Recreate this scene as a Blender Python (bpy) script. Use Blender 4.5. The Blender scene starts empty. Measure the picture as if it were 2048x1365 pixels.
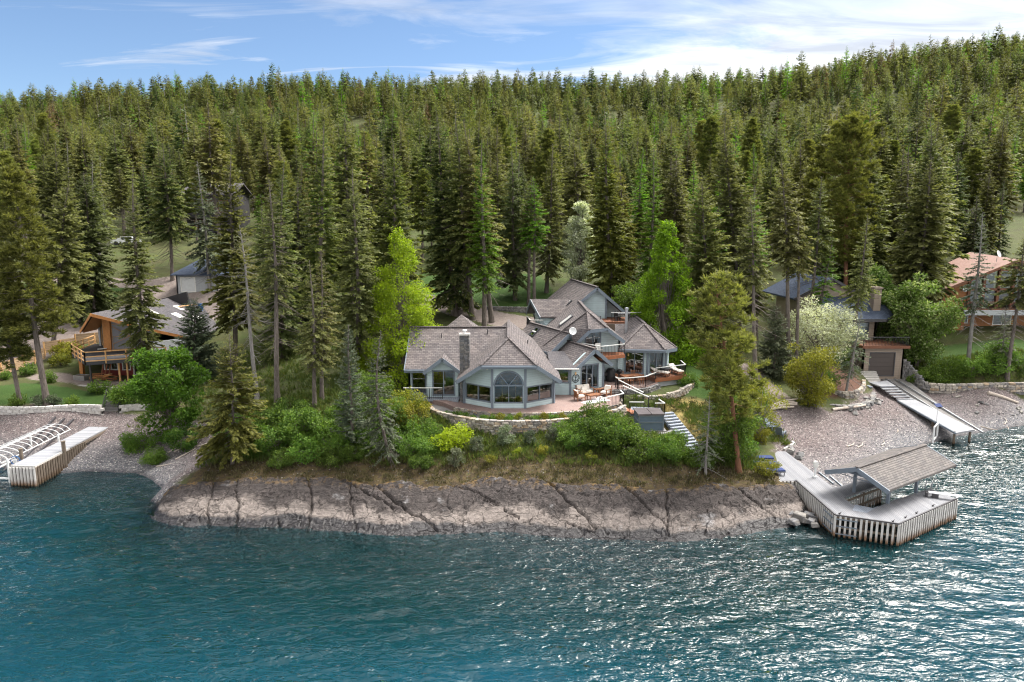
import bpy, math, random
import numpy as np
from mathutils import Vector, Matrix

# ------------------------------------------------------------------ camera, sky, sun, exposure
S = bpy.context.scene
R = math.radians
COL = S.collection
SUN_AZ, SUN_EL = 56.0, 55.0            # degrees right of the view direction (+Y) and above the horizon
EXPOSURE = 1.8

cam_d = bpy.data.cameras.new('camera'); cam = bpy.data.objects.new('camera', cam_d); COL.objects.link(cam)
cam.location = (0, 0, 19.0); cam.rotation_euler = (R(90 - 9.3), 0, 0)
cam_d.lens = 24.0; cam_d.sensor_width = 36.0; cam_d.clip_start = 0.5; cam_d.clip_end = 6000
S.camera = cam
S.view_settings.view_transform = 'Standard'; S.view_settings.look = 'None'
S.view_settings.gamma = 1.0; S.view_settings.use_curve_mapping = False
S.view_settings.exposure = EXPOSURE
S.cycles.max_bounces = 5; S.cycles.diffuse_bounces = 2; S.cycles.glossy_bounces = 2
S.cycles.use_adaptive_sampling = True; S.cycles.adaptive_threshold = 0.02
S.cycles.transmission_bounces = 4; S.cycles.transparent_max_bounces = 12
S.cycles.use_denoising = True; S.cycles.pixel_filter_type = 'BLACKMAN_HARRIS'; S.cycles.filter_width = 1.15
S.cycles.sample_clamp_indirect = 6.0

sun_d = bpy.data.lights.new('sun', 'SUN'); sun = bpy.data.objects.new('sun', sun_d); COL.objects.link(sun)
sun_d.energy = 1.7; sun_d.angle = R(24); sun_d.color = (1.0, 0.93, 0.83)
sdir = Vector((math.sin(R(SUN_AZ)) * math.cos(R(SUN_EL)), math.cos(R(SUN_AZ)) * math.cos(R(SUN_EL)), math.sin(R(SUN_EL))))
sun.rotation_euler = (-sdir).to_track_quat('-Z', 'Y').to_euler()

# ------------------------------------------------------------------ node helper
class N:
    """Small wrapper for building node trees."""
    def __init__(s, nt): s.nt = nt; s.nt.nodes.clear()
    def add(s, t, **kw):
        n = s.nt.nodes.new(t)
        ins = kw.pop('ins', {})
        for k, v in kw.items(): setattr(n, k, v)
        for k, v in ins.items(): s.set(n, k, v)
        return n
    def set(s, n, k, v):
        i = n.inputs[k]
        if hasattr(v, 'is_linked') or isinstance(v, bpy.types.NodeSocket): s.nt.links.new(v, i)
        else:
            if i.type == 'RGBA' and len(v) == 3: v = (*v, 1)
            i.default_value = v
    def math(s, op, a, b=0.5, c=None, clamp=False):
        n = s.add('ShaderNodeMath', operation=op, use_clamp=clamp)
        s.set(n, 0, a); s.set(n, 1, b)
        if c is not None: s.set(n, 2, c)
        return n.outputs[0]
    def vmath(s, op, a, b=(0, 0, 0)):
        n = s.add('ShaderNodeVectorMath', operation=op); s.set(n, 0, a); s.set(n, 1, b)
        return n.outputs['Value'] if op in ('DOT_PRODUCT', 'LENGTH') else n.outputs[0]
    def noise(s, vec, scale, detail=3, rough=0.55, dist=0.0):
        n = s.add('ShaderNodeTexNoise', ins={'Scale': scale, 'Detail': detail, 'Roughness': rough, 'Distortion': dist})
        if vec is not None: s.set(n, 'Vector', vec)
        return n.outputs['Fac']
    def voro(s, vec, scale, feature='F1', out='Distance', rnd=1.0):
        n = s.add('ShaderNodeTexVoronoi', feature=feature, ins={'Scale': scale, 'Randomness': rnd})
        if vec is not None: s.set(n, 'Vector', vec)
        return n.outputs[out]
    def map(s, vec, scale=(1, 1, 1), rot=(0, 0, 0), loc=(0, 0, 0)):
        n = s.add('ShaderNodeMapping', ins={'Scale': scale, 'Rotation': rot, 'Location': loc}); s.set(n, 'Vector', vec)
        return n.outputs[0]
    def ramp(s, f, pts, interp='LINEAR'):
        n = s.add('ShaderNodeValToRGB'); cr = n.color_ramp; cr.interpolation = interp
        while len(cr.elements) < len(pts): cr.elements.new(0.5)
        for e, (p, c) in zip(cr.elements, pts):
            e.position = p; e.color = (*c, 1) if len(c) == 3 else c
        s.set(n, 0, f); return n.outputs[0]
    def fr(s, f, a, b, c=0.0, d=1.0):
        n = s.add('ShaderNodeMapRange', ins={1: a, 2: b, 3: c, 4: d}); s.set(n, 0, f); return n.outputs[0]
    def mix(s, f, a, b, blend='MIX'):
        n = s.add('ShaderNodeMix', data_type='RGBA', blend_type=blend)
        s.set(n, 0, f); s.set(n, 6, a); s.set(n, 7, b); return n.outputs[2]
    def bump(s, h, strength=0.5, dist=0.02, normal=None):
        n = s.add('ShaderNodeBump', ins={'Strength': strength, 'Distance': dist, 'Height': h})
        if normal is not None: s.set(n, 'Normal', normal)
        return n.outputs[0]
    def attr(s, name): return s.add('ShaderNodeAttribute', attribute_name=name)
    def uv(s): return s.add('ShaderNodeUVMap').outputs[0]
    def pos(s): return s.add('ShaderNodeNewGeometry').outputs['Position']
    def rnd(s): return s.add('ShaderNodeObjectInfo').outputs['Random']
    def sep(s, v):
        n = s.add('ShaderNodeSeparateXYZ'); s.set(n, 0, v); return n.outputs
    def comb(s, x, y, z):
        n = s.add('ShaderNodeCombineXYZ'); s.set(n, 0, x); s.set(n, 1, y); s.set(n, 2, z); return n.outputs[0]

# ------------------------------------------------------------------ sky: clear blue on the left, bright broken cloud on the right
W = bpy.data.worlds.new('World'); S.world = W; W.use_nodes = True
w = N(W.node_tree)
sky = w.add('ShaderNodeTexSky', sky_type='NISHITA', sun_disc=False, sun_elevation=R(SUN_EL), sun_rotation=R(SUN_AZ),
            altitude=900, air_density=1.0, dust_density=0.25, ozone_density=3.5)
d = w.vmath('NORMALIZE', w.add('ShaderNodeTexCoord').outputs['Generated'])
dx, dy, dz = w.sep(d)
hz = w.math('ADD', w.math('MAXIMUM', dz, 0.0), 0.12)
plane = w.comb(w.math('DIVIDE', dx, hz), w.math('DIVIDE', dy, hz), 0.0)      # the cloud layer seen in perspective
big = w.noise(w.map(plane, (0.75, 1.0, 1), (0, 0, R(-30)), (6.3, 2.4, 0)), 1.0, 4, 0.55, 0.3)
fine = w.noise(w.map(plane, (0.5, 1.35, 1), (0, 0, R(-38)), (1.2, 0, 0)), 2.0, 9, 0.62, 1.3)
toward = w.vmath('DOT_PRODUCT', d, tuple(sdir))                              # 1 towards the veiled sun
right = w.fr(w.vmath('DOT_PRODUCT', d, (math.sin(R(60)), math.cos(R(60)), 0.1)), 0.58, 1.0, -0.20, 0.075)
above = w.math('MAXIMUM', w.fr(w.math('ADD', dz, w.math('MULTIPLY', dx, 0.35)), 0.36, 0.74, -0.30, 0.20), w.fr(dy, 0.35, -0.20, -0.30, 0.17))   # unseen broken cloud overhead and behind, added as soft fill light
side = w.math('MAXIMUM', right, above)
dens = w.math('ADD', w.math('ADD', w.math('MULTIPLY', big, 0.55), w.math('MULTIPLY', fine, 0.65)), side)
cover = w.fr(dens, 0.56, 0.72)
veil = w.math('MULTIPLY', w.fr(dz, 0.36, 0.20), w.fr(w.math('ADD', dens, w.fr(dx, -0.55, 0.0, -0.10, 0.10)), 0.42, 0.62))       # thin bank close to the ridge
cover = w.math('MAXIMUM', cover, w.math('MULTIPLY', veil, 0.8))
shade = w.fr(w.noise(w.map(plane, (0.6, 1.6, 1), (0, 0, R(-22)), (0.2, 0.3, 0)), 3.0, 6, 0.6, 0.8), 0.35, 0.65, 0.62, 1.1)
glow = w.math('POWER', w.math('MAXIMUM', toward, 0.0), 15.0)
bright = w.math('MULTIPLY', w.math('MULTIPLY', w.math('ADD', 11.0, w.math('MULTIPLY', glow, 92.0)), w.fr(dz, 0.15, 0.5, 0.74, 1.05)), shade)
ccol = w.add('ShaderNodeVectorMath', operation='SCALE'); w.set(ccol, 0, (1.0, 0.97, 0.935)); w.set(ccol, 'Scale', bright)
skymix = w.mix(cover, sky.outputs[0], ccol.outputs[0])
bg = w.add('ShaderNodeBackground', ins={'Color': skymix, 'Strength': 0.047})
wo = w.add('ShaderNodeOutputWorld'); W.node_tree.links.new(bg.outputs[0], wo.inputs[0])

# ------------------------------------------------------------------ materials
def new_mat(name):
    m = bpy.data.materials.new(name); m.use_nodes = True
    return m, N(m.node_tree)
def finish(m, n, color, rough=0.7, normal=None, metal=0.0, spec=0.4, sss=None):
    b = n.add('ShaderNodeBsdfPrincipled')
    n.set(b, 'Base Color', color); n.set(b, 'Roughness', rough); n.set(b, 'Metallic', metal); n.set(b, 'Specular IOR Level', spec)
    if normal is not None: n.set(b, 'Normal', normal)
    o = n.add('ShaderNodeOutputMaterial'); n.nt.links.new(b.outputs[0], o.inputs[0])
    return m
MATS = {}
def plain(name, col, rough=0.6, metal=0.0, var=0.18, scale=3.0, spec=0.4, bump=0.0):
    m, n = new_mat(name); p = n.pos()
    f = n.noise(p, scale, 4, 0.6); g = n.noise(p, scale * 9, 2)
    v = n.math('ADD', n.math('MULTIPLY', f, 0.7), n.math('MULTIPLY', g, 0.3))
    c = n.mix(n.fr(v, 0.3, 0.7), tuple(x * (1 - var) for x in col), tuple(min(1, x * (1 + var)) for x in col))
    nm = n.bump(g, bump, 0.01) if bump else None
    MATS[name] = finish(m, n, c, rough, nm, metal, spec)
def shingle(name, a, b, dark, sx=0.32, sy=0.15):
    m, n = new_mat(name); uv = n.uv()
    br = n.add('ShaderNodeTexBrick', ins={'Vector': uv, 'Color1': a, 'Color2': b, 'Mortar': dark, 'Scale': 1.0, 'Mortar Size': 0.012,
               'Mortar Smooth': 0.2, 'Bias': 0.0, 'Brick Width': sx, 'Row Height': sy})
    st = n.noise(n.map(uv, (1, 0.35, 1)), 0.9, 5, 0.6)
    grit = n.noise(uv, 14.0, 3, 0.7)
    c = n.mix(n.fr(grit, 0.25, 0.75, 0.0, 1.0), n.mix(0.45, br.outputs[0], dark), br.outputs[0])
    c = n.mix(n.fr(st, 0.35, 0.75), c, n.mix(1.0, c, (1.25, 1.18, 1.12), 'MULTIPLY'))
    v = n.sep(uv)[1]
    saw = n.math('FRACT', n.math('DIVIDE', v, sy))
    h = n.math('SUBTRACT', n.math('SUBTRACT', 1.0, n.math('MULTIPLY', saw, 0.8)), n.math('MULTIPLY', br.outputs['Fac'], 0.6))
    MATS[name] = finish(m, n, c, 0.9, n.bump(h, 0.9, 0.03), spec=0.2)
def siding(name, col, lap=0.19, dirt=0.2):
    m, n = new_mat(name); uv = n.uv(); v = n.sep(uv)[1]
    saw = n.math('FRACT', n.math('DIVIDE', v, lap))
    row = n.math('FLOOR', n.math('DIVIDE', v, lap))
    rv = n.add('ShaderNodeTexWhiteNoise', noise_dimensions='1D'); n.set(rv, 'W', row)
    st = n.noise(n.map(uv, (1.2, 0.25, 1)), 1.2, 5, 0.65)
    c = n.mix(n.fr(st, 0.3, 0.8), col, tuple(x * (1 - dirt) for x in col))
    c = n.mix(n.math('MULTIPLY', rv.outputs[0], 0.25), c, tuple(min(1, x * 1.15) for x in col))
    c = n.mix(n.fr(saw, 0.07, 0.0), c, tuple(x * 0.35 for x in col))          # darker line along the joint of each lap
    MATS[name] = finish(m, n, c, 0.6, n.bump(n.math('SUBTRACT', 1.0, saw), 0.8, 0.025), spec=0.3)
def boards(name, a, b, wdt=0.14, axis=0, rough=0.75, gap=0.08):
    m, n = new_mat(name); uv = n.uv(); s = n.sep(uv)
    v = s[axis]; f = n.math('DIVIDE', v, wdt)
    rv = n.add('ShaderNodeTexWhiteNoise', noise_dimensions='1D'); n.set(rv, 'W', n.math('FLOOR', f))
    gr = n.noise(n.map(uv, (1, 14, 1) if axis else (14, 1, 1)), 2.0, 4, 0.6)
    wear = n.noise(uv, 0.7, 4, 0.6)
    t = n.math('ADD', n.math('MULTIPLY', rv.outputs[0], 0.5), n.math('ADD', n.math('MULTIPLY', gr, 0.3), n.math('MULTIPLY', wear, 0.3)))
    c = n.mix(n.fr(t, 0.2, 0.85), a, b)
    fr = n.math('FRACT', f)
    c = n.mix(n.math('LESS_THAN', fr, gap), c, tuple(x * 0.25 for x in a))
    MATS[name] = finish(m, n, c, rough, n.bump(n.math('GREATER_THAN', fr, gap), 0.6, 0.015), spec=0.25)
def stone(name, cols, dark=(0.09, 0.085, 0.08)):
    m, n = new_mat(name); p = n.pos(); r = n.rnd()
    k = len(cols) - 1
    c = n.ramp(r, [(i / k, cc) for i, cc in enumerate(cols)])
    f = n.noise(p, 5.0, 5, 0.65); g = n.noise(p, 22.0, 3)
    c = n.mix(n.fr(f, 0.42, 0.75), c, dark)
    c = n.mix(n.fr(n.noise(p, 2.2, 3), 0.55, 0.8, 0, 0.6), c, (0.42, 0.39, 0.34))
    MATS[name] = finish(m, n, c, 0.85, n.bump(n.math('ADD', f, n.math('MULTIPLY', g, 0.4)), 0.6, 0.05), spec=0.25)
def glass(name, tint=(0.45, 0.5, 0.52)):
    m, n = new_mat(name)
    t = n.add('ShaderNodeBsdfTransparent', ins={'Color': tint})
    g = n.add('ShaderNodeBsdfGlossy', ins={'Color': (0.95, 0.97, 1.0), 'Roughness': 0.03})
    nm = n.bump(n.noise(n.pos(), 1.3, 2), 0.08, 0.02); n.set(g, 'Normal', nm)
    f = n.add('ShaderNodeFresnel', ins={'IOR': 1.6})
    fac = n.fr(f.outputs[0], 0.0, 1.0, 0.12, 1.0)
    x = n.add('ShaderNodeMixShader'); n.set(x, 0, fac); n.nt.links.new(t.outputs[0], x.inputs[1]); n.nt.links.new(g.outputs[0], x.inputs[2])
    o = n.add('ShaderNodeOutputMaterial'); n.nt.links.new(x.outputs[0], o.inputs[0]); MATS[name] = m
def foliage(name, a, b, tip, trans=0.3, dead=None, hue=0.0):
    """a..b: range from tree to tree; the per-leaf attribute mixes in the pale new growth."""
    m, n = new_mat(name); at = n.attr('leaf'); r = n.rnd()
    c = n.mix(r, a, b)
    r2 = n.math('FRACT', n.math('MULTIPLY', r, 7.31))
    c = n.mix(n.math('MULTIPLY', r2, 0.45), c, dead if dead else tuple(x * 0.6 for x in a))
    r3 = n.math('FRACT', n.math('MULTIPLY', r, 23.7)); vv = n.fr(r3, 0.0, 1.0, 0.72, 1.42)          # some trees are paler, some deeper
    c = n.mix(1.0, c, n.comb(n.math('MULTIPLY', vv, n.fr(r2, 0, 1, 0.9, 1.12)), vv, vv), 'MULTIPLY')
    lv = n.sep(at.outputs['Vector'])
    c = n.mix(n.fr(lv[0], 0.35, 1.0, 0.0, 0.85), c, tip)                       # new growth
    c = n.mix(n.fr(lv[1], 0.0, 1.0, 0.0, 0.45), c, n.mix(1.0, c, (0.55, 0.6, 0.5), 'MULTIPLY'))   # old and young needles differ
    b1 = n.add('ShaderNodeBsdfPrincipled', ins={'Base Color': c, 'Roughness': 0.62, 'Specular IOR Level': 0.25})
    t = n.add('ShaderNodeBsdfTranslucent', ins={'Color': n.mix(1.0, c, (1.25, 1.3, 0.7), 'MULTIPLY')})
    x = n.add('ShaderNodeMixShader', ins={0: trans}); n.nt.links.new(b1.outputs[0], x.inputs[1]); n.nt.links.new(t.outputs[0], x.inputs[2])
    o = n.add('ShaderNodeOutputMaterial'); n.nt.links.new(x.outputs[0], o.inputs[0]); MATS[name] = m
def bark(name, a, b):
    m, n = new_mat(name); p = n.add('ShaderNodeTexCoord').outputs['Object']
    f = n.noise(n.map(p, (6, 6, 1.2)), 2.0, 5, 0.65); g = n.noise(p, 0.5, 3)
    c = n.mix(n.fr(n.math('ADD', n.math('MULTIPLY', f, 0.7), n.math('MULTIPLY', g, 0.3)), 0.35, 0.65), a, b)
    MATS[name] = finish(m, n, c, 0.9, n.bump(f, 0.9, 0.04), spec=0.15)

shingle('roof_shingle', (0.182, 0.166, 0.168), (0.106, 0.098, 0.104), (0.035, 0.032, 0.036), 0.36, 0.2)
shingle('roof_dock', (0.175, 0.165, 0.163), (0.115, 0.11, 0.112), (0.05, 0.048, 0.05), 0.36, 0.17)
shingle('roof_dark', (0.125, 0.12, 0.13), (0.085, 0.083, 0.095), (0.04, 0.04, 0.045))
shingle('roof_blue', (0.075, 0.10, 0.15), (0.05, 0.07, 0.11), (0.025, 0.03, 0.05))
siding('siding_blue', (0.50, 0.62, 0.66))
siding('siding_tan', (0.27, 0.22, 0.18), 0.2)
siding('siding_cedar', (0.30, 0.125, 0.045), 0.24)
siding('siding_red', (0.20, 0.028, 0.022), 0.2)
siding('siding_grey', (0.40, 0.42, 0.45), 0.2)
siding('garage_panel', (0.075, 0.062, 0.058), 0.5, 0.1)
plain('trim_blue', (0.155, 0.19, 0.235), 0.5, var=0.1)
plain('trim_dark', (0.06, 0.058, 0.065), 0.5)
plain('frame_dark', (0.07, 0.075, 0.085), 0.4)
plain('frame_white', (0.72, 0.72, 0.70), 0.45, var=0.06)
plain('white_metal', (0.72, 0.74, 0.76), 0.35, var=0.1)
plain('steel', (0.45, 0.47, 0.50), 0.35, 0.8)
plain('rail_white', (0.66, 0.67, 0.66), 0.45, var=0.08)
plain('iron_black', (0.02, 0.02, 0.022), 0.5)
plain('cover_black', (0.022, 0.022, 0.025), 0.45, bump=0.4)
plain('lid_brown', (0.07, 0.06, 0.065), 0.55, var=0.3, scale=1.5)
plain('tub_blue', (0.12, 0.17, 0.24), 0.5, var=0.12)
plain('navy', (0.012, 0.03, 0.12), 0.8)
plain('cushion', (0.72, 0.67, 0.62), 0.9, var=0.08)
plain('teak', (0.25, 0.11, 0.055), 0.6, var=0.25, scale=6)
plain('rust_timber', (0.27, 0.10, 0.045), 0.65, var=0.25, scale=4)
plain('lumber', (0.56, 0.33, 0.15), 0.7, var=0.22, scale=5)
plain('lumber_orange', (0.46, 0.20, 0.065), 0.65, var=0.25, scale=5)
plain('timber_brown', (0.17, 0.07, 0.038), 0.6, var=0.25, scale=5)
def stained(name, col, low, rough=0.8):
    """Painted or bare timber with the brown algae stain the lake leaves near the waterline."""
    m, n = new_mat(name); q = n.pos(); z = n.sep(q)[2]; r = n.rnd()
    f = n.noise(n.map(q, (3, 3, 0.8)), 2.5, 5, 0.65); c = n.mix(n.fr(f, 0.4, 0.7, 0, 0.75), col, tuple(x * 0.55 for x in col)); c = n.mix(n.math('MULTIPLY', r, 0.4), c, tuple(x * 0.62 for x in col))
    c = n.mix(n.fr(n.math('ADD', z, n.math('MULTIPLY', n.math('SUBTRACT', f, 0.5), 0.8)), 0.55, 0.15), c, low); c = n.mix(n.fr(z, 0.14, 0.02), c, (0.02, 0.022, 0.018))
    MATS[name] = finish(m, n, c, rough, n.bump(f, 0.4, 0.02), spec=0.25)
stained('picket_white', (0.62, 0.61, 0.60), (0.20, 0.12, 0.075)); stained('old_timber', (0.19, 0.155, 0.125), (0.10, 0.065, 0.04))
plain('driftwood', (0.46, 0.40, 0.35), 0.85, var=0.2, scale=5)
plain('concrete', (0.40, 0.385, 0.37), 0.85, var=0.2, scale=2, bump=0.2)
plain('concrete_dark', (0.17, 0.165, 0.165), 0.85, var=0.35, scale=1.2, bump=0.2)
plain('rug_white', (0.66, 0.68, 0.72), 0.95, var=0.06, scale=12)
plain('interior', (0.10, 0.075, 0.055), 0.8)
plain('wrap_plastic', (0.30, 0.31, 0.36), 0.35, var=0.12, scale=2.5)
plain('membrane', (0.045, 0.047, 0.055), 0.7)
plain('terracotta_roof', (0.22, 0.125, 0.10), 0.6, var=0.1)
plain('curtain', (0.62, 0.64, 0.66), 0.9, var=0.08)
plain('lampshade', (0.75, 0.50, 0.25), 0.8)
plain('sign_dark', (0.03, 0.035, 0.04), 0.6)
plain('yellow_paint', (0.6, 0.4, 0.03), 0.5)
plain('blue_plastic', (0.02, 0.09, 0.25), 0.4)
boards('deck_grey', (0.17, 0.177, 0.20), (0.235, 0.24, 0.26), 0.14, 0)
boards('deck_blue', (0.21, 0.24, 0.29), (0.30, 0.33, 0.385), 0.16, 0)
boards('dock_weathered', (0.22, 0.23, 0.26), (0.34, 0.35, 0.375), 0.15, 1)
boards('deck_red', (0.17, 0.07, 0.045), (0.25, 0.11, 0.06), 0.14, 0)
boards('fence_board', (0.30, 0.20, 0.12), (0.42, 0.30, 0.19), 0.2, 1)
stone('stone_warm', [(0.40, 0.35, 0.29), (0.52, 0.47, 0.40), (0.26, 0.25, 0.25), (0.60, 0.54, 0.46), (0.19, 0.185, 0.19), (0.46, 0.33, 0.20), (0.50, 0.48, 0.45)])
stone('stone_grey', [(0.20, 0.20, 0.21), (0.30, 0.29, 0.29), (0.14, 0.145, 0.155), (0.36, 0.34, 0.31)])
stone('stone_dark', [(0.11, 0.115, 0.13), (0.19, 0.19, 0.20), (0.08, 0.085, 0.10), (0.27, 0.255, 0.24)])
stone('block_white', [(0.52, 0.50, 0.48), (0.64, 0.62, 0.60), (0.47, 0.45, 0.45), (0.58, 0.57, 0.55)], (0.36, 0.35, 0.34))
glass('glass'); glass('glass_dark', (0.22, 0.24, 0.27))
bark('bark_fir', (0.075, 0.06, 0.052), (0.21, 0.185, 0.17))
bark('bark_red', (0.095, 0.05, 0.035), (0.27, 0.135, 0.08))
bark('bark_pale', (0.15, 0.14, 0.135), (0.31, 0.295, 0.285))
foliage('needle_fir', (0.096, 0.130, 0.046), (0.145, 0.160, 0.054), (0.30, 0.31, 0.11), 0.38, (0.12, 0.105, 0.052))
foliage('needle_dark', (0.064, 0.106, 0.046), (0.092, 0.125, 0.05), (0.20, 0.23, 0.088), 0.38, (0.07, 0.058, 0.03))
foliage('needle_pine', (0.088, 0.128, 0.034), (0.145, 0.15, 0.04), (0.28, 0.28, 0.075), 0.4)
foliage('needle_olive', (0.115, 0.125, 0.028), (0.14, 0.145, 0.034), (0.26, 0.26, 0.06), 0.4)
foliage('needle_larch', (0.105, 0.225, 0.020), (0.13, 0.25, 0.024), (0.22, 0.34, 0.04), 0.45)
foliage('needle_juniper', (0.081, 0.108, 0.070), (0.119, 0.142, 0.089), (0.176, 0.196, 0.121), 0.25)
foliage('leaf_lime', (0.24, 0.32, 0.016), (0.25, 0.33, 0.018), (0.37, 0.44, 0.026), 0.46)
foliage('needle_rust', (0.15, 0.095, 0.06), (0.18, 0.11, 0.075), (0.24, 0.16, 0.11), 0.3)
foliage('leaf_green', (0.075, 0.175, 0.018), (0.10, 0.20, 0.022), (0.16, 0.28, 0.035), 0.42)
foliage('leaf_shrub', (0.065, 0.14, 0.022), (0.11, 0.18, 0.03), (0.20, 0.29, 0.05), 0.42)
foliage('leaf_spring', (0.15, 0.29, 0.016), (0.16, 0.30, 0.018), (0.26, 0.40, 0.03), 0.48)
foliage('leaf_yellow', (0.17, 0.19, 0.022), (0.20, 0.20, 0.025), (0.32, 0.29, 0.04), 0.4)
foliage('leaf_blossom', (0.24, 0.28, 0.17), (0.26, 0.30, 0.19), (0.78, 0.80, 0.72), 0.4)
foliage('leaf_cherry', (0.10, 0.19, 0.035), (0.12, 0.20, 0.04), (0.48, 0.52, 0.30), 0.42)
foliage('grass_blade', (0.050, 0.085, 0.020), (0.085, 0.11, 0.026), (0.17, 0.17, 0.045), 0.35, (0.13, 0.10, 0.045))
foliage('dry_weed', (0.075, 0.068, 0.034), (0.08, 0.09, 0.034), (0.18, 0.16, 0.09), 0.3)

# ------------------------------------------------------------------ object helpers
def tag(o, label=None, cat=None, group=None, kind=None):
    if label: o['label'] = label
    if cat: o['category'] = cat
    if group: o['group'] = group
    if kind: o['kind'] = kind
    return o
def thing(name, label, cat, loc=(0, 0, 0), rz=0.0, group=None):
    o = bpy.data.objects.new(name, None); COL.objects.link(o); o.empty_display_size = 0.3
    o.location = loc; o.rotation_euler = (0, 0, rz)
    return tag(o, label, cat, group, 'thing')
def link(name, me, parent=None, loc=None, rot=None, scale=None):
    o = bpy.data.objects.new(name, me); COL.objects.link(o)
    if parent is not None: o.parent = parent
    if loc is not None: o.location = loc
    if rot is not None: o.rotation_euler = rot
    if scale is not None: o.scale = scale
    return o
def copy_tree(o, parent=None):
    c = o.copy(); COL.objects.link(c); c.parent = parent
    for ch in list(o.children): copy_tree(ch, c)
    return c
V3 = lambda p: np.array(p, float)
class MB:
    """Collects polygons; build() makes one mesh with metre UVs laid along each face."""
    def __init__(s): s.v = []; s.f = []; s.mi = []; s.cur = 0
    def poly(s, pts):
        i = len(s.v); s.v += [tuple(map(float, p)) for p in pts]; s.f.append(list(range(i, i + len(pts)))); s.mi.append(s.cur); return s
    def hexa(s, a):     # 8 points: bottom 4 (ccw from above) then top 4
        b = a[:4]; t = a[4:]
        s.poly([b[3], b[2], b[1], b[0]]); s.poly(t)
        for i in range(4):
            j = (i + 1) % 4; s.poly([b[i], b[j], t[j], t[i]])
        return s
    def box(s, c, size, rz=0.0):
        x, y, z = size[0] / 2, size[1] / 2, size[2] / 2; ca, sa = math.cos(rz), math.sin(rz)
        P = []
        for dz in (-z, z):
            for dx, dy in ((-x, -y), (x, -y), (x, y), (-x, y)):
                P.append((c[0] + dx * ca - dy * sa, c[1] + dx * sa + dy * ca, c[2] + dz))
        return s.hexa(P)
    def bx(s, x0, x1, y0, y1, z0, z1): return s.box(((x0 + x1) / 2, (y0 + y1) / 2, (z0 + z1) / 2), (x1 - x0, y1 - y0, z1 - z0))
    def prism(s, poly, z0, z1):
        n = len(poly); a = sum(poly[i][0] * poly[(i + 1) % n][1] - poly[(i + 1) % n][0] * poly[i][1] for i in range(n))
        if a < 0: poly = poly[::-1]
        zt = z1 if callable(z1) else (lambda x, y: z1); zb = z0 if callable(z0) else (lambda x, y: z0)
        b = [(x, y, zb(x, y)) for x, y in poly]; t = [(x, y, zt(x, y)) for x, y in poly]
        s.poly(b[::-1]); s.poly(t)
        for i in range(n):
            j = (i + 1) % n; s.poly([b[i], b[j], t[j], t[i]])
        return s
    def slab(s, pts, th):      # a polygon in space with a vertical thickness downwards
        P = [V3(p) for p in pts]; nr = sum(np.cross(P[i] - P[0], P[i + 1] - P[0]) for i in range(1, len(P) - 1))
        if nr[2] < 0: P = P[::-1]
        lo = [p - np.array((0, 0, th)) for p in P]
        s.poly(P); s.poly(lo[::-1])
        for i in range(len(P)):
            j = (i + 1) % len(P); s.poly([lo[i], lo[j], P[j], P[i]])
        return s
    def beam(s, p, q, w=0.1, h=0.1, up=(0, 0, 1)):
        p, q = V3(p), V3(q); d = q - p; L = np.linalg.norm(d); d = d / max(L, 1e-9)
        side = np.cross(d, V3(up)); 
        if np.linalg.norm(side) < 1e-4: side = np.cross(d, (1.0, 0, 0))
        side = side / np.linalg.norm(side); u = np.cross(side, d)
        a = []
        for e in (p, q):
            for sx, sy in ((-1, -1), (1, -1), (1, 1), (-1, 1)): a.append(e + side * sx * w / 2 + u * sy * h / 2)
        A, B = a[:4], a[4:]
        s.poly(A); s.poly(B[::-1])
        for i in range(4):
            j = (i + 1) % 4; s.poly([A[j], A[i], B[i], B[j]])
        return s
    def tube(s, pts, r, n=6, cap=True):
        P = [V3(p) for p in pts]; rr = r if hasattr(r, '__len__') else [r] * len(P); rings = []
        for i, p in enumerate(P):
            d = P[min(i + 1, len(P) - 1)] - P[max(i - 1, 0)]; d = d / max(np.linalg.norm(d), 1e-9)
            ref = V3((0, 0, 1)) if abs(d[2]) < 0.9 else V3((1, 0, 0))
            a = np.cross(d, ref); a /= np.linalg.norm(a); b = np.cross(d, a)
            rings.append([p + rr[i] * (math.cos(k * 2 * math.pi / n) * a + math.sin(k * 2 * math.pi / n) * b) for k in range(n)])
        for i in range(len(P) - 1):
            for k in range(n):
                j = (k + 1) % n; s.poly([rings[i][j], rings[i][k], rings[i + 1][k], rings[i + 1][j]])
        if cap: s.poly(rings[0]); s.poly(rings[-1][::-1])
        return s
    def lathe(s, c, prof, n=14):
        for (r0, z0), (r1, z1) in zip(prof, prof[1:]):
            for k in range(n):
                a, b = 2 * math.pi * k / n, 2 * math.pi * (k + 1) / n
                P = lambda r, z, t: (c[0] + r * math.cos(t), c[1] + r * math.sin(t), c[2] + z)
                q = [P(r0, z0, a), P(r0, z0, b), P(r1, z1, b), P(r1, z1, a)]
                if r0 < 1e-5: q = [q[0], q[2], q[3]]
                elif r1 < 1e-5: q = q[:3]
                s.poly(q)
        return s
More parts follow.
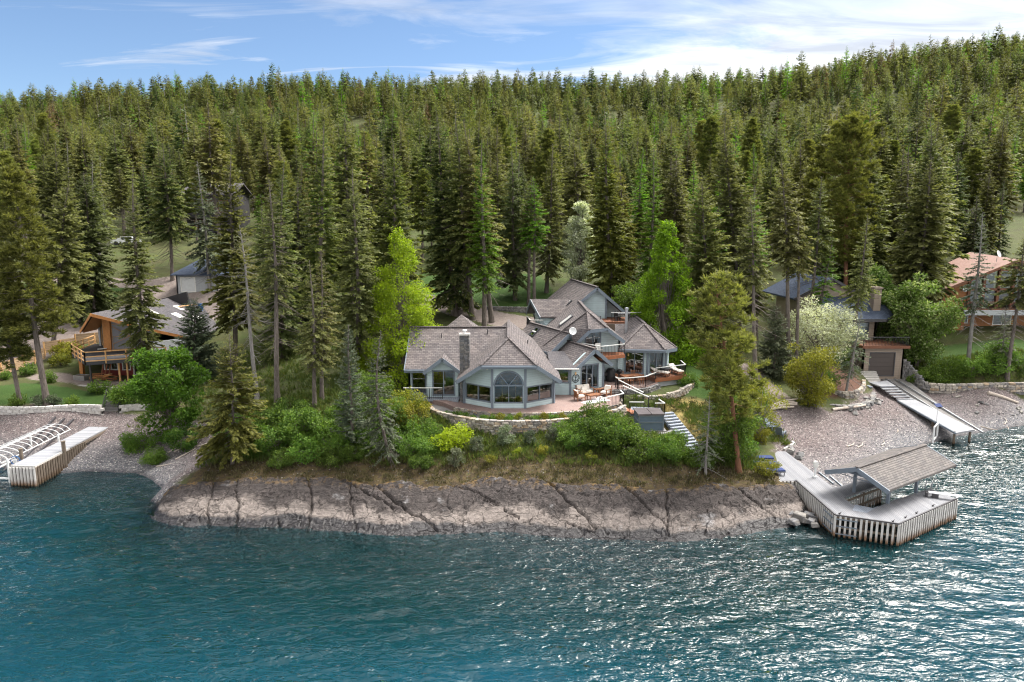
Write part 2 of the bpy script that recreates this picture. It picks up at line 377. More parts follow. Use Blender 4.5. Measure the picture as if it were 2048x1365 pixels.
    def mesh(s, name, mats, smooth=False):
        me = bpy.data.meshes.new(name); me.from_pydata(s.v, [], s.f)
        mats = mats if isinstance(mats, (list, tuple)) else [mats]
        for m in mats: me.materials.append(MATS[m] if isinstance(m, str) else m)
        if len(mats) > 1: me.polygons.foreach_set('material_index', s.mi)
        uv = me.uv_layers.new(name='UVMap'); data = np.zeros((sum(len(f) for f in s.f), 2)); k = 0
        for f in s.f:
            P = np.array([s.v[i] for i in f]); nr = np.cross(P[1] - P[0], P[2] - P[0])
            if len(P) > 3: nr = nr + np.cross(P[2] - P[0], P[3] - P[0])
            L = np.linalg.norm(nr); nr = nr / L if L > 1e-12 else V3((0, 0, 1))
            if abs(nr[2]) > 0.995: t = V3((1, 0, 0))
            else: t = np.cross((0, 0, 1.0), nr); t /= np.linalg.norm(t)
            b = np.cross(nr, t); data[k:k + len(f), 0] = P @ t; data[k:k + len(f), 1] = P @ b; k += len(f)
        uv.data.foreach_set('uv', data.ravel())
        if smooth: me.polygons.foreach_set('use_smooth', [True] * len(me.polygons))
        me.update(); return me
    def build(s, name, mats, parent=None, loc=None, rz=0.0, smooth=False):
        return link(name, s.mesh(name, mats, smooth), parent, loc, (0, 0, rz) if rz else None)
def fast_mesh(name, verts, faces4, mats, leaf=None, mi=None, smooth=False):
    """verts (n,3), faces (m,k) arrays -> mesh; leaf (n,3) float attribute."""
    verts = np.asarray(verts, np.float32); faces4 = np.asarray(faces4, np.int32)
    me = bpy.data.meshes.new(name); k = faces4.shape[1]; m = len(faces4)
    me.vertices.add(len(verts)); me.vertices.foreach_set('co', verts.ravel())
    me.loops.add(m * k); me.loops.foreach_set('vertex_index', faces4.ravel())
    me.polygons.add(m); me.polygons.foreach_set('loop_start', np.arange(0, m * k, k, dtype=np.int32))
    mats = mats if isinstance(mats, (list, tuple)) else [mats]
    for x in mats: me.materials.append(MATS[x] if isinstance(x, str) else x)
    if mi is not None: me.polygons.foreach_set('material_index', np.asarray(mi, np.int32))
    if leaf is not None:
        at = me.attributes.new('leaf', 'FLOAT_VECTOR', 'POINT'); at.data.foreach_set('vector', np.asarray(leaf, np.float32).ravel())
    me.polygons.foreach_set('use_smooth', np.full(m, smooth))
    me.update(calc_edges=True); return me
def add_attr(me, name, arr):
    a = me.attributes.new(name, 'FLOAT', 'POINT'); a.data.foreach_set('value', np.asarray(arr, np.float32))

# ------------------------------------------------------------------ value noise for shaping terrain and rock
def _hash(ix, iy, seed):
    h = (ix.astype(np.int64) * 374761393 + iy.astype(np.int64) * 668265263 + seed * 974711) & 0x7fffffff
    h = ((h ^ (h >> 13)) * 1274126177) & 0x7fffffff
    return ((h ^ (h >> 16)) & 0xffff) / 65535.0
def vnoise(x, y, seed=0):
    ix, iy = np.floor(x), np.floor(y); fx, fy = x - ix, y - iy
    fx = fx * fx * (3 - 2 * fx); fy = fy * fy * (3 - 2 * fy)
    a = _hash(ix, iy, seed); b = _hash(ix + 1, iy, seed); c = _hash(ix, iy + 1, seed); d_ = _hash(ix + 1, iy + 1, seed)
    return (a * (1 - fx) + b * fx) * (1 - fy) + (c * (1 - fx) + d_ * fx) * fy
def fbm(x, y, seed=0, oct=4, g=0.5):
    o = np.zeros(np.shape(x)); a = 1.0; t = 0
    for i in range(oct): o = o + a * vnoise(x * 2 ** i, y * 2 ** i, seed + i * 17); t += a; a *= g
    return o / t
def in_poly(x, y, poly):
    x = np.asarray(x); y = np.asarray(y); c = np.zeros(x.shape, bool); n = len(poly)
    for i in range(n):
        x0, y0 = poly[i]; x1, y1 = poly[(i + 1) % n]
        k = ((y0 > y) != (y1 > y)) & (x < (x1 - x0) * (y - y0) / ((y1 - y0) or 1e-9) + x0); c ^= k
    return c
def seg_dist(x, y, pts):
    dm = np.full(np.shape(x), 1e9)
    for (x0, y0), (x1, y1) in zip(pts, pts[1:]):
        dx, dy = x1 - x0, y1 - y0; t = np.clip(((x - x0) * dx + (y - y0) * dy) / (dx * dx + dy * dy), 0, 1)
        dm = np.minimum(dm, np.hypot(x - x0 - t * dx, y - y0 - t * dy))
    return dm
def poly_sd(x, y, poly):      # signed distance, positive inside
    d_ = seg_dist(x, y, poly + [poly[0]]); return np.where(in_poly(x, y, poly), d_, -d_)

# ------------------------------------------------------------------ terrain: measured spot heights joined by a thin-plate surface
SHORE=[(-41.42,52.83),(-37.95,51.34),(-35.87,51.34),(-33.5,51.79),(-30.74,51.68),(-26.95,49.1),(-25.47,47.51),(-25.46,45.66),(-24.51,43.52),(-22.88,42.49),(-19.68,41.95),(-16.34,41.72),(-13.05,41.57),(-8.37,40.76),(-5.18,40.61),(-0.77,41.2),(3.33,40.4),(7.06,40.12),(9.8,39.77),(13.07,40.33),(16.26,41.34),(18.92,42.33),(21.48,44.36),(24.38,47.51),(27.79,50.58),(32.76,55.29),(38.23,59.4),(44.38,62.48),(50.42,64.99)]
CTRL=[(-41.4,52.8,0),(-38.0,51.3,0),(-35.9,51.3,0),(-33.5,51.8,0),(-30.7,51.7,0),(-26.9,49.1,0),(-25.5,47.5,0),(-25.5,45.7,0),(-24.5,43.5,0),(-22.9,42.5,0),(-19.7,42.0,0),(-16.3,41.7,0),(-13.1,41.6,0),(-8.4,40.8,0),(-5.2,40.6,0),(-0.8,41.2,0),(3.3,40.4,0),(7.1,40.1,0),(9.8,39.8,0),(13.1,40.3,0),(16.3,41.3,0),(18.9,42.3,0),(21.5,44.4,0),(24.4,47.5,0),(27.8,50.6,0),(32.8,55.3,0),(38.2,59.4,0),(44.4,62.5,0),(50.4,65.0,0),(-24.9,47.3,1.1),(-22.4,46.8,1.6),(-19.6,47.0,1.9),(-14.3,46.0,1.9),(-7.8,45.2,2.0),(-0.8,44.8,2.0),(6.0,44.3,2.0),(12.9,44.8,2.0),(17.4,45.6,1.5),(18.6,44.3,1.1),(-20.5,49.4,2.6),(-16.2,50.3,3.1),(-12.3,50.0,3.2),(-8.4,49.1,3.1),(-4.7,49.4,3.2),(-0.9,49.3,3.3),(2.8,48.7,3.3),(6.5,48.9,3.1),(10.2,48.3,2.9),(13.6,47.5,2.5),(16.2,47.5,2.1),(-17.6,55.0,4.2),(-12.9,52.8,4.4),(-20.8,59.7,4.8),(-16.8,59.9,5.2),(-15.7,64.6,5.6),(-39.8,59.5,1.7),(-45.9,59.2,1.7),(-34.7,59.2,1.7),(-30.8,56.0,1.3),(-25.2,53.0,1.4),(-24.3,54.9,2.1),(-28.0,57.5,2.2),(-43.3,62.2,3.0),(-40.4,65.1,3.0),(-36.3,64.7,2.6),(-48.7,63.1,3.0),(20.4,52.8,1.5),(25.5,58.5,1.9),(31.9,62.5,1.7),(28.0,54.3,1.0),(36.0,61.2,1.1),(45.5,69.1,1.5),(55.2,72.3,1.8),(49.6,67.3,0.9),(37.3,68.4,2.2),(45.5,73.3,2.0),(28.9,64.3,2.7),(27.2,67.8,3.9),(23.4,62.7,3.6),(19.4,61.9,3.8),(16.0,56.4,3.4),(34.1,68.2,3.3),(51.4,74.3,3.6),(55.2,73.4,3.5),(56.0,78.0,5.2),(53.0,81.5,5.2),(40.8,73.6,2.9),(-4,53.5,4.5),(4,53.2,4.5),(9,54.5,4.5),(0,60,4.5),(-8,60,4.8),(8,62,4.9),(13,63,5.0),(16,61,4.5),(19,64,4.8),(0,70,6.4),(-10,68,6.2),(8,74,7.4),(8,82,8.8),(-5,80,8.6),(-15,82,9),(18,75,7),(24,72,5.6),(-40,68,3.4),(-36,74,3.8),(-44,80,4.6),(-54,75,4.2),(-62,66,3.2),(-30,78,5.5),(-22,70,5.6),(-60,85,7.5),(-40,95,11.5),(-70,95,11.5),(38,76,4.4),(44,80,5.0),(52,84,6.2),(60,84,6.3),(70,84,6.0),(32,78,5.4),(40,95,10.5),(60,100,11.0),(75,100,11),(-110,112,14.8),(-143.0,147,22.0),(-70,112,14.8),(-91.0,147,22.0),(-30,112,14.8),(-39.0,147,22.0),(0,112,14.8),(0.0,147,22.0),(30,112,14.8),(39.0,147,22.0),(70,112,14.8),(91.0,147,22.0),(110,112,14.8),(143.0,147,22.0),(-130,66,3.0),(-130,52,-0.5),(-130,85,8),(-100,66,3.0),(-100,52,-0.5),(-100,85,8),(100,74,3.0),(100,62,-1.0),(100,90,8),(130,74,3.0),(130,62,-1.0),(130,90,8),(-484.0,450,67.49),(-322.7,300,43.38),(-242.0,215,30.64),(-484.0,560,55.49),(-323.5,450,81.19),(-215.7,300,49.82),(-161.8,215,33.25),(-323.5,560,69.19),(-259.5,450,90.24),(-173.0,300,54.07),(-129.7,215,34.97),(-259.5,560,78.24),(-196.2,450,94.75),(-130.8,300,56.19),(-98.1,215,35.82),(-196.2,560,82.75),(-101.8,450,96.25),(-67.9,300,56.9),(-50.9,215,36.11),(-101.8,560,84.25),(0.0,450,97.14),(0.0,300,57.32),(0.0,215,36.28),(0.0,560,85.14),(86.7,450,97.14),(57.8,300,57.32),(43.3,215,36.28),(86.7,560,85.14),(149.3,450,100.73),(99.5,300,59.0),(74.6,215,36.96),(149.3,560,88.73),(211.4,450,109.06),(140.9,300,62.92),(105.7,215,38.54),(211.4,560,97.06),(272.8,450,119.99),(181.8,300,68.06),(136.4,215,40.62),(272.8,560,107.99),(318.4,450,123.8),(212.2,300,69.85),(159.2,215,41.34),(318.4,560,111.8),(456.3,450,138.96),(304.2,300,76.97),(228.1,215,44.22),(456.3,560,126.96),(-40.2,48.8,-1.6),(-39.3,41.8,-4),(-34.8,47.3,-1.6),(-34.1,40.3,-4),(-29.8,47.7,-1.6),(-29.2,40.7,-4),(-24.7,43.5,-1.6),(-24.2,36.5,-4),(-23.8,39.5,-1.6),(-23.3,32.5,-4),(-19.1,38.0,-1.6),(-18.7,31.0,-4),(-12.7,37.6,-1.6),(-12.4,30.6,-4),(-5.0,36.6,-1.6),(-4.9,29.6,-4),(3.2,36.4,-1.6),(3.2,29.4,-4),(9.5,35.8,-1.6),(9.3,28.8,-4),(15.8,37.3,-1.6),(15.4,30.3,-4),(20.8,40.4,-1.6),(20.4,33.4,-4),(27.0,46.6,-1.6),(26.4,39.6,-4),(37.1,55.4,-1.6),(36.3,48.4,-4),(48.9,61.0,-1.6),(47.9,54.0,-4),(-90,25,-8),(-90,0,-12),(-90,-40,-16),(-45,25,-8),(-45,0,-12),(-45,-40,-16),(0,25,-8),(0,0,-12),(0,-40,-16),(45,25,-8),(45,0,-12),(45,-40,-16),(90,25,-8),(90,0,-12),(90,-40,-16),(-320,50,-4),(-320,66,1.5),(-320,90,8),(-320,112,14.5),(-200,50,-4),(-200,66,1.5),(-200,90,8),(-200,112,14.5),(200,50,-4),(200,66,1.5),(200,90,8),(200,112,14.5),(320,50,-4),(320,66,1.5),(320,90,8),(320,112,14.5)]
CRACKS=[[(-20.94,45.56),(-20.39,44.05),(-20.39,43.18),(-19.59,41.65)],[(-19.42,45.77),(-18.7,44.16),(-17.49,40.69)],[(-14.75,46.79),(-14.02,45.06),(-13.52,43.65),(-13.09,41.03)],[(-11.16,44.55),(-10.58,42.7),(-10.09,41.17)],[(-12.56,45.83),(-10.35,44.13),(-8.47,42.95),(-7.82,42.51)],[(-10.21,45.21),(-8.46,43.61),(-7.11,42.42),(-5.13,41.21),(-4.75,40.76)],[(-5.7,45.35),(-3.41,44.05),(-0.79,42.83)],[(-20.14,43.73),(-19.51,43.94),(-18.76,44.49)],[(-21.29,41.76),(-21.05,42.52),(-20.39,43.18)],[(-15.81,43.19),(-15.44,42.21),(-14.96,41.23)],[(-8.82,42.29),(-8.34,41.19)],[(1.7,45.39),(3.33,43.11),(4.15,42.13),(5.32,40.59)],[(7.15,44.43),(8.1,43.12),(8.99,41.82),(9.8,40.61)],[(10.5,44.53),(10.13,42.37),(9.71,39.96)],[(14.87,45.22),(15.81,43.69),(16.44,42.81),(17.12,42.13)],[(-2.13,43.16),(-0.76,42.62),(0.47,41.62)],[(3.41,41.11),(4.87,40.48)],[(12.65,42.24),(12.61,41.24),(12.0,40.16)]]
_c = np.array(CTRL)
def _phi(d2): d2 = np.maximum(d2, 1e-9); return d2 * np.log(d2) * 0.5
def _warp(x, y):
    r = np.maximum(y - 60, 0); k = 1 / (1 + r / 90.0)
    return x * k * 0.1, (np.minimum(y, 60) + 90 * np.log1p(r / 90.0)) * 0.1
_TX, _TY = _warp(_c[:, 0], _c[:, 1]); _n = len(_c)
_A = np.zeros((_n + 3, _n + 3)); _A[:_n, :_n] = _phi((_TX[:, None] - _TX[None]) ** 2 + (_TY[:, None] - _TY[None]) ** 2) + np.eye(_n) * 0.004
_A[:_n, _n] = 1; _A[:_n, _n + 1] = _TX; _A[:_n, _n + 2] = _TY; _A[_n:, :_n] = _A[:_n, _n:].T
_w = np.linalg.solve(_A, np.concatenate([_c[:, 2], np.zeros(3)]))
def height(x, y):
    x = np.asarray(x, float); y = np.asarray(y, float); sh = x.shape; x = x.ravel(); y = y.ravel(); out = np.zeros(len(x))
    for i in range(0, len(x), 20000):
        a, b = _warp(x[i:i + 20000], y[i:i + 20000])
        out[i:i + 20000] = _phi((a[:, None] - _TX[None]) ** 2 + (b[:, None] - _TY[None]) ** 2) @ _w[:_n] + _w[_n] + _w[_n + 1] * a + _w[_n + 2] * b
    return out.reshape(sh)
def gz(x, y):
    """Ground height with the small bumps the sheet itself has, lowered under built floors."""
    x = np.asarray(x, float); y = np.asarray(y, float); h = height(x, y)
    far = np.clip((y - 85) / 60, 0, 1)
    h = h + (fbm(x * 0.35, y * 0.35, 3) - 0.5) * (0.22 + 1.6 * far) + (fbm(x * 0.03, y * 0.03, 8) - 0.5) * 9 * np.clip((y - 160) / 120, 0, 1)
    for poly, lim in PADS:                                                     # ground cut away under terraces, floors and stairs
        sd = poly_sd(x, y, poly); lz = lim(x, y) if callable(lim) else lim; t = np.clip(sd / 0.5 + 1.0, 0, 1); h = np.where((sd > -0.5) & (h > lz), h + (lz - h) * t, h)
    return h
PADS = [([(-6.6, 55.3), (-4.6, 52.4), (-0.6, 50.6), (3.0, 50.8), (7, 52.8), (9.2, 54.8), (9.4, 58.6), (8, 64), (-9, 64), (-9, 57.5)], 4.0),
        ([(8, 58.5), (13.5, 59), (16.5, 62.6), (16, 70), (8, 70)], 4.6), ([(9.3, 51.2), (13.0, 51.2), (13.4, 53.5), (12.8, 57), (9.3, 57.3)], 3.05),
        ([(12.0, 56.6), (13.8, 56), (15.6, 51), (15.6, 48.8), (13.4, 49), (12.6, 52)], lambda x, y: 3.75 - 0.47 * (55.6 - y)), ([(-5, 62), (9.5, 62), (10, 70), (-5, 70)], 5.2),
        ([(3.5, 72), (11.5, 72), (10, 83), (3.2, 83)], 6.9), ([(1.5, 71.5), (4, 71.5), (3.6, 76), (1.4, 76)], 7.8), ([(38.6, 57.5), (43.6, 60), (44.2, 76), (38.8, 75.5)], lambda x, y: 0.12 + 0.155 * (y - 58)), ([(-46, 68.5), (-38, 69), (-38, 78), (-47, 78)], 3.45)]
G = lambda x, y: float(gz(np.array([x]), np.array([y]))[0])

ROCK_X0, ROCK_X1 = -25.6, 20.4
_sh = np.array([p for p in SHORE if -26 < p[0] < 22 and p[1] < 46]); _sh = _sh[np.argsort(_sh[:, 0])]
def shore_y(x): return np.interp(x, _sh[:, 0], _sh[:, 1])
def rock_top(x): return shore_y(x) + np.interp(x, [-25.6, -23.5, -20, 0, 14, 18, 20.4], [0.5, 2.6, 3.9, 3.7, 3.8, 3.3, 2.5])

PEB_L = [(-90, 30), (-20, 30), (-23.5, 46.0), (-22.3, 48), (-21.8, 50), (-23.5, 53), (-27, 58), (-33, 61.5), (-38, 62.0), (-60, 61), (-90, 60)]
PEB_R = [(20.2, 30), (19.5, 47), (21.3, 52.5), (22.6, 58), (24, 61.2), (27.5, 62.5), (31, 63.2), (36.5, 68), (38, 70), (40, 74), (44, 76), (44.3, 71.8), (51, 71.3), (62, 71), (120, 70), (120, 30)]
LAWNS = [[(-54, 64.5), (-50, 67.6), (-41.5, 65.6), (-37, 66.1), (-35.5, 63.9), (-39, 62.7), (-43, 62.2), (-54, 62)], [(-15, 86), (-6, 84.5), (4, 83.4), (6, 90), (4, 100), (-15, 100)],
         [(48, 76), (68, 76), (68, 81.5), (48, 81.5)], [(15.5, 60), (22.5, 61), (23.5, 71), (17, 73), (16, 65)], [(-70, 92), (-54, 91.5), (-54, 95.5), (-70, 96)]]
DRY = [(11.6, 50.2), (15.5, 49.5), (19, 56), (17.5, 60), (13, 59)]
MULCH = [(30, 65.2), (32.5, 65.5), (34.8, 67), (37, 70), (37.5, 73), (33, 73.5), (30.5, 69)]
DRIVES = [([(-14, 88.5), (-11.8, 87), (-9, 85.3), (-5.7, 82.8), (-1.4, 79.8), (3, 78)], 2.3), ([(-90, 97), (-69, 98), (-60, 98.6), (-49, 96), (-43, 93.5), (-38, 91)], 1.6),
          ([(-62, 70), (-57, 76), (-55.5, 81), (-56, 87)], 3.4), ([(-49, 96), (-48, 91.5), (-40, 88)], 3.2), ([(24.4, 69), (24.8, 65.5), (25.6, 62.5), (27.5, 60)], 1.3), ([(-70, 68), (-58, 73)], 4), ([(-49, 70.3), (-44, 69), (-39, 67.6)], 1.5), ([(-56, 84), (-50, 88), (-46, 92)], 3.0)]
def build_ground():
    xs = np.concatenate([-np.geomspace(1500, 64, 34), np.arange(-63, -27, 0.75), np.arange(-27, 24, 0.4), np.arange(24, 66, 0.75), np.geomspace(67, 1500, 34)])
    ys = np.concatenate([[-900, -400, -150, -60, -20, 0, 12, 20, 26, 31], np.arange(34, 66, 0.4), np.arange(66, 112, 0.9), np.geomspace(113, 1500, 70)])
    Xg, Yg = np.meshgrid(xs, ys); x, y = Xg.ravel(), Yg.ravel(); h = gz(np.clip(x, -700, 700), np.clip(y, -60, 700))
    h = np.where(y > 640, h - (y - 640) * 0.1, h)
    h = np.where((y < 40) | (np.abs(x) > 420) & (y < 60), np.minimum(h, -1.5), h)
    inrock = (x > ROCK_X0) & (x < ROCK_X1) & (y > shore_y(x) - 3) & (y < rock_top(x) - 0.35)
    h = np.where(inrock, h - 0.45, h)                                          # the rock slab covers this strip
    nx, ny = len(xs), len(ys); i = np.arange((nx - 1) * (ny - 1)); r, c = i // (nx - 1), i % (nx - 1); a = r * nx + c
    wob = lambda s_: (fbm(x * 0.8, y * 0.8, s_) - 0.5) * 1.6
    peb = np.maximum(poly_sd(x, y, PEB_L), poly_sd(x, y, PEB_R)) + wob(1); peb = np.where(h < -0.1, np.maximum(peb, 0.6 * (np.abs(x + 2) > 24)), peb)
    lawn = np.max([poly_sd(x, y, p) for p in LAWNS], axis=0) + wob(2) * 0.3
    drive = np.max([wd - seg_dist(x, y, p) for p, wd in DRIVES], axis=0) + wob(3) * 0.4
    dry = poly_sd(x, y, DRY) + wob(4); mulch = poly_sd(x, y, MULCH) + wob(5) * 0.5
    bank = np.clip(1.8 - (y - rock_top(x)) * 0.5, -1, 1) * ((x > -23) & (x < 20)) + wob(6) * 0.6 - 0.2
    me = fast_mesh('ground', np.stack([x, y, h], 1), np.stack([a, a + 1, a + nx + 1, a + nx], 1), ground_mat(), smooth=True)
    for nm, ar in (('peb', peb), ('lawn', lawn), ('drive', drive), ('dry', dry), ('mulch', mulch), ('bank', bank)): add_attr(me, nm, ar)
    return tag(link('ground', me), kind='structure')
def pebbles(n, p):
    """Colour and height of lake shingle, from stones of two sizes."""
    c1 = n.add('ShaderNodeTexVoronoi', ins={'Scale': 11.0}); n.set(c1, 'Vector', p)
    c2 = n.add('ShaderNodeTexVoronoi', ins={'Scale': 26.0}); n.set(c2, 'Vector', p)
    v1 = n.sep(c1.outputs['Color'])[0]; v2 = n.sep(c2.outputs['Color'])[1]
    z = n.sep(p)[2]; red = n.fr(n.math('ADD', z, n.math('MULTIPLY', n.noise(p, 0.25, 3), 1.4)), 1.1, 2.2)
    cool = n.ramp(v1, [(0, (0.075, 0.08, 0.095)), (0.4, (0.14, 0.14, 0.155)), (0.75, (0.21, 0.205, 0.215)), (0.93, (0.31, 0.295, 0.29)), (1, (0.55, 0.53, 0.5))])
    warm = n.ramp(v1, [(0, (0.07, 0.056, 0.058)), (0.4, (0.125, 0.10, 0.102)), (0.75, (0.175, 0.14, 0.14)), (0.93, (0.24, 0.205, 0.20)), (1, (0.45, 0.42, 0.40))])
    c = n.mix(red, cool, warm)
    c = n.mix(n.math('MULTIPLY', v2, 0.45), c, n.mix(0.5, c, (0.09, 0.085, 0.09)))
    wet = n.fr(n.math('ADD', z, n.math('MULTIPLY', n.noise(p, 0.9, 3), 0.14)), 0.22, 0.12)
    c = n.mix(wet, c, n.mix(1.0, c, (0.42, 0.42, 0.44), 'MULTIPLY'))            # stones still wet from the waves
    h = n.math('SUBTRACT', 1.0, n.math('ADD', n.math('MULTIPLY', c1.outputs['Distance'], 0.8), n.math('MULTIPLY', c2.outputs['Distance'], 0.35)))
    return c, h, wet
def ground_mat():
    m, n = new_mat('ground_cover'); p = n.pos(); z = n.sep(p)[2]
    A = lambda k: n.attr(k).outputs['Fac']
    n1 = n.noise(p, 0.5, 5, 0.6); n2 = n.noise(p, 3.0, 5, 0.65); n3 = n.noise(p, 14.0, 4, 0.7)
    litter = n.ramp(n.math('ADD', n.math('MULTIPLY', n1, 0.5), n.math('MULTIPLY', n2, 0.5)), [(0.3, (0.045, 0.042, 0.022)), (0.48, (0.06, 0.072, 0.024)), (0.62, (0.062, 0.092, 0.022)), (0.8, (0.12, 0.105, 0.05))])
    grass = n.ramp(n.math('ADD', n.math('MULTIPLY', n1, 0.6), n.math('MULTIPLY', n3, 0.4)), [(0.3, (0.025, 0.058, 0.010)), (0.55, (0.038, 0.080, 0.013)), (0.75, (0.075, 0.095, 0.022))])
    straw = n.ramp(n2, [(0.3, (0.12, 0.12, 0.03)), (0.55, (0.22, 0.17, 0.06)), (0.8, (0.30, 0.22, 0.09))])
    gravel = n.ramp(n.math('ADD', n.math('MULTIPLY', n2, 0.5), n.math('MULTIPLY', n3, 0.5)), [(0.3, (0.13, 0.10, 0.09)), (0.5, (0.21, 0.175, 0.16)), (0.75, (0.30, 0.26, 0.24))])
    chips = n.ramp(n3, [(0.3, (0.04, 0.024, 0.018)), (0.5, (0.105, 0.055, 0.04)), (0.75, (0.19, 0.105, 0.075))])
    moss = n.ramp(n.math('ADD', n.math('MULTIPLY', n2, 0.6), n.math('MULTIPLY', n3, 0.4)), [(0.32, (0.026, 0.021, 0.016)), (0.46, (0.052, 0.039, 0.024)), (0.54, (0.085, 0.06, 0.026)), (0.62, (0.05, 0.06, 0.02)), (0.8, (0.20, 0.175, 0.15))])
    pc, ph, wet = pebbles(n, p)
    edge = lambda k, lo=-0.25, hi=0.25: n.fr(n.math('ADD', A(k), n.math('MULTIPLY', n.math('SUBTRACT', n2, 0.5), 1.6)), lo, hi)
    c = litter
    c = n.mix(edge('bank', -0.3, 0.4), c, moss); c = n.mix(edge('dry', -0.4, 0.4), c, straw); c = n.mix(edge('mulch'), c, chips)
    c = n.mix(edge('lawn', -0.1, 0.1), c, grass); c = n.mix(edge('drive'), c, gravel)
    fp = edge('peb'); c = n.mix(fp, c, pc)
    hh = n.mix(fp, n.math('MULTIPLY', n.math('ADD', n2, n3), 0.6), ph)
    rough = n.math('SUBTRACT', 0.95, n.math('MULTIPLY', n.math('MULTIPLY', wet, fp), 0.6))
    return finish(m, n, c, rough, n.bump(hh, 0.9, 0.09), spec=0.3)

# ------------------------------------------------------------------ the bare rock slab at the waterline
def build_rock():
    dxy = 0.095; xs = np.arange(ROCK_X0, ROCK_X1, dxy); nt = 74; t = np.linspace(0, 1, nt)
    X = np.repeat(xs[None], nt, 0); y0 = shore_y(xs) - 2.6; y1 = rock_top(xs) + 0.55 + (fbm(xs * 0.5, xs * 0, 4) - 0.5) * 1.2
    Yg = y0[None] + (y1 - y0)[None] * t[:, None]; x, y = X.ravel(), Yg.ravel(); h = height(x, y)
    sl = np.floor((x * 0.9 + y * 0.45 + fbm(x * 0.3, y * 0.3, 9) * 3) / 2.6); tilt = _hash(sl, sl * 0 + 3, 5) - 0.5        # slabs separated by joints
    d_ = y - shore_y(x); h = np.where(d_ < 0, np.maximum(h, -0.45 * (-d_) - 0.12 * d_ * d_ * 0), h)
    h = h + 0.10 + tilt * 0.09 + np.where(d_ > 0, 0.10 * np.minimum(d_, 0.6), 0)
    h = h + (fbm(x * 0.9, y * 1.4, 21, 4) - 0.5) * 0.15
    led = fbm(x * 0.55 + y * 0.2, y * 1.1, 31, 4) * 7; h = h + (np.floor(led) + np.clip((led - np.floor(led)) * 5, 0, 1) - led) * 0.075                  # small broken ledges
    ridged = 1 - np.abs(fbm(x * 1.3, y * 1.1, 41, 3) - 0.5) * 2; h = h - np.clip(ridged - 0.93, 0, 1) * 1.6               # hairline fractures
    cr = np.zeros(len(x))
    wob = (fbm(x * 2.2, y * 2.2, 51) - 0.5) * 0.35
    for k, pl in enumerate(CRACKS):
        wdt = 0.30 * (0.15, 0.2, 0.22, 0.13, 0.15, 0.26, 0.14, 0.09, 0.1, 0.08, 0.08, 0.2, 0.26, 0.2, 0.24, 0.12, 0.1, 0.07)[k % 18]
        dd = seg_dist(x + wob, y + wob * 0.6, pl); cr = np.maximum(cr, np.exp(-(dd / wdt) ** 2))
    h = h - cr * 0.24
    end = np.minimum(np.clip((x - ROCK_X0) / 1.5, 0, 1), np.clip((ROCK_X1 - x) / 1.0, 0, 1)); h = h - (1 - end) * 0.6
    back = np.clip((t[:, None] - 0.9) / 0.1, 0, 1) * np.ones_like(X); h = h - back.ravel() ** 2 * 0.7
    nx = len(xs); i = np.arange((nx - 1) * (nt - 1)); r, c = i // (nx - 1), i % (nx - 1); a = r * nx + c
    me = fast_mesh('rock_shelf', np.stack([x, y, h], 1), np.stack([a, a + 1, a + nx + 1, a + nx], 1), rock_mat(), smooth=False)
    add_attr(me, 'crack', cr); add_attr(me, 'rise', np.clip(d_ / np.maximum(rock_top(x) - shore_y(x), 0.5), -1, 1.4))
    return tag(link('rock_shelf', me), kind='structure')
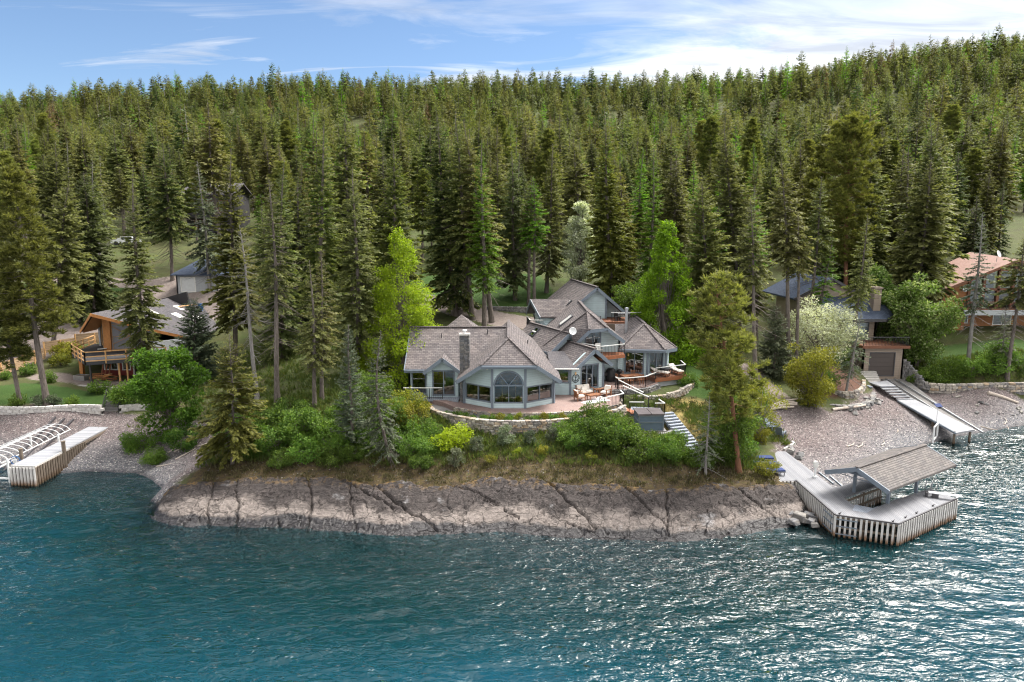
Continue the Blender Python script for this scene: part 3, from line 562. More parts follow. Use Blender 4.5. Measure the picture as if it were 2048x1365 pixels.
def rock_mat():
    m, n = new_mat('shore_rock'); p = n.pos(); z = n.sep(p)[2]
    n1 = n.noise(p, 0.45, 5, 0.6); n2 = n.noise(p, 2.4, 6, 0.68); n3 = n.noise(p, 12.0, 5, 0.7)
    rise = n.attr('rise').outputs['Fac']
    tan = n.ramp(n.math('ADD', n.math('MULTIPLY', n2, 0.55), n.math('MULTIPLY', n3, 0.45)), [(0.28, (0.075, 0.068, 0.066)), (0.43, (0.145, 0.126, 0.118)), (0.56, (0.20, 0.173, 0.16)), (0.75, (0.30, 0.275, 0.26))])
    lich = n.ramp(n.math('ADD', n.math('MULTIPLY', n2, 0.5), n.math('MULTIPLY', n3, 0.5)), [(0.3, (0.018, 0.016, 0.016)), (0.5, (0.045, 0.038, 0.037)), (0.62, (0.085, 0.072, 0.07)), (0.8, (0.22, 0.21, 0.21))])
    up = n.fr(n.math('ADD', rise, n.math('MULTIPLY', n.math('SUBTRACT', n1, 0.5), 1.1)), 0.32, 0.50)       # lichen line above the old high water mark
    c = n.mix(up, tan, lich)
    c = n.mix(n.fr(n1, 0.62, 0.72, 0, 0.5), c, (0.46, 0.46, 0.48))
    wet = n.fr(n.math('ADD', z, n.math('MULTIPLY', n.math('SUBTRACT', n1, 0.5), 1.0)), 0.48, 0.34)
    c = n.mix(wet, c, n.mix(1.0, c, (0.16, 0.175, 0.21), 'MULTIPLY'))
    wp = n.vmath('ADD', p, n.comb(n.math('MULTIPLY', n2, 0.5), n.math('MULTIPLY', n1, 0.8), 0.0))
    ve = n.voro(n.map(wp, (0.8, 1.3, 1.0), (0, 0, 0.5)), 1.1, 'DISTANCE_TO_EDGE'); vf = n.voro(n.map(wp, (1, 1.6, 1)), 3.1, 'DISTANCE_TO_EDGE')
    fis = n.math('MAXIMUM', n.fr(ve, 0.022, 0.0), n.math('MULTIPLY', n.fr(vf, 0.03, 0.0), n.fr(n1, 0.5, 0.62)))
    c = n.mix(n.math('MULTIPLY', fis, 0.8), c, (0.03, 0.027, 0.027))
    c = n.mix(n.fr(n.attr('crack').outputs['Fac'], 0.4, 0.95, 0, 0.7), c, (0.035, 0.028, 0.026))              # darker colour along the carved joints
    c = n.mix(n.math('MULTIPLY', n.fr(rise, 0.8, 1.05), n.fr(n2, 0.5, 0.6)), c, (0.17, 0.105, 0.03))
    hgt = n.math('SUBTRACT', n.math('ADD', n2, n.math('MULTIPLY', n3, 0.5)), n.math('MULTIPLY', fis, 0.8))
    rough = n.math('SUBTRACT', 0.9, n.math('MULTIPLY', wet, 0.6))
    return finish(m, n, c, rough, n.bump(hgt, 0.9, 0.10), spec=0.35)

# ------------------------------------------------------------------ lake
def build_water():
    xs = np.concatenate([[-1500, -600, -250, -120, -80], np.arange(-58, 60, 0.24), [85, 130, 260, 600, 1500]])
    ys = np.concatenate([[-900, -300, -100, -30, 0, 14], np.arange(22, 67, 0.22), [70, 75, 82]])
    X, Yg = np.meshgrid(xs, ys); x, y = X.ravel(), Yg.ravel(); rg = np.random.default_rng(5); h = np.zeros(len(x))
    px = x + (fbm(x * 0.06, y * 0.06, 71) - 0.5) * 5; py = y + (fbm(x * 0.06, y * 0.06, 77) - 0.5) * 5
    for k in range(46):
        lam = 0.62 * 1.032 ** (k * 1.0) * rg.uniform(0.9, 1.1); ang = rg.normal(R(68), R(24)); kk = 2 * math.pi / lam
        amp = 0.0056 * lam ** 0.72 * rg.uniform(0.5, 1.3)
        ph = kk * (px * math.cos(ang) + py * math.sin(ang)) + rg.uniform(0, 6.28)
        h += amp * (np.sin(ph) + 0.25 * np.sin(2 * ph + 1.2))
    gust = 0.45 + 1.1 * fbm(x * 0.045 + 3, y * 0.07, 91, 3)                       # wind patches
    fade = np.clip((58 - np.abs(x)) / 4, 0, 1) * np.clip((y - 22) / 2, 0, 1) * np.clip((67 - y) / 2, 0, 1)
    deep = -height(np.clip(x, -300, 300), np.clip(y, -50, 100)); deep = np.where(np.abs(x) > 70, 5, deep); calm = np.clip(deep / 1.2, 0.25, 1)
    h = h * gust * fade * calm
    nx, ny = len(xs), len(ys); i = np.arange((nx - 1) * (ny - 1)); r, c = i // (nx - 1), i % (nx - 1); a = r * nx + c
    me = fast_mesh('lake_water', np.stack([x, y, h], 1), np.stack([a, a + 1, a + nx + 1, a + nx], 1), water_mat(), smooth=True)
    add_attr(me, 'depth', np.maximum(deep, 0))
    return tag(link('lake_water', me), kind='structure')
def water_mat():
    m, n = new_mat('lake_surface'); p = n.pos()
    q = n.map(p, (0.9, 2.3, 1.0), (0, 0, R(24)))
    a = n.noise(q, 1.0, 2, 0.5, 0.7); b = n.noise(n.map(p, (1, 1.6, 1), (0, 0, R(-28))), 2.7, 2, 0.5, 0.6); patch = n.fr(n.noise(n.map(p, (0.7, 1.3, 1), (0, 0, R(-20))), 0.075, 3, 0.6), 0.34, 0.66, 0.22, 1.2)
    hgt = n.math('MULTIPLY', n.math('ADD', a, n.math('MULTIPLY', b, 0.30)), patch)
    nm = n.bump(hgt, 1.0, 0.30)
    dp = n.attr('depth').outputs['Fac']
    thick = n.math('SUBTRACT', 1.0, n.math('POWER', 2.718, n.math('MULTIPLY', dp, -0.75)))            # how much of the bed the water column hides
    thick = n.math('MAXIMUM', thick, 0.12)
    body = n.ramp(n.fr(dp, 0.5, 9.0), [(0.0, (0.005, 0.020, 0.023)), (0.3, (0.002, 0.020, 0.024)), (0.62, (0.003, 0.032, 0.046)), (1.0, (0.004, 0.044, 0.076))])
    dif = n.add('ShaderNodeBsdfDiffuse', ins={'Color': body}); tr = n.add('ShaderNodeBsdfTransparent', ins={'Color': (0.55, 0.80, 0.86)})
    mx = n.add('ShaderNodeMixShader'); n.set(mx, 0, thick); n.nt.links.new(tr.outputs[0], mx.inputs[1]); n.nt.links.new(dif.outputs[0], mx.inputs[2])
    gl = n.add('ShaderNodeBsdfGlossy', ins={'Color': (1, 1, 1), 'Roughness': 0.035, 'Normal': nm})
    fr = n.add('ShaderNodeFresnel', ins={'IOR': 1.34, 'Normal': nm})
    x = n.add('ShaderNodeMixShader'); n.set(x, 0, fr.outputs[0]); n.nt.links.new(mx.outputs[0], x.inputs[1]); n.nt.links.new(gl.outputs[0], x.inputs[2])
    o = n.add('ShaderNodeOutputMaterial'); n.nt.links.new(x.outputs[0], o.inputs[0]); return m

build_ground(); build_rock(); build_water()

# ------------------------------------------------------------------ plants
def kites(base, dirv, length, width, roll, rg):
    """Leaf sprays: one kite-shaped quad each. base (n,3), dirv (n,3) unit, length/width (n,), roll tilts the blade."""
    n = len(base); up = np.array([0, 0, 1.0]); side = np.cross(dirv, up); L = np.linalg.norm(side, axis=1, keepdims=True)
    side = np.where(L > 1e-3, side / np.maximum(L, 1e-3), np.array([1.0, 0, 0])); nrm = np.cross(side, dirv)
    s_ = side * np.cos(roll)[:, None] + nrm * np.sin(roll)[:, None]
    tip = base + dirv * length[:, None]; mid = base + dirv * (length * 0.45)[:, None]; hw = (width / 2)[:, None]
    v = np.stack([base, mid - s_ * hw, tip, mid + s_ * hw], 1).reshape(-1, 3)
    return v, np.arange(n * 4).reshape(-1, 4)
def trunk_rings(path, rad, sides=7):
    """Tapered tube through path points -> verts, faces."""
    path = np.asarray(path); n = len(path); t = np.gradient(path, axis=0); t /= np.linalg.norm(t, axis=1, keepdims=True)
    ref = np.where(np.abs(t[:, 2:3]) > 0.85, np.array([[1.0, 0, 0]]), np.array([[0, 0, 1.0]])); a = np.cross(t, ref); a /= np.linalg.norm(a, axis=1, keepdims=True); b = np.cross(t, a)
    th = np.arange(sides) * 2 * math.pi / sides
    v = path[:, None] + np.asarray(rad)[:, None, None] * (np.cos(th)[None, :, None] * a[:, None] + np.sin(th)[None, :, None] * b[:, None])
    i, k = np.meshgrid(np.arange(n - 1), np.arange(sides), indexing='ij'); k2 = (k + 1) % sides
    f = np.stack([i * sides + k2, i * sides + k, (i + 1) * sides + k, (i + 1) * sides + k2], -1).reshape(-1, 4)
    return v.reshape(-1, 3), f
def merge(parts):
    vs, fs, o = [], [], 0
    for v, f in parts: vs.append(v); fs.append(f + o); o += len(v)
    return np.concatenate(vs), np.concatenate(fs)
def conifer(seed, H=20.0, Rc=3.2, base=0.2, needle='needle_fir', barkm='bark_fir', droop=0.35, per=6, gap=0.42, thin=0.0, dead=0.0, lod=1.0, curve=0.0, lean=0.0, tuft=False, prof='cone', width=1.0, spread=0.75, fine=1.0):
    """A conifer: tapered trunk with limbs, and sprays of needles along every limb. Returns (trunk mesh, crown mesh)."""
    rg = np.random.default_rng(seed); nz = 14
    zz = np.linspace(0, H, nz); s_ = zz / H
    ph = rg.uniform(0, 6.28); wv = 0.012 * H
    path = np.stack([lean * s_ + wv * np.sin(s_ * 5 + ph) * s_ + curve * np.sin(s_ * math.pi) , wv * np.cos(s_ * 4 + ph) * s_, zz - 0.25 * (s_ == 0)], 1)
    r0 = (0.0105 if H > 12 else 0.009) * H + 0.04; rad = r0 * (1 - s_) ** 0.8 + 0.015; rad[0] *= 1.35
    wood = [trunk_rings(path, rad, 8 if lod > 0.6 else 5)]
    at = lambda z: np.stack([np.interp(z, zz, path[:, i]) for i in range(3)], -1)
    z = base * H * (0.55 if dead else 1); bb, bd, bl, bu, bz, isd = [], [], [], [], [], []
    while z < H - 0.25:
        t = (z / H - base) / (1 - base)
        alive = t >= 0
        k = per if lod > 0.6 else max(3, per - 2)
        if prof == 'cone': L = Rc * (max(0.0, 1 - t)) ** 0.72 * min(1, 0.66 + 1.6 * max(t, 0))
        elif prof == 'round': L = Rc * math.sqrt(max(0.02, 1 - (2 * max(t, 0) * 0.92 - 0.85) ** 2 * 0.95)) * (1.0 if t < 0.9 else 0.75)
        else: L = Rc * (max(0.0, 1 - t)) ** 0.55 * min(1, 0.8 + 1.5 * max(t, 0))
        az0 = rg.uniform(0, 6.28)
        for j in range(k):
            if alive and rg.random() < thin: continue
            if not alive and rg.random() < 0.55: continue
            l = max(0.22, L * rg.uniform(0.62, 1.12)) if alive else Rc * rg.uniform(0.45, 1.1)
            az = az0 + j * 6.283 / k + rg.normal(0, 0.28)
            el = (-0.28 + 0.85 * max(t, 0) ** 1.3 + rg.normal(0, 0.1)) if prof != 'round' else (-0.1 + 0.7 * max(t, 0) + rg.normal(0, 0.15))
            bb.append(at(z + rg.uniform(-0.2, 0.2))); bd.append((math.cos(az) * math.cos(el), math.sin(az) * math.cos(el), math.sin(el))); bl.append(l); bz.append(max(t, 0))
            isd.append((not alive) or (dead > 0 and rg.random() < dead * (1.2 - t)))
        z += gap * rg.uniform(0.8, 1.25) * (1.0 if t < 0.7 else 0.75) / (0.75 if lod < 0.6 else 1)
    bb, bd, bl, bz, isd = np.array(bb), np.array(bd), np.array(bl), np.array(bz), np.array(isd)
    dr = droop * (1 - bz) * rg.uniform(0.6, 1.3, len(bl))
    bp = lambda s__: bb + bd * (bl * s__)[:, None] + np.stack([0 * bl, 0 * bl, (-dr * s__ ** 1.6 + 0.10 * s__ ** 4) * bl], 1)
    if lod > 0.6:
        q = [bp(np.full(len(bl), u)) for u in (0.0, 0.35, 0.7, 1.0)]; rb = 0.012 + 0.010 * bl
        for i in range(len(bl)):
            if not isd[i] and rg.random() < 0.35: continue
            wood.append(trunk_rings(np.array([a[i] for a in q]), rb[i] * np.array([1, 0.7, 0.42, 0.15]), 3))
        for i in np.where(isd)[0]:                                              # dead twigs on bare limbs
            for u in (0.45, 0.7, 0.85):
                p = bp(np.full(len(bl), u))[i]; a = rg.uniform(0, 6.28); e = p + bl[i] * 0.3 * np.array([math.cos(a), math.sin(a), rg.uniform(-0.5, 0.5)])
                wood.append(trunk_rings(np.array([p, (p + e) / 2 + 0.03, e]), np.array([0.012, 0.009, 0.004]), 3))
    B, D, Ln, Wd, Rl, Lf = [], [], [], [], [], []
    live = np.where(~isd)[0]
    if tuft:                                                                     # long-needled pines carry tufts at the limb ends
        for i in live:
            for u in np.arange(0.4 if bl[i] > 1 else 0.25, 1.01, 0.42 / max(bl[i], 0.42)):
                p = bp(np.full(len(bl), min(u, 1.0)))[i] + rg.normal(0, 0.16, 3) * min(bl[i], 1.5); m = 44 if lod > 0.6 else 9
                dv = rg.normal(0, 1, (m, 3)); dv[:, 2] = np.abs(dv[:, 2]) * 0.8 + 0.05; dv += bd[i] * 0.6; dv /= np.linalg.norm(dv, axis=1, keepdims=True)
                B.append(np.repeat(p[None], m, 0) + rg.normal(0, 0.07, (m, 3))); D.append(dv); Ln.append(rg.uniform(0.32, 0.62, m) / lod ** 0.5); Wd.append(rg.uniform(0.06, 0.12, m) / lod ** 0.8); Rl.append(rg.uniform(-1.5, 1.5, m))
                Lf.append(np.stack([np.clip(rg.normal(0.5, 0.25, m), 0, 1), np.full(m, rg.random()), np.zeros(m)], 1))
    else:
        for i in live:
            l = bl[i]; m = max(5, int(l / (0.062 * fine ** 1.15 / lod ** 0.9)))
            u = np.sort(rg.uniform(0.12 if bz[i] > 0.4 else 0.22, 1.0, m)); sg = np.where(np.arange(m) % 2 == 0, 1, -1)
            p = bb[i] + bd[i] * (l * u)[:, None] + np.stack([0 * u, 0 * u, (-dr[i] * u ** 1.6 + 0.10 * u ** 4) * l], 1)
            az = math.atan2(bd[i][1], bd[i][0]) + sg * rg.uniform(0.35, 1.15, m) * spread; el = bd[i][2] * 0.5 - 0.18 + rg.normal(0, 0.22, m) - dr[i] * 0.5 * u
            dv = np.stack([np.cos(az) * np.cos(el), np.sin(az) * np.cos(el), np.sin(el)], 1)
            ll = np.clip(l * (0.42 - 0.22 * u) * rg.uniform(0.6, 1.2, m), 0.14, 0.85) * fine ** 0.8 * (1 if lod > 0.6 else 1.25)
            B.append(p + rg.normal(0, 0.035, (m, 3))); D.append(dv); Ln.append(ll); Wd.append(ll * rg.uniform(0.30, 0.55, m) * width / (lod ** 0.35)); Rl.append(rg.normal(0, 0.55, m))
            Lf.append(np.stack([np.clip(u * 0.55 + rg.normal(0.12, 0.2, m), 0, 1), np.full(m, rg.random()), np.zeros(m)], 1))
    B, D, Ln, Wd, Rl, Lf = map(np.concatenate, (B, D, Ln, Wd, Rl, Lf))
    v, f = kites(B, D, Ln, Wd, Rl, rg)
    lf = np.repeat(Lf, 4, 0); lf[0::4, 0] *= 0.4; lf[2::4, 0] = np.clip(lf[2::4, 0] + 0.25, 0, 1)
    wv_, wf = merge(wood)
    return (fast_mesh('trunk_mesh', wv_, wf, barkm, smooth=True), fast_mesh('crown_mesh', v, f, needle, leaf=lf))
def broadleaf(seed, H=7.0, Rc=3.0, base=0.18, leafm='leaf_green', barkm='bark_fir', clumps=46, leaf=0.2, n=9000, shape='round', stems=1, fill=0.55, bloom=0.35):
    """A broad-leaved tree or shrub: forked limbs ending in clumps of small leaves."""
    rg = np.random.default_rng(seed); wood = []; cz0 = base * H
    c = []
    while len(c) < clumps:
        if shape == 'cone':
            t = rg.random() ** 1.25; a = rg.uniform(0, 6.28); rr_ = Rc * ((1 - t) ** 0.75 * 0.95 + 0.05) * (0.35 + 0.65 * rg.random() ** 0.5); c.append((rr_ * math.cos(a), rr_ * math.sin(a), cz0 + (H - 0.4 - cz0) * t)); continue
        p = rg.uniform(-1, 1, 3)
        if np.linalg.norm(p) > 1 or np.linalg.norm(p) < fill * rg.random(): continue
        t = (p[2] + 1) / 2
        k = {'round': 1.0, 'tall': 1.15 - 0.75 * t if t > 0.25 else 0.75 + t, 'fan': 0.55 + 0.6 * t}[shape]
        c.append((p[0] * Rc * k, p[1] * Rc * k, cz0 + (H - cz0) * t))
    c = np.array(c); r0 = 0.02 * H + 0.02
    for s_ in range(stems):
        off = rg.normal(0, 0.12 * Rc, 2) if stems > 1 else np.zeros(2)
        top = np.array([off[0] * 2, off[1] * 2, H * 0.75]); b0 = np.array([off[0], off[1], -0.2])
        u = np.linspace(0, 1, 6)[:, None]; pth = b0 + (top - b0) * u + np.array([[math.sin(k * 1.7 + s_), math.cos(k * 1.3), 0] for k in range(6)]) * 0.04 * H * u
        wood.append(trunk_rings(pth, r0 / math.sqrt(stems) * (1 - u[:, 0] * 0.85), 6))
        for i in range(s_, clumps, stems):
            k = rg.uniform(0.15, 0.7); s0 = b0 + (top - b0) * k; e = c[i]
            if e[2] < s0[2] - 0.2 * H: s0 = b0 + (top - b0) * 0.12
            md = (s0 + e) / 2 + np.array([0, 0, -0.06 * H])
            wood.append(trunk_rings(np.array([s0, md, e]), r0 * min(1, 50 / clumps) * np.array([0.35, 0.22, 0.08]), 3))
    cr = Rc * 0.30 * (46 / clumps) ** 0.33 * rg.uniform(0.6, 1.3, clumps) * (np.interp(c[:, 2] / H, [0, 0.5, 1], [1.25, 1.0, 0.5]) if shape == 'cone' else 1)
    ci = rg.choice(clumps, n, p=cr ** 2 / np.sum(cr ** 2)); dv = rg.normal(0, 1, (n, 3)); dv /= np.linalg.norm(dv, axis=1, keepdims=True)
    rr = rg.uniform(0.25, 1.05, n) ** 0.6
    p = c[ci] + dv * (cr[ci] * rr)[:, None] * np.array([1, 1, 0.8]); p[:, 2] = np.maximum(p[:, 2], 0.04)
    d2 = dv * 0.7 + rg.normal(0, 0.6, (n, 3)); d2[:, 2] -= 0.15; d2 /= np.linalg.norm(d2, axis=1, keepdims=True)
    ln = leaf * rg.uniform(0.6, 1.35, n); v, f = kites(p, d2, ln, ln * rg.uniform(0.45, 0.75, n), rg.uniform(-1.2, 1.2, n), rg)
    lv = np.clip(rg.normal(bloom, 0.28, n) + dv[:, 2] * 0.12, 0, 1); lf = np.repeat(np.stack([lv, rg.random(clumps)[ci], np.zeros(n)], 1), 4, 0)
    wv_, wf = merge(wood)
    return fast_mesh('trunk_mesh', wv_, wf, barkm, smooth=True), fast_mesh('crown_mesh', v, f, leafm, leaf=lf)
def plant(name, meshes, label, cat, loc, rz=0.0, scale=1.0, group=None, tilt=(0, 0), parts=('trunk', 'crown')):
    t = thing(name, label, cat, loc, rz, group); t.rotation_euler = (tilt[0], tilt[1], rz)
    t.scale = scale if hasattr(scale, '__len__') else (scale,) * 3
    for nm, me in zip(parts, meshes): link(nm, me, t)
    return t

CON = dict(
    fir=dict(base=0.1, droop=0.34, per=7, gap=0.36),
    spruce=dict(base=0.03, droop=0.42, per=7, gap=0.34, needle='needle_dark', prof='full'),
    pole=dict(base=0.5, droop=0.30, per=7, gap=0.36, dead=0.08),
    sparse=dict(base=0.2, droop=0.4, per=6, gap=0.38, thin=0.08, dead=0.14, needle='needle_juniper', barkm='bark_pale'),
    snag=dict(base=0.5, droop=0.25, per=5, gap=0.38, thin=0.15, dead=0.55, barkm='bark_pale'),
    larch=dict(base=0.15, droop=0.2, per=6, gap=0.36, needle='needle_larch', width=0.85, spread=1.0),
    juniper=dict(base=0.03, droop=-0.25, per=8, gap=0.24, needle='needle_juniper', prof='full', width=0.9, spread=0.7),
    pine=dict(base=0.25, droop=0.15, per=6, gap=0.45, needle='needle_pine', barkm='bark_fir', tuft=True, prof='full', thin=0.1),
    ponderosa=dict(base=0.2, droop=0.12, per=6, gap=0.42, needle='needle_pine', barkm='bark_red', tuft=True, prof='round', thin=0.1),
)
HERO=[
('fir', -20.4, 47.7, 9.7, 2.7, 0.09, 0.6, 'olive fir with wide low crown alone at the left end of the rock shelf'),
('juniper', -11.8, 48.5, 9.5, 1.5, 0.06, 0.1, 'dense grey green columnar juniper left of the larch, growing from the bank'),
('sparse', -8.7, 47.0, 9.6, 2.0, 0.21, -0.5, 'thin half bare fir with curved trunk base right of the columnar juniper'),
('pole', -20.3, 57.4, 18.9, 2.4, 0.54, 0.6, 'tall fir with long bare grey trunk and dead lower branches left of centre'),
('snag', -22.6, 59.0, 15.3, 2.0, 0.69, -0.7, 'leaning almost leafless snag with a pale thin trunk beside the bare trunked fir'),
('fir', -14.3, 62.2, 19.2, 3.3, 0.13, 0.4, 'tall light green fir rising behind the columnar juniper'),
('fir', -16.1, 56.3, 12.6, 2.3, 0.27, 0.4, 'slender fir with dark trunk between the bare trunked fir and the larch'),
('fir', -16.4, 55.1, 12.2, 1.9, 0.27, 0.3, 'shorter slender fir left of the slender dark trunked one'),
('fir', -11.7, 70.2, 21.4, 4.4, 0.03, -0.4, 'broad golden green fir directly behind the bright larch'),
('fir', -19.4, 64.4, 23.4, 3.1, 0.29, 2.7, 'very tall olive fir with pale upper trunk left of the broad golden green fir'),
('fir', -24.7, 71.5, 20.7, 3.5, 0.07, 1.6, 'brownish tall fir behind the bare trunked fir'),
('fir', -29.8, 72.1, 22.7, 3.5, 0.22, 1.2, 'tall yellowish fir left of the leaning snag'),
('ponderosa', 16.2, 46.5, 14.1, 3.0, 0.1, -2.3, 'big ponderosa pine with orange trunk leaning left above the dock'),
('sparse', 13.5, 45.5, 5.7, 1.6, 0.19, 0.0, 'small scraggly fir between the stairs and the leaning ponderosa'),
('pole', 23.3, 63.5, 17.9, 2.6, 0.58, -1.6, 'straight slim fir with bare lower trunk beside the path to the beach'),
('fir', 21.1, 71.7, 18.7, 4.8, 0.04, -1.6, 'broad grey green fir right of the pavilion roof'),
('fir', 29.1, 70.1, 21.6, 4.2, 0.25, -2.1, 'brown green fir on twin trunks left of the white flowering tree'),
('fir', 29.5, 69.4, 16.9, 2.9, 0.4, -0.8, 'second trunk fir standing close left of the white flowering tree'),
('pole', 34.1, 77.9, 19.6, 3.2, 0.57, 0.5, 'fir with tall leaning bare trunk above the white flowering tree'),
('larch', 34.3, 77.3, 13.3, 2.0, 0.06, 1.7, 'thin bright green larch leaning in front of the blue roofed house'),
('fir', 36.1, 71.2, 17.3, 2.9, 0.11, 0.3, 'conical olive fir in front of the blue roofed house'),
('sparse', 33.2, 66.2, 9.9, 2.5, 0.25, 0.9, 'thin fir with white leaning trunk above the stone garden bed'),
('fir', 51.3, 84.9, 24.5, 6.6, 0.05, -1.1, 'massive grey green fir between the blue roofed and the timber house'),
('fir', 55.6, 88.0, 20.1, 3.6, 0.12, -1.1, 'fir with dark trunk just right of the massive grey green fir'),
('sparse', 51.2, 75.2, 17.1, 3.7, 0.15, -0.2, 'thin layered fir in front of the timber house'),
('pole', 53.8, 72.6, 15.5, 3.0, 0.55, 0.2, 'fir with tall bare pale trunk at the right edge of the photo'),
('sparse', 54.0, 74.0, 6.9, 1.9, 0.08, -0.1, 'young fir with pale stem below the timber house balcony'),
('pine', -43.2, 61.7, 21.8, 4.4, 0.19, -1.1, 'large spreading pine on the lawn edge at far left, leaning left'),
('pine', -45.8, 61.8, 14.4, 3.0, 0.23, -0.7, 'second pine leaning left at the left edge of the lawn'),
('pole', -61.0, 92.9, 20.4, 3.8, 0.39, 0.5, 'tall pine with clear reddish trunk by the far left driveway'),
('spruce', -54.0, 87.5, 18.2, 4.0, 0.03, 0.4, 'big dark bushy spruce above the left house driveway'),
('fir', -38.2, 69.2, 21.7, 3.4, 0.1, 0.9, 'tall fir growing right in front of the unfinished house'),
('pole', -48.7, 98.0, 19.1, 3.9, 0.33, 0.5, 'tall fir with twin bare trunks near the dark house'),
('sparse', -41.2, 92.9, 17.5, 3.1, 0.21, -0.1, 'fir with forked pale bare top right of the dark house'),
('juniper', -32.5, 68.6, 8.7, 2.8, 0.09, 0.3, 'rounded blue green juniper at the right corner of the unfinished house'),
('larch', -3.1, 78.0, 21.0, 2.0, 0.24, 0.0, 'tall bright green larch behind the main hall ridge'),
('pole', -2.3, 78.8, 22.7, 3.5, 0.31, -2.9, 'tall fir with reddish trunk behind the stone chimney'),
('pole', -4.6, 79.6, 22.9, 3.8, 0.3, -2.0, 'tall fir with pale spar top behind the left wing'),
('fir', -6.7, 80.9, 23.0, 4.2, 0.08, -2.1, 'large olive fir above the left wing roof'),
('pole', 2.1, 85.6, 15.9, 2.5, 0.54, 0.2, 'straight dark trunk fir left of the upper gable'),
('larch', 2.8, 87.8, 16.0, 1.9, 0.47, -0.2, 'bright green larch tuft left of the upper gable'),
('fir', 4.6, 91.3, 19.4, 3.0, 0.15, 0.9, 'brown tinted conical fir behind the upper gable'),
('fir', 12.8, 86.6, 23.0, 4.1, 0.05, -1.6, 'perfectly conical golden fir behind the flue pipe'),
('larch', 17.4, 91.3, 19.5, 2.0, 0.1, -0.0, 'narrow bright larch right of the golden conical fir'),
('fir', 0.4, 87.6, 18.7, 3.5, 0.13, -0.6, 'dark fir on the lawn behind the driveway'),
('fir', 15.5, 95.6, 17.0, 3.2, 0.1, -0.8, 'slim grey fir behind the flue pipe, right of the golden conical fir'),
('pole', 9.7, 97.6, 19.7, 3.6, 0.49, -1.0, 'tall fir standing behind the white blossoming tree'),
('fir', 21.2, 89.8, 19.2, 4.0, 0.13, -0.4, 'fir behind the bright maple'),
('fir', 25.9, 76.4, 24.6, 4.5, 0.16, -2.9, 'tall pale fir cluster behind the leaning ponderosa'),
('larch', 27.5, 78.6, 17.4, 1.7, 0.52, -1.2, 'small bright larch crown left of the straight slim fir'),
('ponderosa', 42.7, 86.8, 24.9, 3.8, 0.3, -1.4, 'yellow tinted ponderosa above the blue roofed house'),
('fir', 47.2, 90.1, 22.1, 4.3, 0.06, -1.2, 'dense olive fir right of the yellow tinted ponderosa'),
('pole', 94.2, 141.8, 19.7, 3.6, 0.55, -2.6, 'forest edge fir with bare trunk above the timber house roof'),
('pole', 99.8, 141.8, 15.8, 4.1, 0.56, -1.3, 'round topped pine with bare trunk above the timber house'),
('fir', 78.0, 110.4, 12.5, 2.4, 0.06, -0.3, 'young dark conical fir near the right edge above the timber house'),
('fir', -54.0, 79.0, 19.5, 4.4, 0.29, 4.1, 'olive fir behind the large spreading pine')]
TWEAK = {'olive fir with wide': dict(R=1.2, base=0.16), 'twin trunks left of the white': dict(R=0.75, base=0.55), 'second trunk fir': dict(R=0.7, base=0.62), 'leaning in front of the blue roofed': dict(base=0.45), 'white leaning trunk': dict(R=0.75, H=0.85), 'massive grey': dict(R=0.75, base=0.25),
         'just right of the massive': dict(R=0.8, base=0.5, dy=9), 'right in front of the unfinished': dict(R=0.85, base=0.16), 'layered fir in front of the timber': dict(R=0.55, base=0.35), 'orange trunk': dict(R=0.85, base=0.3), 'dead lower branches': dict(dead=0.3, base=0.5),
         'leaning almost leafless': dict(R=1.3), 'tall bright green larch behind': dict(R=1.25, dy=-2.6), 'bright green larch tuft': dict(R=1.3, dy=-3), 'narrow bright larch right': dict(R=1.3, dy=-5), 'small bright larch crown': dict(R=1.3, dy=-3), 'tall leaning bare trunk above': dict(R=0.85, base=0.55)}
def build_hero():
    k = 0
    for kind, x, y, H, Rc, cb, lean, label in HERO:
        a = dict(CON[kind]); k += 1
        if kind in ('fir', 'pole', 'pine', 'ponderosa', 'sparse', 'larch'): a['base'] = max(0.04, cb)
        if kind == 'fir' and ('olive fir with wide' in label): a['needle'] = 'needle_olive'; a['thin'] = 0.05
        if kind == 'fir' and ('golden' in label or 'yellowish' in label): a['needle'] = 'needle_olive' if 'conical' in label else 'needle_pine'
        if kind == 'ponderosa' and 'yellow' in label: a['needle'] = 'needle_olive'
        if 'dark' in label and kind == 'fir' and 'trunk' not in label: a['needle'] = 'needle_dark'
        if 'orange trunk' in label: a.update(thin=0.4, gap=0.5, Rc_=1)
        a.pop('Rc_', None)
        if 'curved' in label: a.update(curve=-0.5, thin=0.0, dead=0.05, barkm='bark_fir', base=0.12)
        if 'white leaning' in label: a['barkm'] = 'bark_pale'
        a['gap'] = a['gap'] * (0.8 if H < 12 else 1.0); a['fine'] = 0.58 if y < 67 else 0.75
        if 'conical olive fir in front' in label: Rc, a['base'] = 2.1, 0.45
        if kind == 'pine': Rc, a['base'] = Rc * 0.8, max(cb, 0.34)
        for key, tw_ in TWEAK.items():
            if key in label: Rc *= tw_.get('R', 1); H *= tw_.get('H', 1); y += tw_.get('dy', 0); a['base'] = tw_.get('base', a['base']); a['dead'] = tw_.get('dead', a.get('dead', 0))
        plant('conifer_tree' if kind not in ('larch', 'juniper', 'snag') else kind + '_tree', conifer(100 + k, H=H, Rc=Rc, lean=lean, **a), label, {'pine': 'pine', 'ponderosa': 'pine', 'larch': 'larch', 'juniper': 'juniper', 'snag': 'dead tree'}.get(kind, 'fir'),
              (x, y, G(x, y) - 0.05))
build_hero()

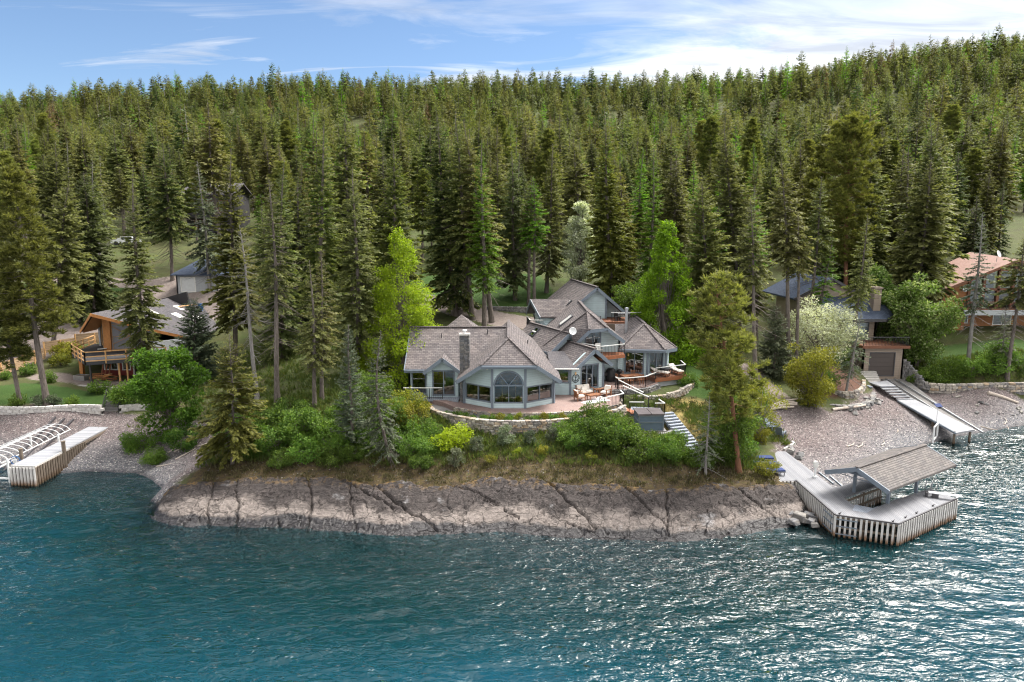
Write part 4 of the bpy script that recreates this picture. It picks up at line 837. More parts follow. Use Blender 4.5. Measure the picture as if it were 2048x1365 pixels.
# broad-leaved trees and shrubs one can tell apart
def leafy(seed, x, y, label, cat='tree', name='leafy_tree', **kw):
    return plant(name, broadleaf(seed, **kw), label, cat, (x, y, G(x, y) - 0.05))
leafy(301, -10.2, 62.6, 'bright lime green larch overhanging the left wing of the blue house', 'larch', 'larch_tree', H=14.2, Rc=4.2, base=0.05, leafm='leaf_lime', n=40000, leaf=0.18, clumps=200, shape='cone', fill=0.8)
leafy(302, 15.6, 69.3, 'vivid green maple standing between the pavilion and the broad grey fir', name='maple_tree', H=15.4, Rc=3.9, base=0.03, leafm='leaf_spring', n=30000, leaf=0.24, clumps=140, shape='cone')
leafy(303, -28.9, 55.8, 'big bushy green maple overhanging the left pebble beach', name='maple_tree', H=8.4, Rc=2.75, base=0.02, leafm='leaf_green', n=15000, leaf=0.24, clumps=70)
leafy(304, 32.9, 71.2, 'round white blossoming tree left of the blue roofed house', name='blossom_tree', H=8.0, Rc=3.5, base=0.2, leafm='leaf_blossom', n=13000, leaf=0.2, clumps=70, bloom=0.8)
leafy(305, 9.0, 90.0, 'slender white blossoming tree behind the upper gable', name='blossom_tree', H=12.2, Rc=2.6, base=0.1, leafm='leaf_blossom', n=9000, leaf=0.3, clumps=60, shape='tall', bloom=0.7)
leafy(306, 46.2, 76.6, 'broad leafy cherry with pale flowers right of the boat garage', name='cherry_tree', H=10.6, Rc=3.7, base=0.04, leafm='leaf_cherry', n=16000, leaf=0.3, clumps=80)
leafy(307, 28.0, 62.6, 'yellow green willow bush beside the shingle path', 'bush', 'willow_bush', H=6.5, Rc=2.7, base=0.03, leafm='leaf_yellow', n=11000, leaf=0.19, clumps=60, stems=4, shape='fan')
leafy(308, 16.0, 47.6, 'green leafy sapling clump behind the leaning ponderosa', 'bush', 'sapling_bush', H=5.4, Rc=1.8, base=0.05, leafm='leaf_shrub', n=9000, leaf=0.17, clumps=50, stems=3)
leafy(309, 20.3, 54.2, 'thin yellow green birch sapling behind the sun loungers', 'tree', 'birch_sapling', H=5.2, Rc=1.7, base=0.25, leafm='leaf_yellow', barkm='bark_pale', n=3800, leaf=0.15, clumps=40)
leafy(310, 15.2, 80.5, 'low spreading green tree behind the upper deck', name='leafy_tree', H=4.8, Rc=3.2, base=0.1, leafm='leaf_shrub', n=8000, leaf=0.25, clumps=50)
plant('juniper_tree', conifer(311, H=7.4, Rc=2.3, **CON['juniper']), 'dark rounded juniper between the slim fir and the twin trunks', 'juniper', (26.8, 68.6, G(26.8, 68.6)))
leafy(312, -36.0, 63.4, 'small spreading shrub at the end of the white block wall', 'bush', 'leafy_bush', H=2.2, Rc=1.9, base=0.1, leafm='leaf_shrub', n=4000, leaf=0.2, clumps=30)
leafy(313, 43.2, 80.5, 'tall leafy tree rising behind the tan chimney', name='leafy_tree', H=9.5, Rc=2.6, base=0.05, leafm='leaf_cherry', n=10000, leaf=0.3, clumps=60, shape='tall')

# bank shrubs: a few shapes, many individuals
SHR = [broadleaf(400 + i, H=h, Rc=r_, base=0.02, leafm=lm, n=n_, leaf=lf, clumps=cl, stems=3) for i, (h, r_, lm, n_, lf, cl) in enumerate([
    (1.9, 1.35, 'leaf_shrub', 4600, 0.14, 34), (1.5, 1.5, 'leaf_shrub', 4600, 0.14, 34), (2.6, 1.5, 'leaf_shrub', 5600, 0.15, 40), (1.3, 0.9, 'leaf_lime', 2200, 0.12, 24), (1.6, 0.9, 'leaf_yellow', 2400, 0.11, 24), (2.2, 0.9, 'needle_juniper', 3000, 0.12, 30)])]
BANK = [(-17.6, 49.0, 0, 1.2), (-16.1, 50.0, 2, 1.1), (-14.7, 50.4, 0, 1.25), (-13.4, 49.0, 1, 1.2), (-15.2, 48.2, 1, 1.0), (-10.4, 49.0, 1, 1.2), (-9.3, 50.6, 2, 1.1), (-7.6, 51.2, 4, 1.5), (-8.4, 52.6, 4, 1.6), (-7.3, 47.6, 0, 1.0), (-7.2, 49.6, 1, 1.1), (-13.0, 47.2, 1, 0.8),
        (-4.4, 48.6, 3, 1.5), (-0.5, 48.7, 5, 0.8), (4.0, 49.1, 1, 0.9), (5.3, 50.4, 0, 0.9), (6.6, 50.9, 2, 0.9), (7.7, 50.4, 0, 0.9), (6.2, 48.7, 2, 1.0), (7.6, 48.5, 0, 1.2), (9.1, 47.6, 1, 1.2), (8.4, 49.3, 0, 1.0), (10.6, 46.8, 0, 1.0), (4.8, 48.2, 0, 0.8), (11.6, 47.6, 1, 0.9), (3.0, 48.9, 5, 0.6), (1.3, 48.6, 5, 0.55),
        (-18.9, 51.4, 1, 1.2), (-17.6, 52.4, 0, 1.2), (-20.2, 50.6, 0, 0.9), (-12.4, 52.0, 2, 1.0), (14.8, 47.6, 0, 1.1), (15.6, 48.6, 2, 1.0), (18.3, 46.6, 4, 0.9), (12.4, 49.6, 0, 0.6), (-4.0, 46.4, 5, 0.7), (20.3, 53.8, 4, 1.0), (-26.8, 54.0, 0, 1.1), (-31.0, 54.6, 1, 1.0), (-28.6, 52.6, 1, 0.75),
        (-11.4, 54.2, 2, 1.2), (-22.0, 52.6, 0, 1.2), (16.6, 62.5, 1, 0.7), (18.7, 60.4, 4, 0.8), (21.0, 58.4, 2, 1.1), (22.2, 60.6, 0, 0.8), (44.8, 73.6, 0, 1.1), (46.6, 73.4, 1, 1.3), (48.6, 73.8, 2, 1.0), (50.4, 73.4, 0, 1.2), (52.6, 73.6, 1, 1.3), (54.2, 74.6, 2, 1.1), (56.4, 73.8, 0, 1.0), (31.2, 66.5, 2, 0.9), (36.6, 74.6, 0, 1.1), (-19.0, 48.6, 1, 0.7), (-16.6, 47.4, 1, 0.7), (-11.6, 47.6, 0, 0.7), (-5.6, 48.2, 1, 0.7), (-2.6, 48.0, 5, 0.6), (2.2, 47.4, 4, 0.5), (-1.6, 46.6, 4, 0.45), (5.6, 46.6, 4, 0.5), (13.2, 47.0, 1, 0.8), (-6.4, 46.2, 0, 0.6), (0.4, 47.6, 3, 0.4), (16.8, 49.8, 1, 1.0)]
KN = {0: 'green shrub', 1: 'low spreading green shrub', 2: 'tall green shrub', 3: 'bright lime shrub', 4: 'yellow green shrub', 5: 'thin grey green shrub'}
def place_words(x, y):
    if x < -22: return 'on the left pebble beach edge'
    if x > 29: return 'along the right hand stone walls'
    if x > 13: return 'near the leaning ponderosa'
    if y > 55: return 'beside the pavilion lawn'
    if x < -9: return 'in the thicket under the columnar juniper'
    if x < -2: return 'below the left end of the stone terrace wall'
    return 'in the thicket between terrace wall and hot tub'
for i, (x, y, k, sc) in enumerate(BANK):
    lb = f'{KN[k]} {place_words(x, y)}'
    plant('leafy_shrub', SHR[k], lb, 'shrub', (x, y, G(x, y) - 0.06), rz=i * 1.9, scale=sc * 0.95, group='shrubs ' + place_words(x, y))

# ------------------------------------------------------------------ forest: the nearest trees one by one, the far hillside as one mass
FT = []          # shared kinds: (trunk, crown, height, radius, word)
for i, (k, H, Rc, kw) in enumerate([
    ('fir', 20, 3.6, dict(base=0.16)), ('fir', 22, 3.9, dict(base=0.24)), ('fir', 18, 3.4, dict(base=0.12, needle='needle_dark')), ('pole', 22, 3.4, dict(base=0.46)),
    ('pole', 20, 3.6, dict(base=0.36)), ('larch', 20, 2.5, dict(base=0.2)), ('pine', 21, 3.5, dict(base=0.4)), ('spruce', 17, 3.5, dict(base=0.08)), ('sparse', 18, 3.0, dict(base=0.25, needle='needle_fir'))]):
    a = dict(CON[k]); a.update(kw); FT.append((*conifer(500 + i, H=H, Rc=Rc, lod=0.72, **a), H, Rc, k))
HOUSES = [[(-10.5, 52), (9, 50), (18, 60), (18, 70), (15, 85), (2, 85), (-10.5, 70)], [(-49, 66), (-34, 64), (-34, 92), (-49, 92)], [(31, 72), (45, 72), (45, 90), (31, 90)], [(51, 78), (74, 78), (74, 99), (51, 99)],
          [(-64, 126), (-50, 126), (-50, 142), (-64, 142)], [(-47, 92), (-38, 92), (-38, 101), (-47, 101)]]
rgF = np.random.default_rng(77)
def clear_of(x, y):
    ok = np.ones(len(x), bool)
    for p in HOUSES: ok &= poly_sd(x, y, p) < -1.2
    for p in LAWNS: ok &= poly_sd(x, y, p) < -0.3
    for p, wd in DRIVES: ok &= seg_dist(x, y, p) > wd + 1.2
    ok &= ~((y < 74) & (np.abs(x) < 60)) & ~((x > -16) & (x < 8) & (y < 101)) & ~((x > 8) & (x < 20) & (y < 84)) & ~((x > 5) & (x < 13) & (y < 100))
    ok &= ~((x > 84) & (x < 104) & (y < 140)) & ~((x < -47) & (x > -62) & (y > 98) & (y < 122))
    ok &= ~((x > 22) & (x < 44) & (y < 80)) & ~((x > 44) & (y < 82) & (y > 70)) & ~((x < -30) & (y < 88))
    return ok
def scatter(y0, y1, space, seed, half=0.80):
    """Jittered rows of tree sites inside the view, thinned so that crowns keep their distance."""
    rg = np.random.default_rng(seed); ys = np.arange(y0, y1, space); P = []
    for yy in ys:
        sp = space * (1 + 0.0006 * (yy - y0)); xx = np.arange(-yy * half - 12, yy * half + 12, sp)
        P.append(np.stack([xx + rg.uniform(-0.48, 0.48, len(xx)) * sp, yy + rg.uniform(-0.48, 0.48, len(xx)) * space], 1))
    P = np.concatenate(P); gap = fbm(P[:, 0] * 0.045, P[:, 1] * 0.045, 60 + seed) + rg.uniform(-0.12, 0.12, len(P)); return P[clear_of(P[:, 0], P[:, 1]) & (gap > 0.33)]
hero_xy = np.array([(h[1], h[2]) for h in HERO] + [(15.6, 69.3), (9, 90), (46.6, 76.6), (43.2, 80.5), (15.2, 80.5)])
near = scatter(74, 320, 6.7, 11)
near = near[np.min(np.hypot(near[:, None, 0] - hero_xy[None, :, 0], near[:, None, 1] - hero_xy[None, :, 1]), axis=1) > 3.4]
inview = np.abs(near[:, 0]) < near[:, 1] * 0.76 + 3
near_in = near[inview]; order = np.argsort(near_in[:, 1]); N_SINGLE = 245
single = near_in[order[:N_SINGLE]]; rest = np.concatenate([near_in[order[N_SINGLE:]], near[~inview]])
ZONE = lambda x: 'above the left neighbour house' if x < -26 else 'behind the blue house' if x < 24 else 'above the right neighbour houses'
KW = {'fir': 'dark olive fir', 'pole': 'fir with bare lower trunk', 'larch': 'bright green larch', 'pine': 'open crowned pine', 'spruce': 'bushy dark spruce', 'sparse': 'thin grey fir'}
LAND = [(-3.1, 75.4, 'the tall bright green larch'), (12.8, 86.6, 'the golden conical fir'), (-11.7, 70.2, 'the broad golden green fir'), (-29.8, 72.1, 'the tall yellowish fir'), (-54, 87.5, 'the big bushy spruce'), (-61, 92.9, 'the clear trunked pine'), (51.3, 84.9, 'the massive grey green fir'), (42.7, 86.8, 'the yellow tinted ponderosa'),
        (25.9, 76.4, 'the tall pale fir cluster'), (-57, 131, 'the dark house'), (-43, 96, 'the small garage'), (61, 90, 'the timber house'), (9, 90, 'the slender blossoming tree'), (96, 141, 'the forest edge firs'), (-24.7, 71.5, 'the brownish tall fir'), (78, 110, 'the young dark conical fir'), (38, 86, 'the blue roofed house'), (0.4, 87.6, 'the lawn behind the drive'), (-41, 92.9, 'the forked pale topped fir')]
def where(x, y):
    """Names a tree's place by the nearest thing one can find."""
    i = min(range(len(LAND)), key=lambda k: math.hypot(LAND[k][0] - x, LAND[k][1] - y)); lx, ly, nm = LAND[i]; dst = math.hypot(lx - x, ly - y)
    side = 'left' if x / y < lx / ly else 'right'
    if abs(x - lx) < 3: return ('close behind ' if dst < 14 else 'far behind ') + nm
    return ('just %s of ' if dst < 9 else 'behind and %s of ' if dst < 24 else 'well behind and %s of ') % side + nm
hs = gz(single[:, 0], single[:, 1])
pick = rgF.choice(len(FT), len(single), p=[0.18, 0.15, 0.12, 0.15, 0.12, 0.09, 0.09, 0.05, 0.05])
for (x, y), z, k in zip(single, hs, pick):
    tm, cm, H, Rc, kd = FT[k]; s_ = float(np.clip(rgF.normal(0.78, 0.17), 0.38, 1.12)); hw = 'small ' if s_ < 0.64 else 'tall ' if s_ > 0.92 else ''
    plant('forest_conifer', (tm, cm), f'{hw}{KW[kd]} {where(x, y)}', 'larch' if kd == 'larch' else 'conifer', (x, y, z - 0.15), rz=rgF.uniform(0, 6.28), scale=(s_ * rgF.uniform(0.95, 1.32), s_ * rgF.uniform(0.95, 1.32), s_),
          group=f'{KW[kd]}s of the near forest', tilt=(rgF.normal(0, 0.025), rgF.normal(0, 0.025)))

# the hillside beyond reads as one wooded mass
FAR = [conifer(600 + i, H=16, Rc=r_ * 1.0, base=b, lod=0.5, gap=0.55, **{**{k_: v_ for k_, v_ in CON.get(k, dict(CON['fir'], needle='needle_rust')).items() if k_ not in ('base', 'gap')}, 'prof': 'full' if i % 2 == 0 else 'cone'}) for i, (k, r_, b) in enumerate([('fir', 4.2, 0.12), ('fir', 4.8, 0.2), ('spruce', 4.2, 0.08), ('pole', 4.0, 0.35), ('larch', 3.0, 0.15), ('pine', 4.2, 0.3), ('fir', 3.6, 0.1), ('rust', 3.4, 0.15), ('snag', 3.0, 0.3)])]
farp = np.concatenate([rest, scatter(320, 560, 6.8, 13, 0.86)])
fz = gz(farp[:, 0], farp[:, 1])
def forest_mass():
    rg = np.random.default_rng(5); n = len(farp)
    me = bpy.data.meshes.new('hillside_forest'); me.vertices.add(n); me.vertices.foreach_set('co', np.stack([farp[:, 0], farp[:, 1], fz - 0.2], 1).astype(np.float32).ravel())
    kind = rg.choice(9, n, p=[0.22, 0.18, 0.13, 0.12, 0.10, 0.10, 0.11, 0.02, 0.02]); at = me.attributes.new('kind', 'INT', 'POINT'); at.data.foreach_set('value', kind.astype(np.int32))
    sc = (rg.normal(0.84, 0.2, n) + 0.22 * (fbm(farp[:, 0] * 0.03, farp[:, 1] * 0.03, 66) - 0.5)).clip(0.4, 1.4) * np.interp(farp[:, 1], [100, 300, 560], [1.0, 0.92, 0.85]); at = me.attributes.new('size', 'FLOAT', 'POINT'); at.data.foreach_set('value', sc.astype(np.float32))
    at = me.attributes.new('turn', 'FLOAT', 'POINT'); at.data.foreach_set('value', rg.uniform(0, 6.28, n).astype(np.float32)); me.update()
    o = tag(link('hillside_forest', me), 'dense conifer forest covering the whole hillside up to the ridge', 'forest', kind='stuff')
    ng = bpy.data.node_groups.new('forest_scatter', 'GeometryNodeTree')
    ng.interface.new_socket('Geometry', in_out='INPUT', socket_type='NodeSocketGeometry'); ng.interface.new_socket('Geometry', in_out='OUTPUT', socket_type='NodeSocketGeometry')
    nd, ln = ng.nodes, ng.links; gi, go = nd.new('NodeGroupInput'), nd.new('NodeGroupOutput'); join = nd.new('GeometryNodeJoinGeometry')
    def named(nm, ty):
        a = nd.new('GeometryNodeInputNamedAttribute'); a.data_type = ty; a.inputs[0].default_value = nm; return a.outputs[0]
    rot = nd.new('ShaderNodeCombineXYZ'); ln.new(named('turn', 'FLOAT'), rot.inputs[2]); size, kd = named('size', 'FLOAT'), named('kind', 'INT')
    # one standing tree of every kind at the edge of the forest gives the shape of its kind
    first = {k: int(np.where(kind == k)[0][np.argmin(farp[kind == k, 1])]) for k in range(9)}
    for k in range(9):
        i = first[k]; x, y = farp[i]
        t = plant('forest_conifer', FAR[k], f'hillside conifer {where(x, y)}', 'conifer', (x + 2.4, y + 1.8, G(x + 2.4, y + 1.8) - 0.2), group='conifers at the foot of the wooded hillside')
        cmp_ = nd.new('FunctionNodeCompare'); cmp_.data_type = 'INT'; cmp_.operation = 'EQUAL'; ln.new(kd, cmp_.inputs[2]); cmp_.inputs[3].default_value = k
        for part in t.children:
            oi = nd.new('GeometryNodeObjectInfo'); oi.inputs[0].default_value = part; oi.transform_space = 'ORIGINAL'; oi.inputs[1].default_value = True
            ip = nd.new('GeometryNodeInstanceOnPoints'); ln.new(gi.outputs[0], ip.inputs['Points']); ln.new(cmp_.outputs[0], ip.inputs['Selection']); ln.new(oi.outputs['Geometry'], ip.inputs['Instance'])
            ln.new(rot.outputs[0], ip.inputs['Rotation']); ln.new(size, ip.inputs['Scale']); ln.new(ip.outputs[0], join.inputs[0])
    ln.new(join.outputs[0], go.inputs[0]); md = o.modifiers.new('scatter', 'NODES'); md.node_group = ng
forest_mass()

# ------------------------------------------------------------------ building helpers
def facade(parent, A, B, z0, z1, mat, openings=(), th=0.18, top=None, name='wall'):
    """Wall from A to B (left to right seen from outside) with real openings; top(s) gives a sloping head. Each opening is
    (s0, s1, za, zb, kind, cols, rows): kind window/door/arch, framed and glazed."""
    A, B = V3((*A, 0)), V3((*B, 0)); L = np.linalg.norm(B - A); d_ = (B - A) / L; nr = np.array((d_[1], -d_[0], 0))
    P = lambda s_, z, o=0.0: A + d_ * s_ + nr * o + np.array((0, 0, z))
    ss = sorted({0.0, L, *[o[0] for o in openings], *[o[1] for o in openings]})
    if top: ss = sorted(set(ss) | set(np.linspace(0, L, 13).tolist()))
    mb = MB()
    def block(s0, s1, za, zb0, zb1):
        if min(zb0, zb1) - za < 0.005 and max(zb0, zb1) - za < 0.005: return
        mb.hexa([P(s0, za, -th), P(s0, za), P(s1, za), P(s1, za, -th), P(s0, zb0, -th), P(s0, zb0), P(s1, zb1), P(s1, zb1, -th)][::1]) if False else mb.hexa([P(s0, za), P(s1, za), P(s1, za, -th), P(s0, za, -th), P(s0, zb0), P(s1, zb1), P(s1, zb1, -th), P(s0, zb0, -th)])
    tf = top if top else (lambda s_: z1)
    for s0, s1 in zip(ss, ss[1:]):
        if s1 - s0 < 1e-4: continue
        cuts = sorted([(o[2], o[3]) for o in openings if o[0] <= s0 + 1e-6 and o[1] >= s1 - 1e-6]); z = z0
        for za, zb in cuts:
            if za > z + 1e-4: block(s0, s1, z, za, za)
            z = zb
        block(s0, s1, z, tf(s0), tf(s1))
    w_ = mb.build(name, mat, parent)
    for o in openings: glazing(parent, P, *o)
    return w_
def glazing(parent, P, s0, s1, za, zb, kind='window', cols=2, rows=1, fm='trim_blue', gm='glass'):
    fr = MB(); t = 0.07 if kind != 'door' else 0.09
    def bar(sa, sb, z0, z1, o0=0.03, o1=-0.1):
        fr.hexa([P(sa, z0, o0), P(sb, z0, o0), P(sb, z0, o1), P(sa, z0, o1), P(sa, z1, o0), P(sb, z1, o0), P(sb, z1, o1), P(sa, z1, o1)])
    bar(s0 - 0.03, s1 + 0.03, zb - t, zb + 0.03); bar(s0 - 0.03, s1 + 0.03, za - 0.03, za + t); bar(s0 - 0.03, s0 + t, za + t, zb - t); bar(s1 - t, s1 + 0.03, za + t, zb - t)
    for c in range(1, cols): s_ = s0 + (s1 - s0) * c / cols; bar(s_ - t / 2, s_ + t / 2, za + t, zb - t, 0.02, -0.09)
    for r_ in range(1, rows): z = za + (zb - za) * r_ / rows; bar(s0 + t, s1 - t, z - t / 2, z + t / 2, 0.015, -0.085)
    f = fr.build('door' if kind == 'door' else 'window', fm, parent)
    for c in range(cols):
        for r_ in range(rows):
            a, b = s0 + (s1 - s0) * c / cols + t / 2, s0 + (s1 - s0) * (c + 1) / cols - t / 2; z0, z1 = za + (zb - za) * r_ / rows + t / 2, za + (zb - za) * (r_ + 1) / rows - t / 2
            g = MB(); o = -0.05 - 0.02 * (c % 2); g.poly([P(a, z0, o), P(b, z0, o), P(b, z1, o), P(a, z1, o)]); g.build('pane', gm, f)
    if kind == 'door':
        sm = (s0 + s1) / 2 + 0.12; h = MB(); q = P(sm, (za + zb) / 2 - 0.1, 0.05); h.beam(q, q + np.array((0, 0, 0.3)), 0.04, 0.04); h.build('handle', 'white_metal', f)
    return f
def roof(parent, planes, mat='roof_shingle', th=0.2, name='roof', fascia=None, fm='trim_blue'):
    """Every plane is one sloping slab; fascia boards run along the listed edges."""
    out = []
    for pl in planes: mb = MB(); mb.slab(pl, th); out.append(mb.build(name, mat, parent))
    for a, b in (fascia or []):
        mb = MB(); a, b = V3(a) - np.array((0, 0, 0.16)), V3(b) - np.array((0, 0, 0.16)); mb.beam(a, b, 0.07, 0.30); mb.build('fascia', fm, parent)
    return out
def ridge_caps(parent, lines, mat='roof_shingle'):
    for a, b in lines: mb = MB(); mb.beam(V3(a) + np.array((0, 0, 0.03)), V3(b) + np.array((0, 0, 0.03)), 0.28, 0.06); mb.build('ridge_cap', mat, parent)
def post(parent, x, y, z0, z1, w_=0.18, mat='trim_blue', rz=0.0, name='post'):
    mb = MB(); mb.box((x, y, (z0 + z1) / 2), (w_, w_, z1 - z0), rz); return mb.build(name, mat, parent)
def railing(parent, pts, h=0.95, mat_rail='rail_white', mat_bar='iron_black', gap=0.16, name='railing', posts=True):
    """Pale hand rail on thin dark balusters along a line of deck points."""
    b = MB(); tops = [V3(p) + np.array((0, 0, h)) for p in pts]; r_ = MB()
    for p, q, tp, tq in zip(pts, pts[1:], tops, tops[1:]):
        p, q = V3(p), V3(q); n_ = max(1, int(np.linalg.norm(q - p) / gap))
        for i in range(n_ + 1):
            e = p + (q - p) * i / n_; big = posts and (i == 0 or i == n_); b.beam(e, e + np.array((0, 0, h - 0.02)), 0.06 if big else 0.022, 0.06 if big else 0.022)
        b.beam(p + np.array((0, 0, 0.1)), q + np.array((0, 0, 0.1)), 0.03, 0.03); r_.beam(tp, tq, 0.09, 0.06)
    o = b.build(name, mat_bar, parent); r_.build('hand_rail', mat_rail, o); return o
def rock_shapes(seed, n=6, rough=0.12):
    """Irregular chamfered blocks of unit size, shared by all stones of a wall."""
    rg = np.random.default_rng(seed); out = []
    for k in range(n):
        pts = []
        for sx in (-1, 1):
            for sy in (-1, 1):
                for sz in (-1, 1):
                    j = rg.uniform(1 - rough * 2, 1.0, 3) * 0.5
                    for ax in range(3):
                        c = 0.16 + rg.uniform(0, 0.06); q = np.array([sx, sy, sz]) * j; q2 = q.copy()
                        for o in range(3):
                            if o != ax: q2[o] *= (1 - c)
                        pts.append(q2)
        me = bpy.data.meshes.new('stone_shape'); import bmesh
        bm = bmesh.new(); vs = [bm.verts.new(p) for p in pts]; bmesh.ops.convex_hull(bm, input=vs); bmesh.ops.recalc_face_normals(bm, faces=bm.faces); bm.to_mesh(me); bm.free(); out.append(me)
    return out
def with_mat(meshes, mat):
    r_ = []
    for m in meshes: c = m.copy(); c.materials.append(MATS[mat]); r_.append(c)
    return r_
STONES = rock_shapes(9)
def stone_wall(parent, line, zb, zt, mat, course=0.17, lng=(0.3, 0.62), depth=0.4, seed=1, limit=300, name='stone', regular=False, core='stone_dark'):
    """Courses of individual stones along a plan polyline; zb/zt are heights or functions of the distance along it."""
    rg = np.random.default_rng(seed); pts = np.array(line, float); seg = np.hypot(*np.diff(pts, axis=0).T); cum = np.concatenate([[0], np.cumsum(seg)]); T = cum[-1]
    zb_ = zb if callable(zb) else (lambda s_: zb); zt_ = zt if callable(zt) else (lambda s_: zt); ms = with_mat(STONES, mat); n_ = 0; extra = MB()
    at = lambda s_: (np.interp(s_, cum, pts[:, 0]), np.interp(s_, cum, pts[:, 1])); zmin = min(zb_(s_) for s_ in np.linspace(0, T, 40)); zmax = max(zt_(s_) for s_ in np.linspace(0, T, 40))
    z = zmin; row = 0
    while z < zmax - 0.02:
        ch = course * (1 if regular else rg.uniform(0.75, 1.3)); s_ = -rg.uniform(0, lng[0]) if not regular else (-(lng[0] / 2) * (row % 2))
        while s_ < T:
            l = rg.uniform(*lng); m = min(max(s_ + l / 2, 0.02), T - 0.02)
            if z + ch * 0.55 > zb_(m) and z + ch * 0.5 < zt_(m) and s_ + l > 0.08 and s_ < T - 0.08:
                (x0, y0), (x1, y1) = at(max(m - 0.15, 0)), at(min(m + 0.15, T)); a = math.atan2(y1 - y0, x1 - x0); x, y = at(m); o_ = rg.normal(0, 0.025 if not regular else 0.008); nx_, ny_ = math.sin(a), -math.cos(a)
                sc = (l * 1.02, depth * rg.uniform(0.85, 1.1) if not regular else depth, ch * 1.04)
                link(name, ms[rg.integers(len(ms))], parent, (x + nx_ * o_, y + ny_ * o_, z + ch / 2), (rg.normal(0, 0.03) * (not regular), rg.normal(0, 0.03) * (not regular), a + rg.normal(0, 0.05) * (not regular)), sc); n_ += 1
            s_ += l
        z += ch; row += 1
    k = MB()                                                                     # the packed core behind the face stones
    ss = np.linspace(0, T, max(4, int(T / 0.7)))
    for a, b in zip(ss, ss[1:]):
        (x0, y0), (x1, y1) = at(a), at(b); L = math.hypot(x1 - x0, y1 - y0); nx_, ny_ = -(y1 - y0) / L * depth * 0.28, (x1 - x0) / L * depth * 0.28
        k.hexa([(x0 - nx_, y0 - ny_, zb_(a) - 0.3), (x1 - nx_, y1 - ny_, zb_(b) - 0.3), (x1 + nx_, y1 + ny_, zb_(b) - 0.3), (x0 + nx_, y0 + ny_, zb_(a) - 0.3), (x0 - nx_, y0 - ny_, zt_(a) - 0.08), (x1 - nx_, y1 - ny_, zt_(b) - 0.08), (x1 + nx_, y1 + ny_, zt_(b) - 0.08), (x0 + nx_, y0 + ny_, zt_(a) - 0.08)])
    k.build('wall_core', core, parent); return n_
def boulders(pts, mat, label, seed, group, name='boulder', cat='rock'):
    ms = with_mat(rock_shapes(seed, 4, 0.2), mat); rg = np.random.default_rng(seed)
    for i, (x, y, z, s_) in enumerate(pts):
        o = link(name, ms[i % 4], None, (x, y, z + s_ * 0.18), (rg.normal(0, 0.3), rg.normal(0, 0.3), rg.uniform(0, 3)), (s_ * rg.uniform(0.8, 1.4), s_ * rg.uniform(0.7, 1.1), s_ * rg.uniform(0.5, 0.8))); tag(o, label, cat, group)

# ------------------------------------------------------------------ the blue lake house
HS = thing('lake_house', 'large pale blue lake house with many steep shingled roofs above the stone terrace', 'house', (0, 0, 0))
FZ = 4.72
# hall with the faceted window bay
bay = [(-3.96, 55.35), (-1.6, 53.65), (1.07, 53.65), (3.46, 55.35)]
rz_ = lambda x: 10.25 - 0.8 * abs(x + 0.27)                                    # hall roof surface above x
for (a, b) in ((bay[0], bay[1]), (bay[2], bay[3])):
    L = math.dist(a, b); f = lambda s_, a=a, b=b, L=L: min(8.05, rz_(a[0] + (b[0] - a[0]) * s_ / L) - 0.32)
    facade(HS, a, b, FZ - 0.15, 8.0, 'siding_blue', [(0.14, L - 0.14, FZ + 0.42, FZ + 1.72, 'window', 2, 1)], top=f)
def arch_wall():
    a, b = bay[1], bay[2]; L = b[0] - a[0]; y = a[1]; s0, s1, zs, zb = 0.16, L - 0.16, FZ + 1.86, FZ + 0.42; cx = L / 2; r_ = (s1 - s0) / 2; mb = MB(); th = 0.18
    X = lambda s_: a[0] + s_
    mb.bx(X(0), X(L), y, y + th, FZ - 0.15, zb); mb.bx(X(0), X(s0), y, y + th, zb, 8.15); mb.bx(X(s1), X(L), y, y + th, zb, 8.15)
    K = 20; ang = [math.pi * k / K for k in range(K + 1)]; arc = [(X(cx - r_ * math.cos(t)), zs + r_ * math.sin(t)) for t in ang]
    for (xa, za), (xb, zb_) in zip(arc, arc[1:]): mb.hexa([(xa, y, za), (xb, y, zb_), (xb, y + th, zb_), (xa, y + th, za), (xa, y, 8.15), (xb, y, 8.15), (xb, y + th, 8.15), (xa, y + th, 8.15)])
    mb.build('wall', 'siding_blue', HS)
    fr = MB(); t = 0.07
    for k in range(K): (xa, za), (xb, zb_) = arc[k], arc[k + 1]; fr.beam((xa, y + 0.03, za), (xb, y + 0.03, zb_), 0.14, t, up=(0, 1, 0))
    fr.bx(X(s0), X(s1), y - 0.03, y + 0.1, zs - 0.06, zs + 0.06); fr.bx(X(s0), X(s1), y - 0.03, y + 0.1, zb - 0.03, zb + 0.06)
    for s_ in (s0, s1 - t): fr.bx(X(s_), X(s_ + t), y - 0.03, y + 0.1, zb, zs)
    fr.bx(X(cx - 0.03), X(cx + 0.03), y - 0.02, y + 0.09, zb, zs)
    for sg in (-1, 1): fr.beam((X(cx), y + 0.03, zs), (X(cx + sg * r_ * 0.62), y + 0.03, zs + r_ * 0.76), 0.06, 0.06, up=(0, 1, 0))
    f = fr.build('window', 'trim_blue', HS); f['label'] = 'arched centre window of the hall'
    for sa, sb in ((s0, cx), (cx, s1)): g = MB(); g.poly([(X(sa), y + 0.06, zb), (X(sb), y + 0.06, zb), (X(sb), y + 0.06, zs), (X(sa), y + 0.06, zs)]); g.build('pane', 'glass', f)
    g = MB(); g.poly([(x, y + 0.062, z) for x, z in arc[::-1]]); g.build('pane', 'glass', f)
arch_wall()
for i, (x, y) in enumerate(bay): post(HS, x, y - 0.02, FZ - 0.2, (6.85 if i in (0, 3) else 8.2), 0.2, rz=0.6 * (1 if i == 0 else -1 if i == 3 else 0))
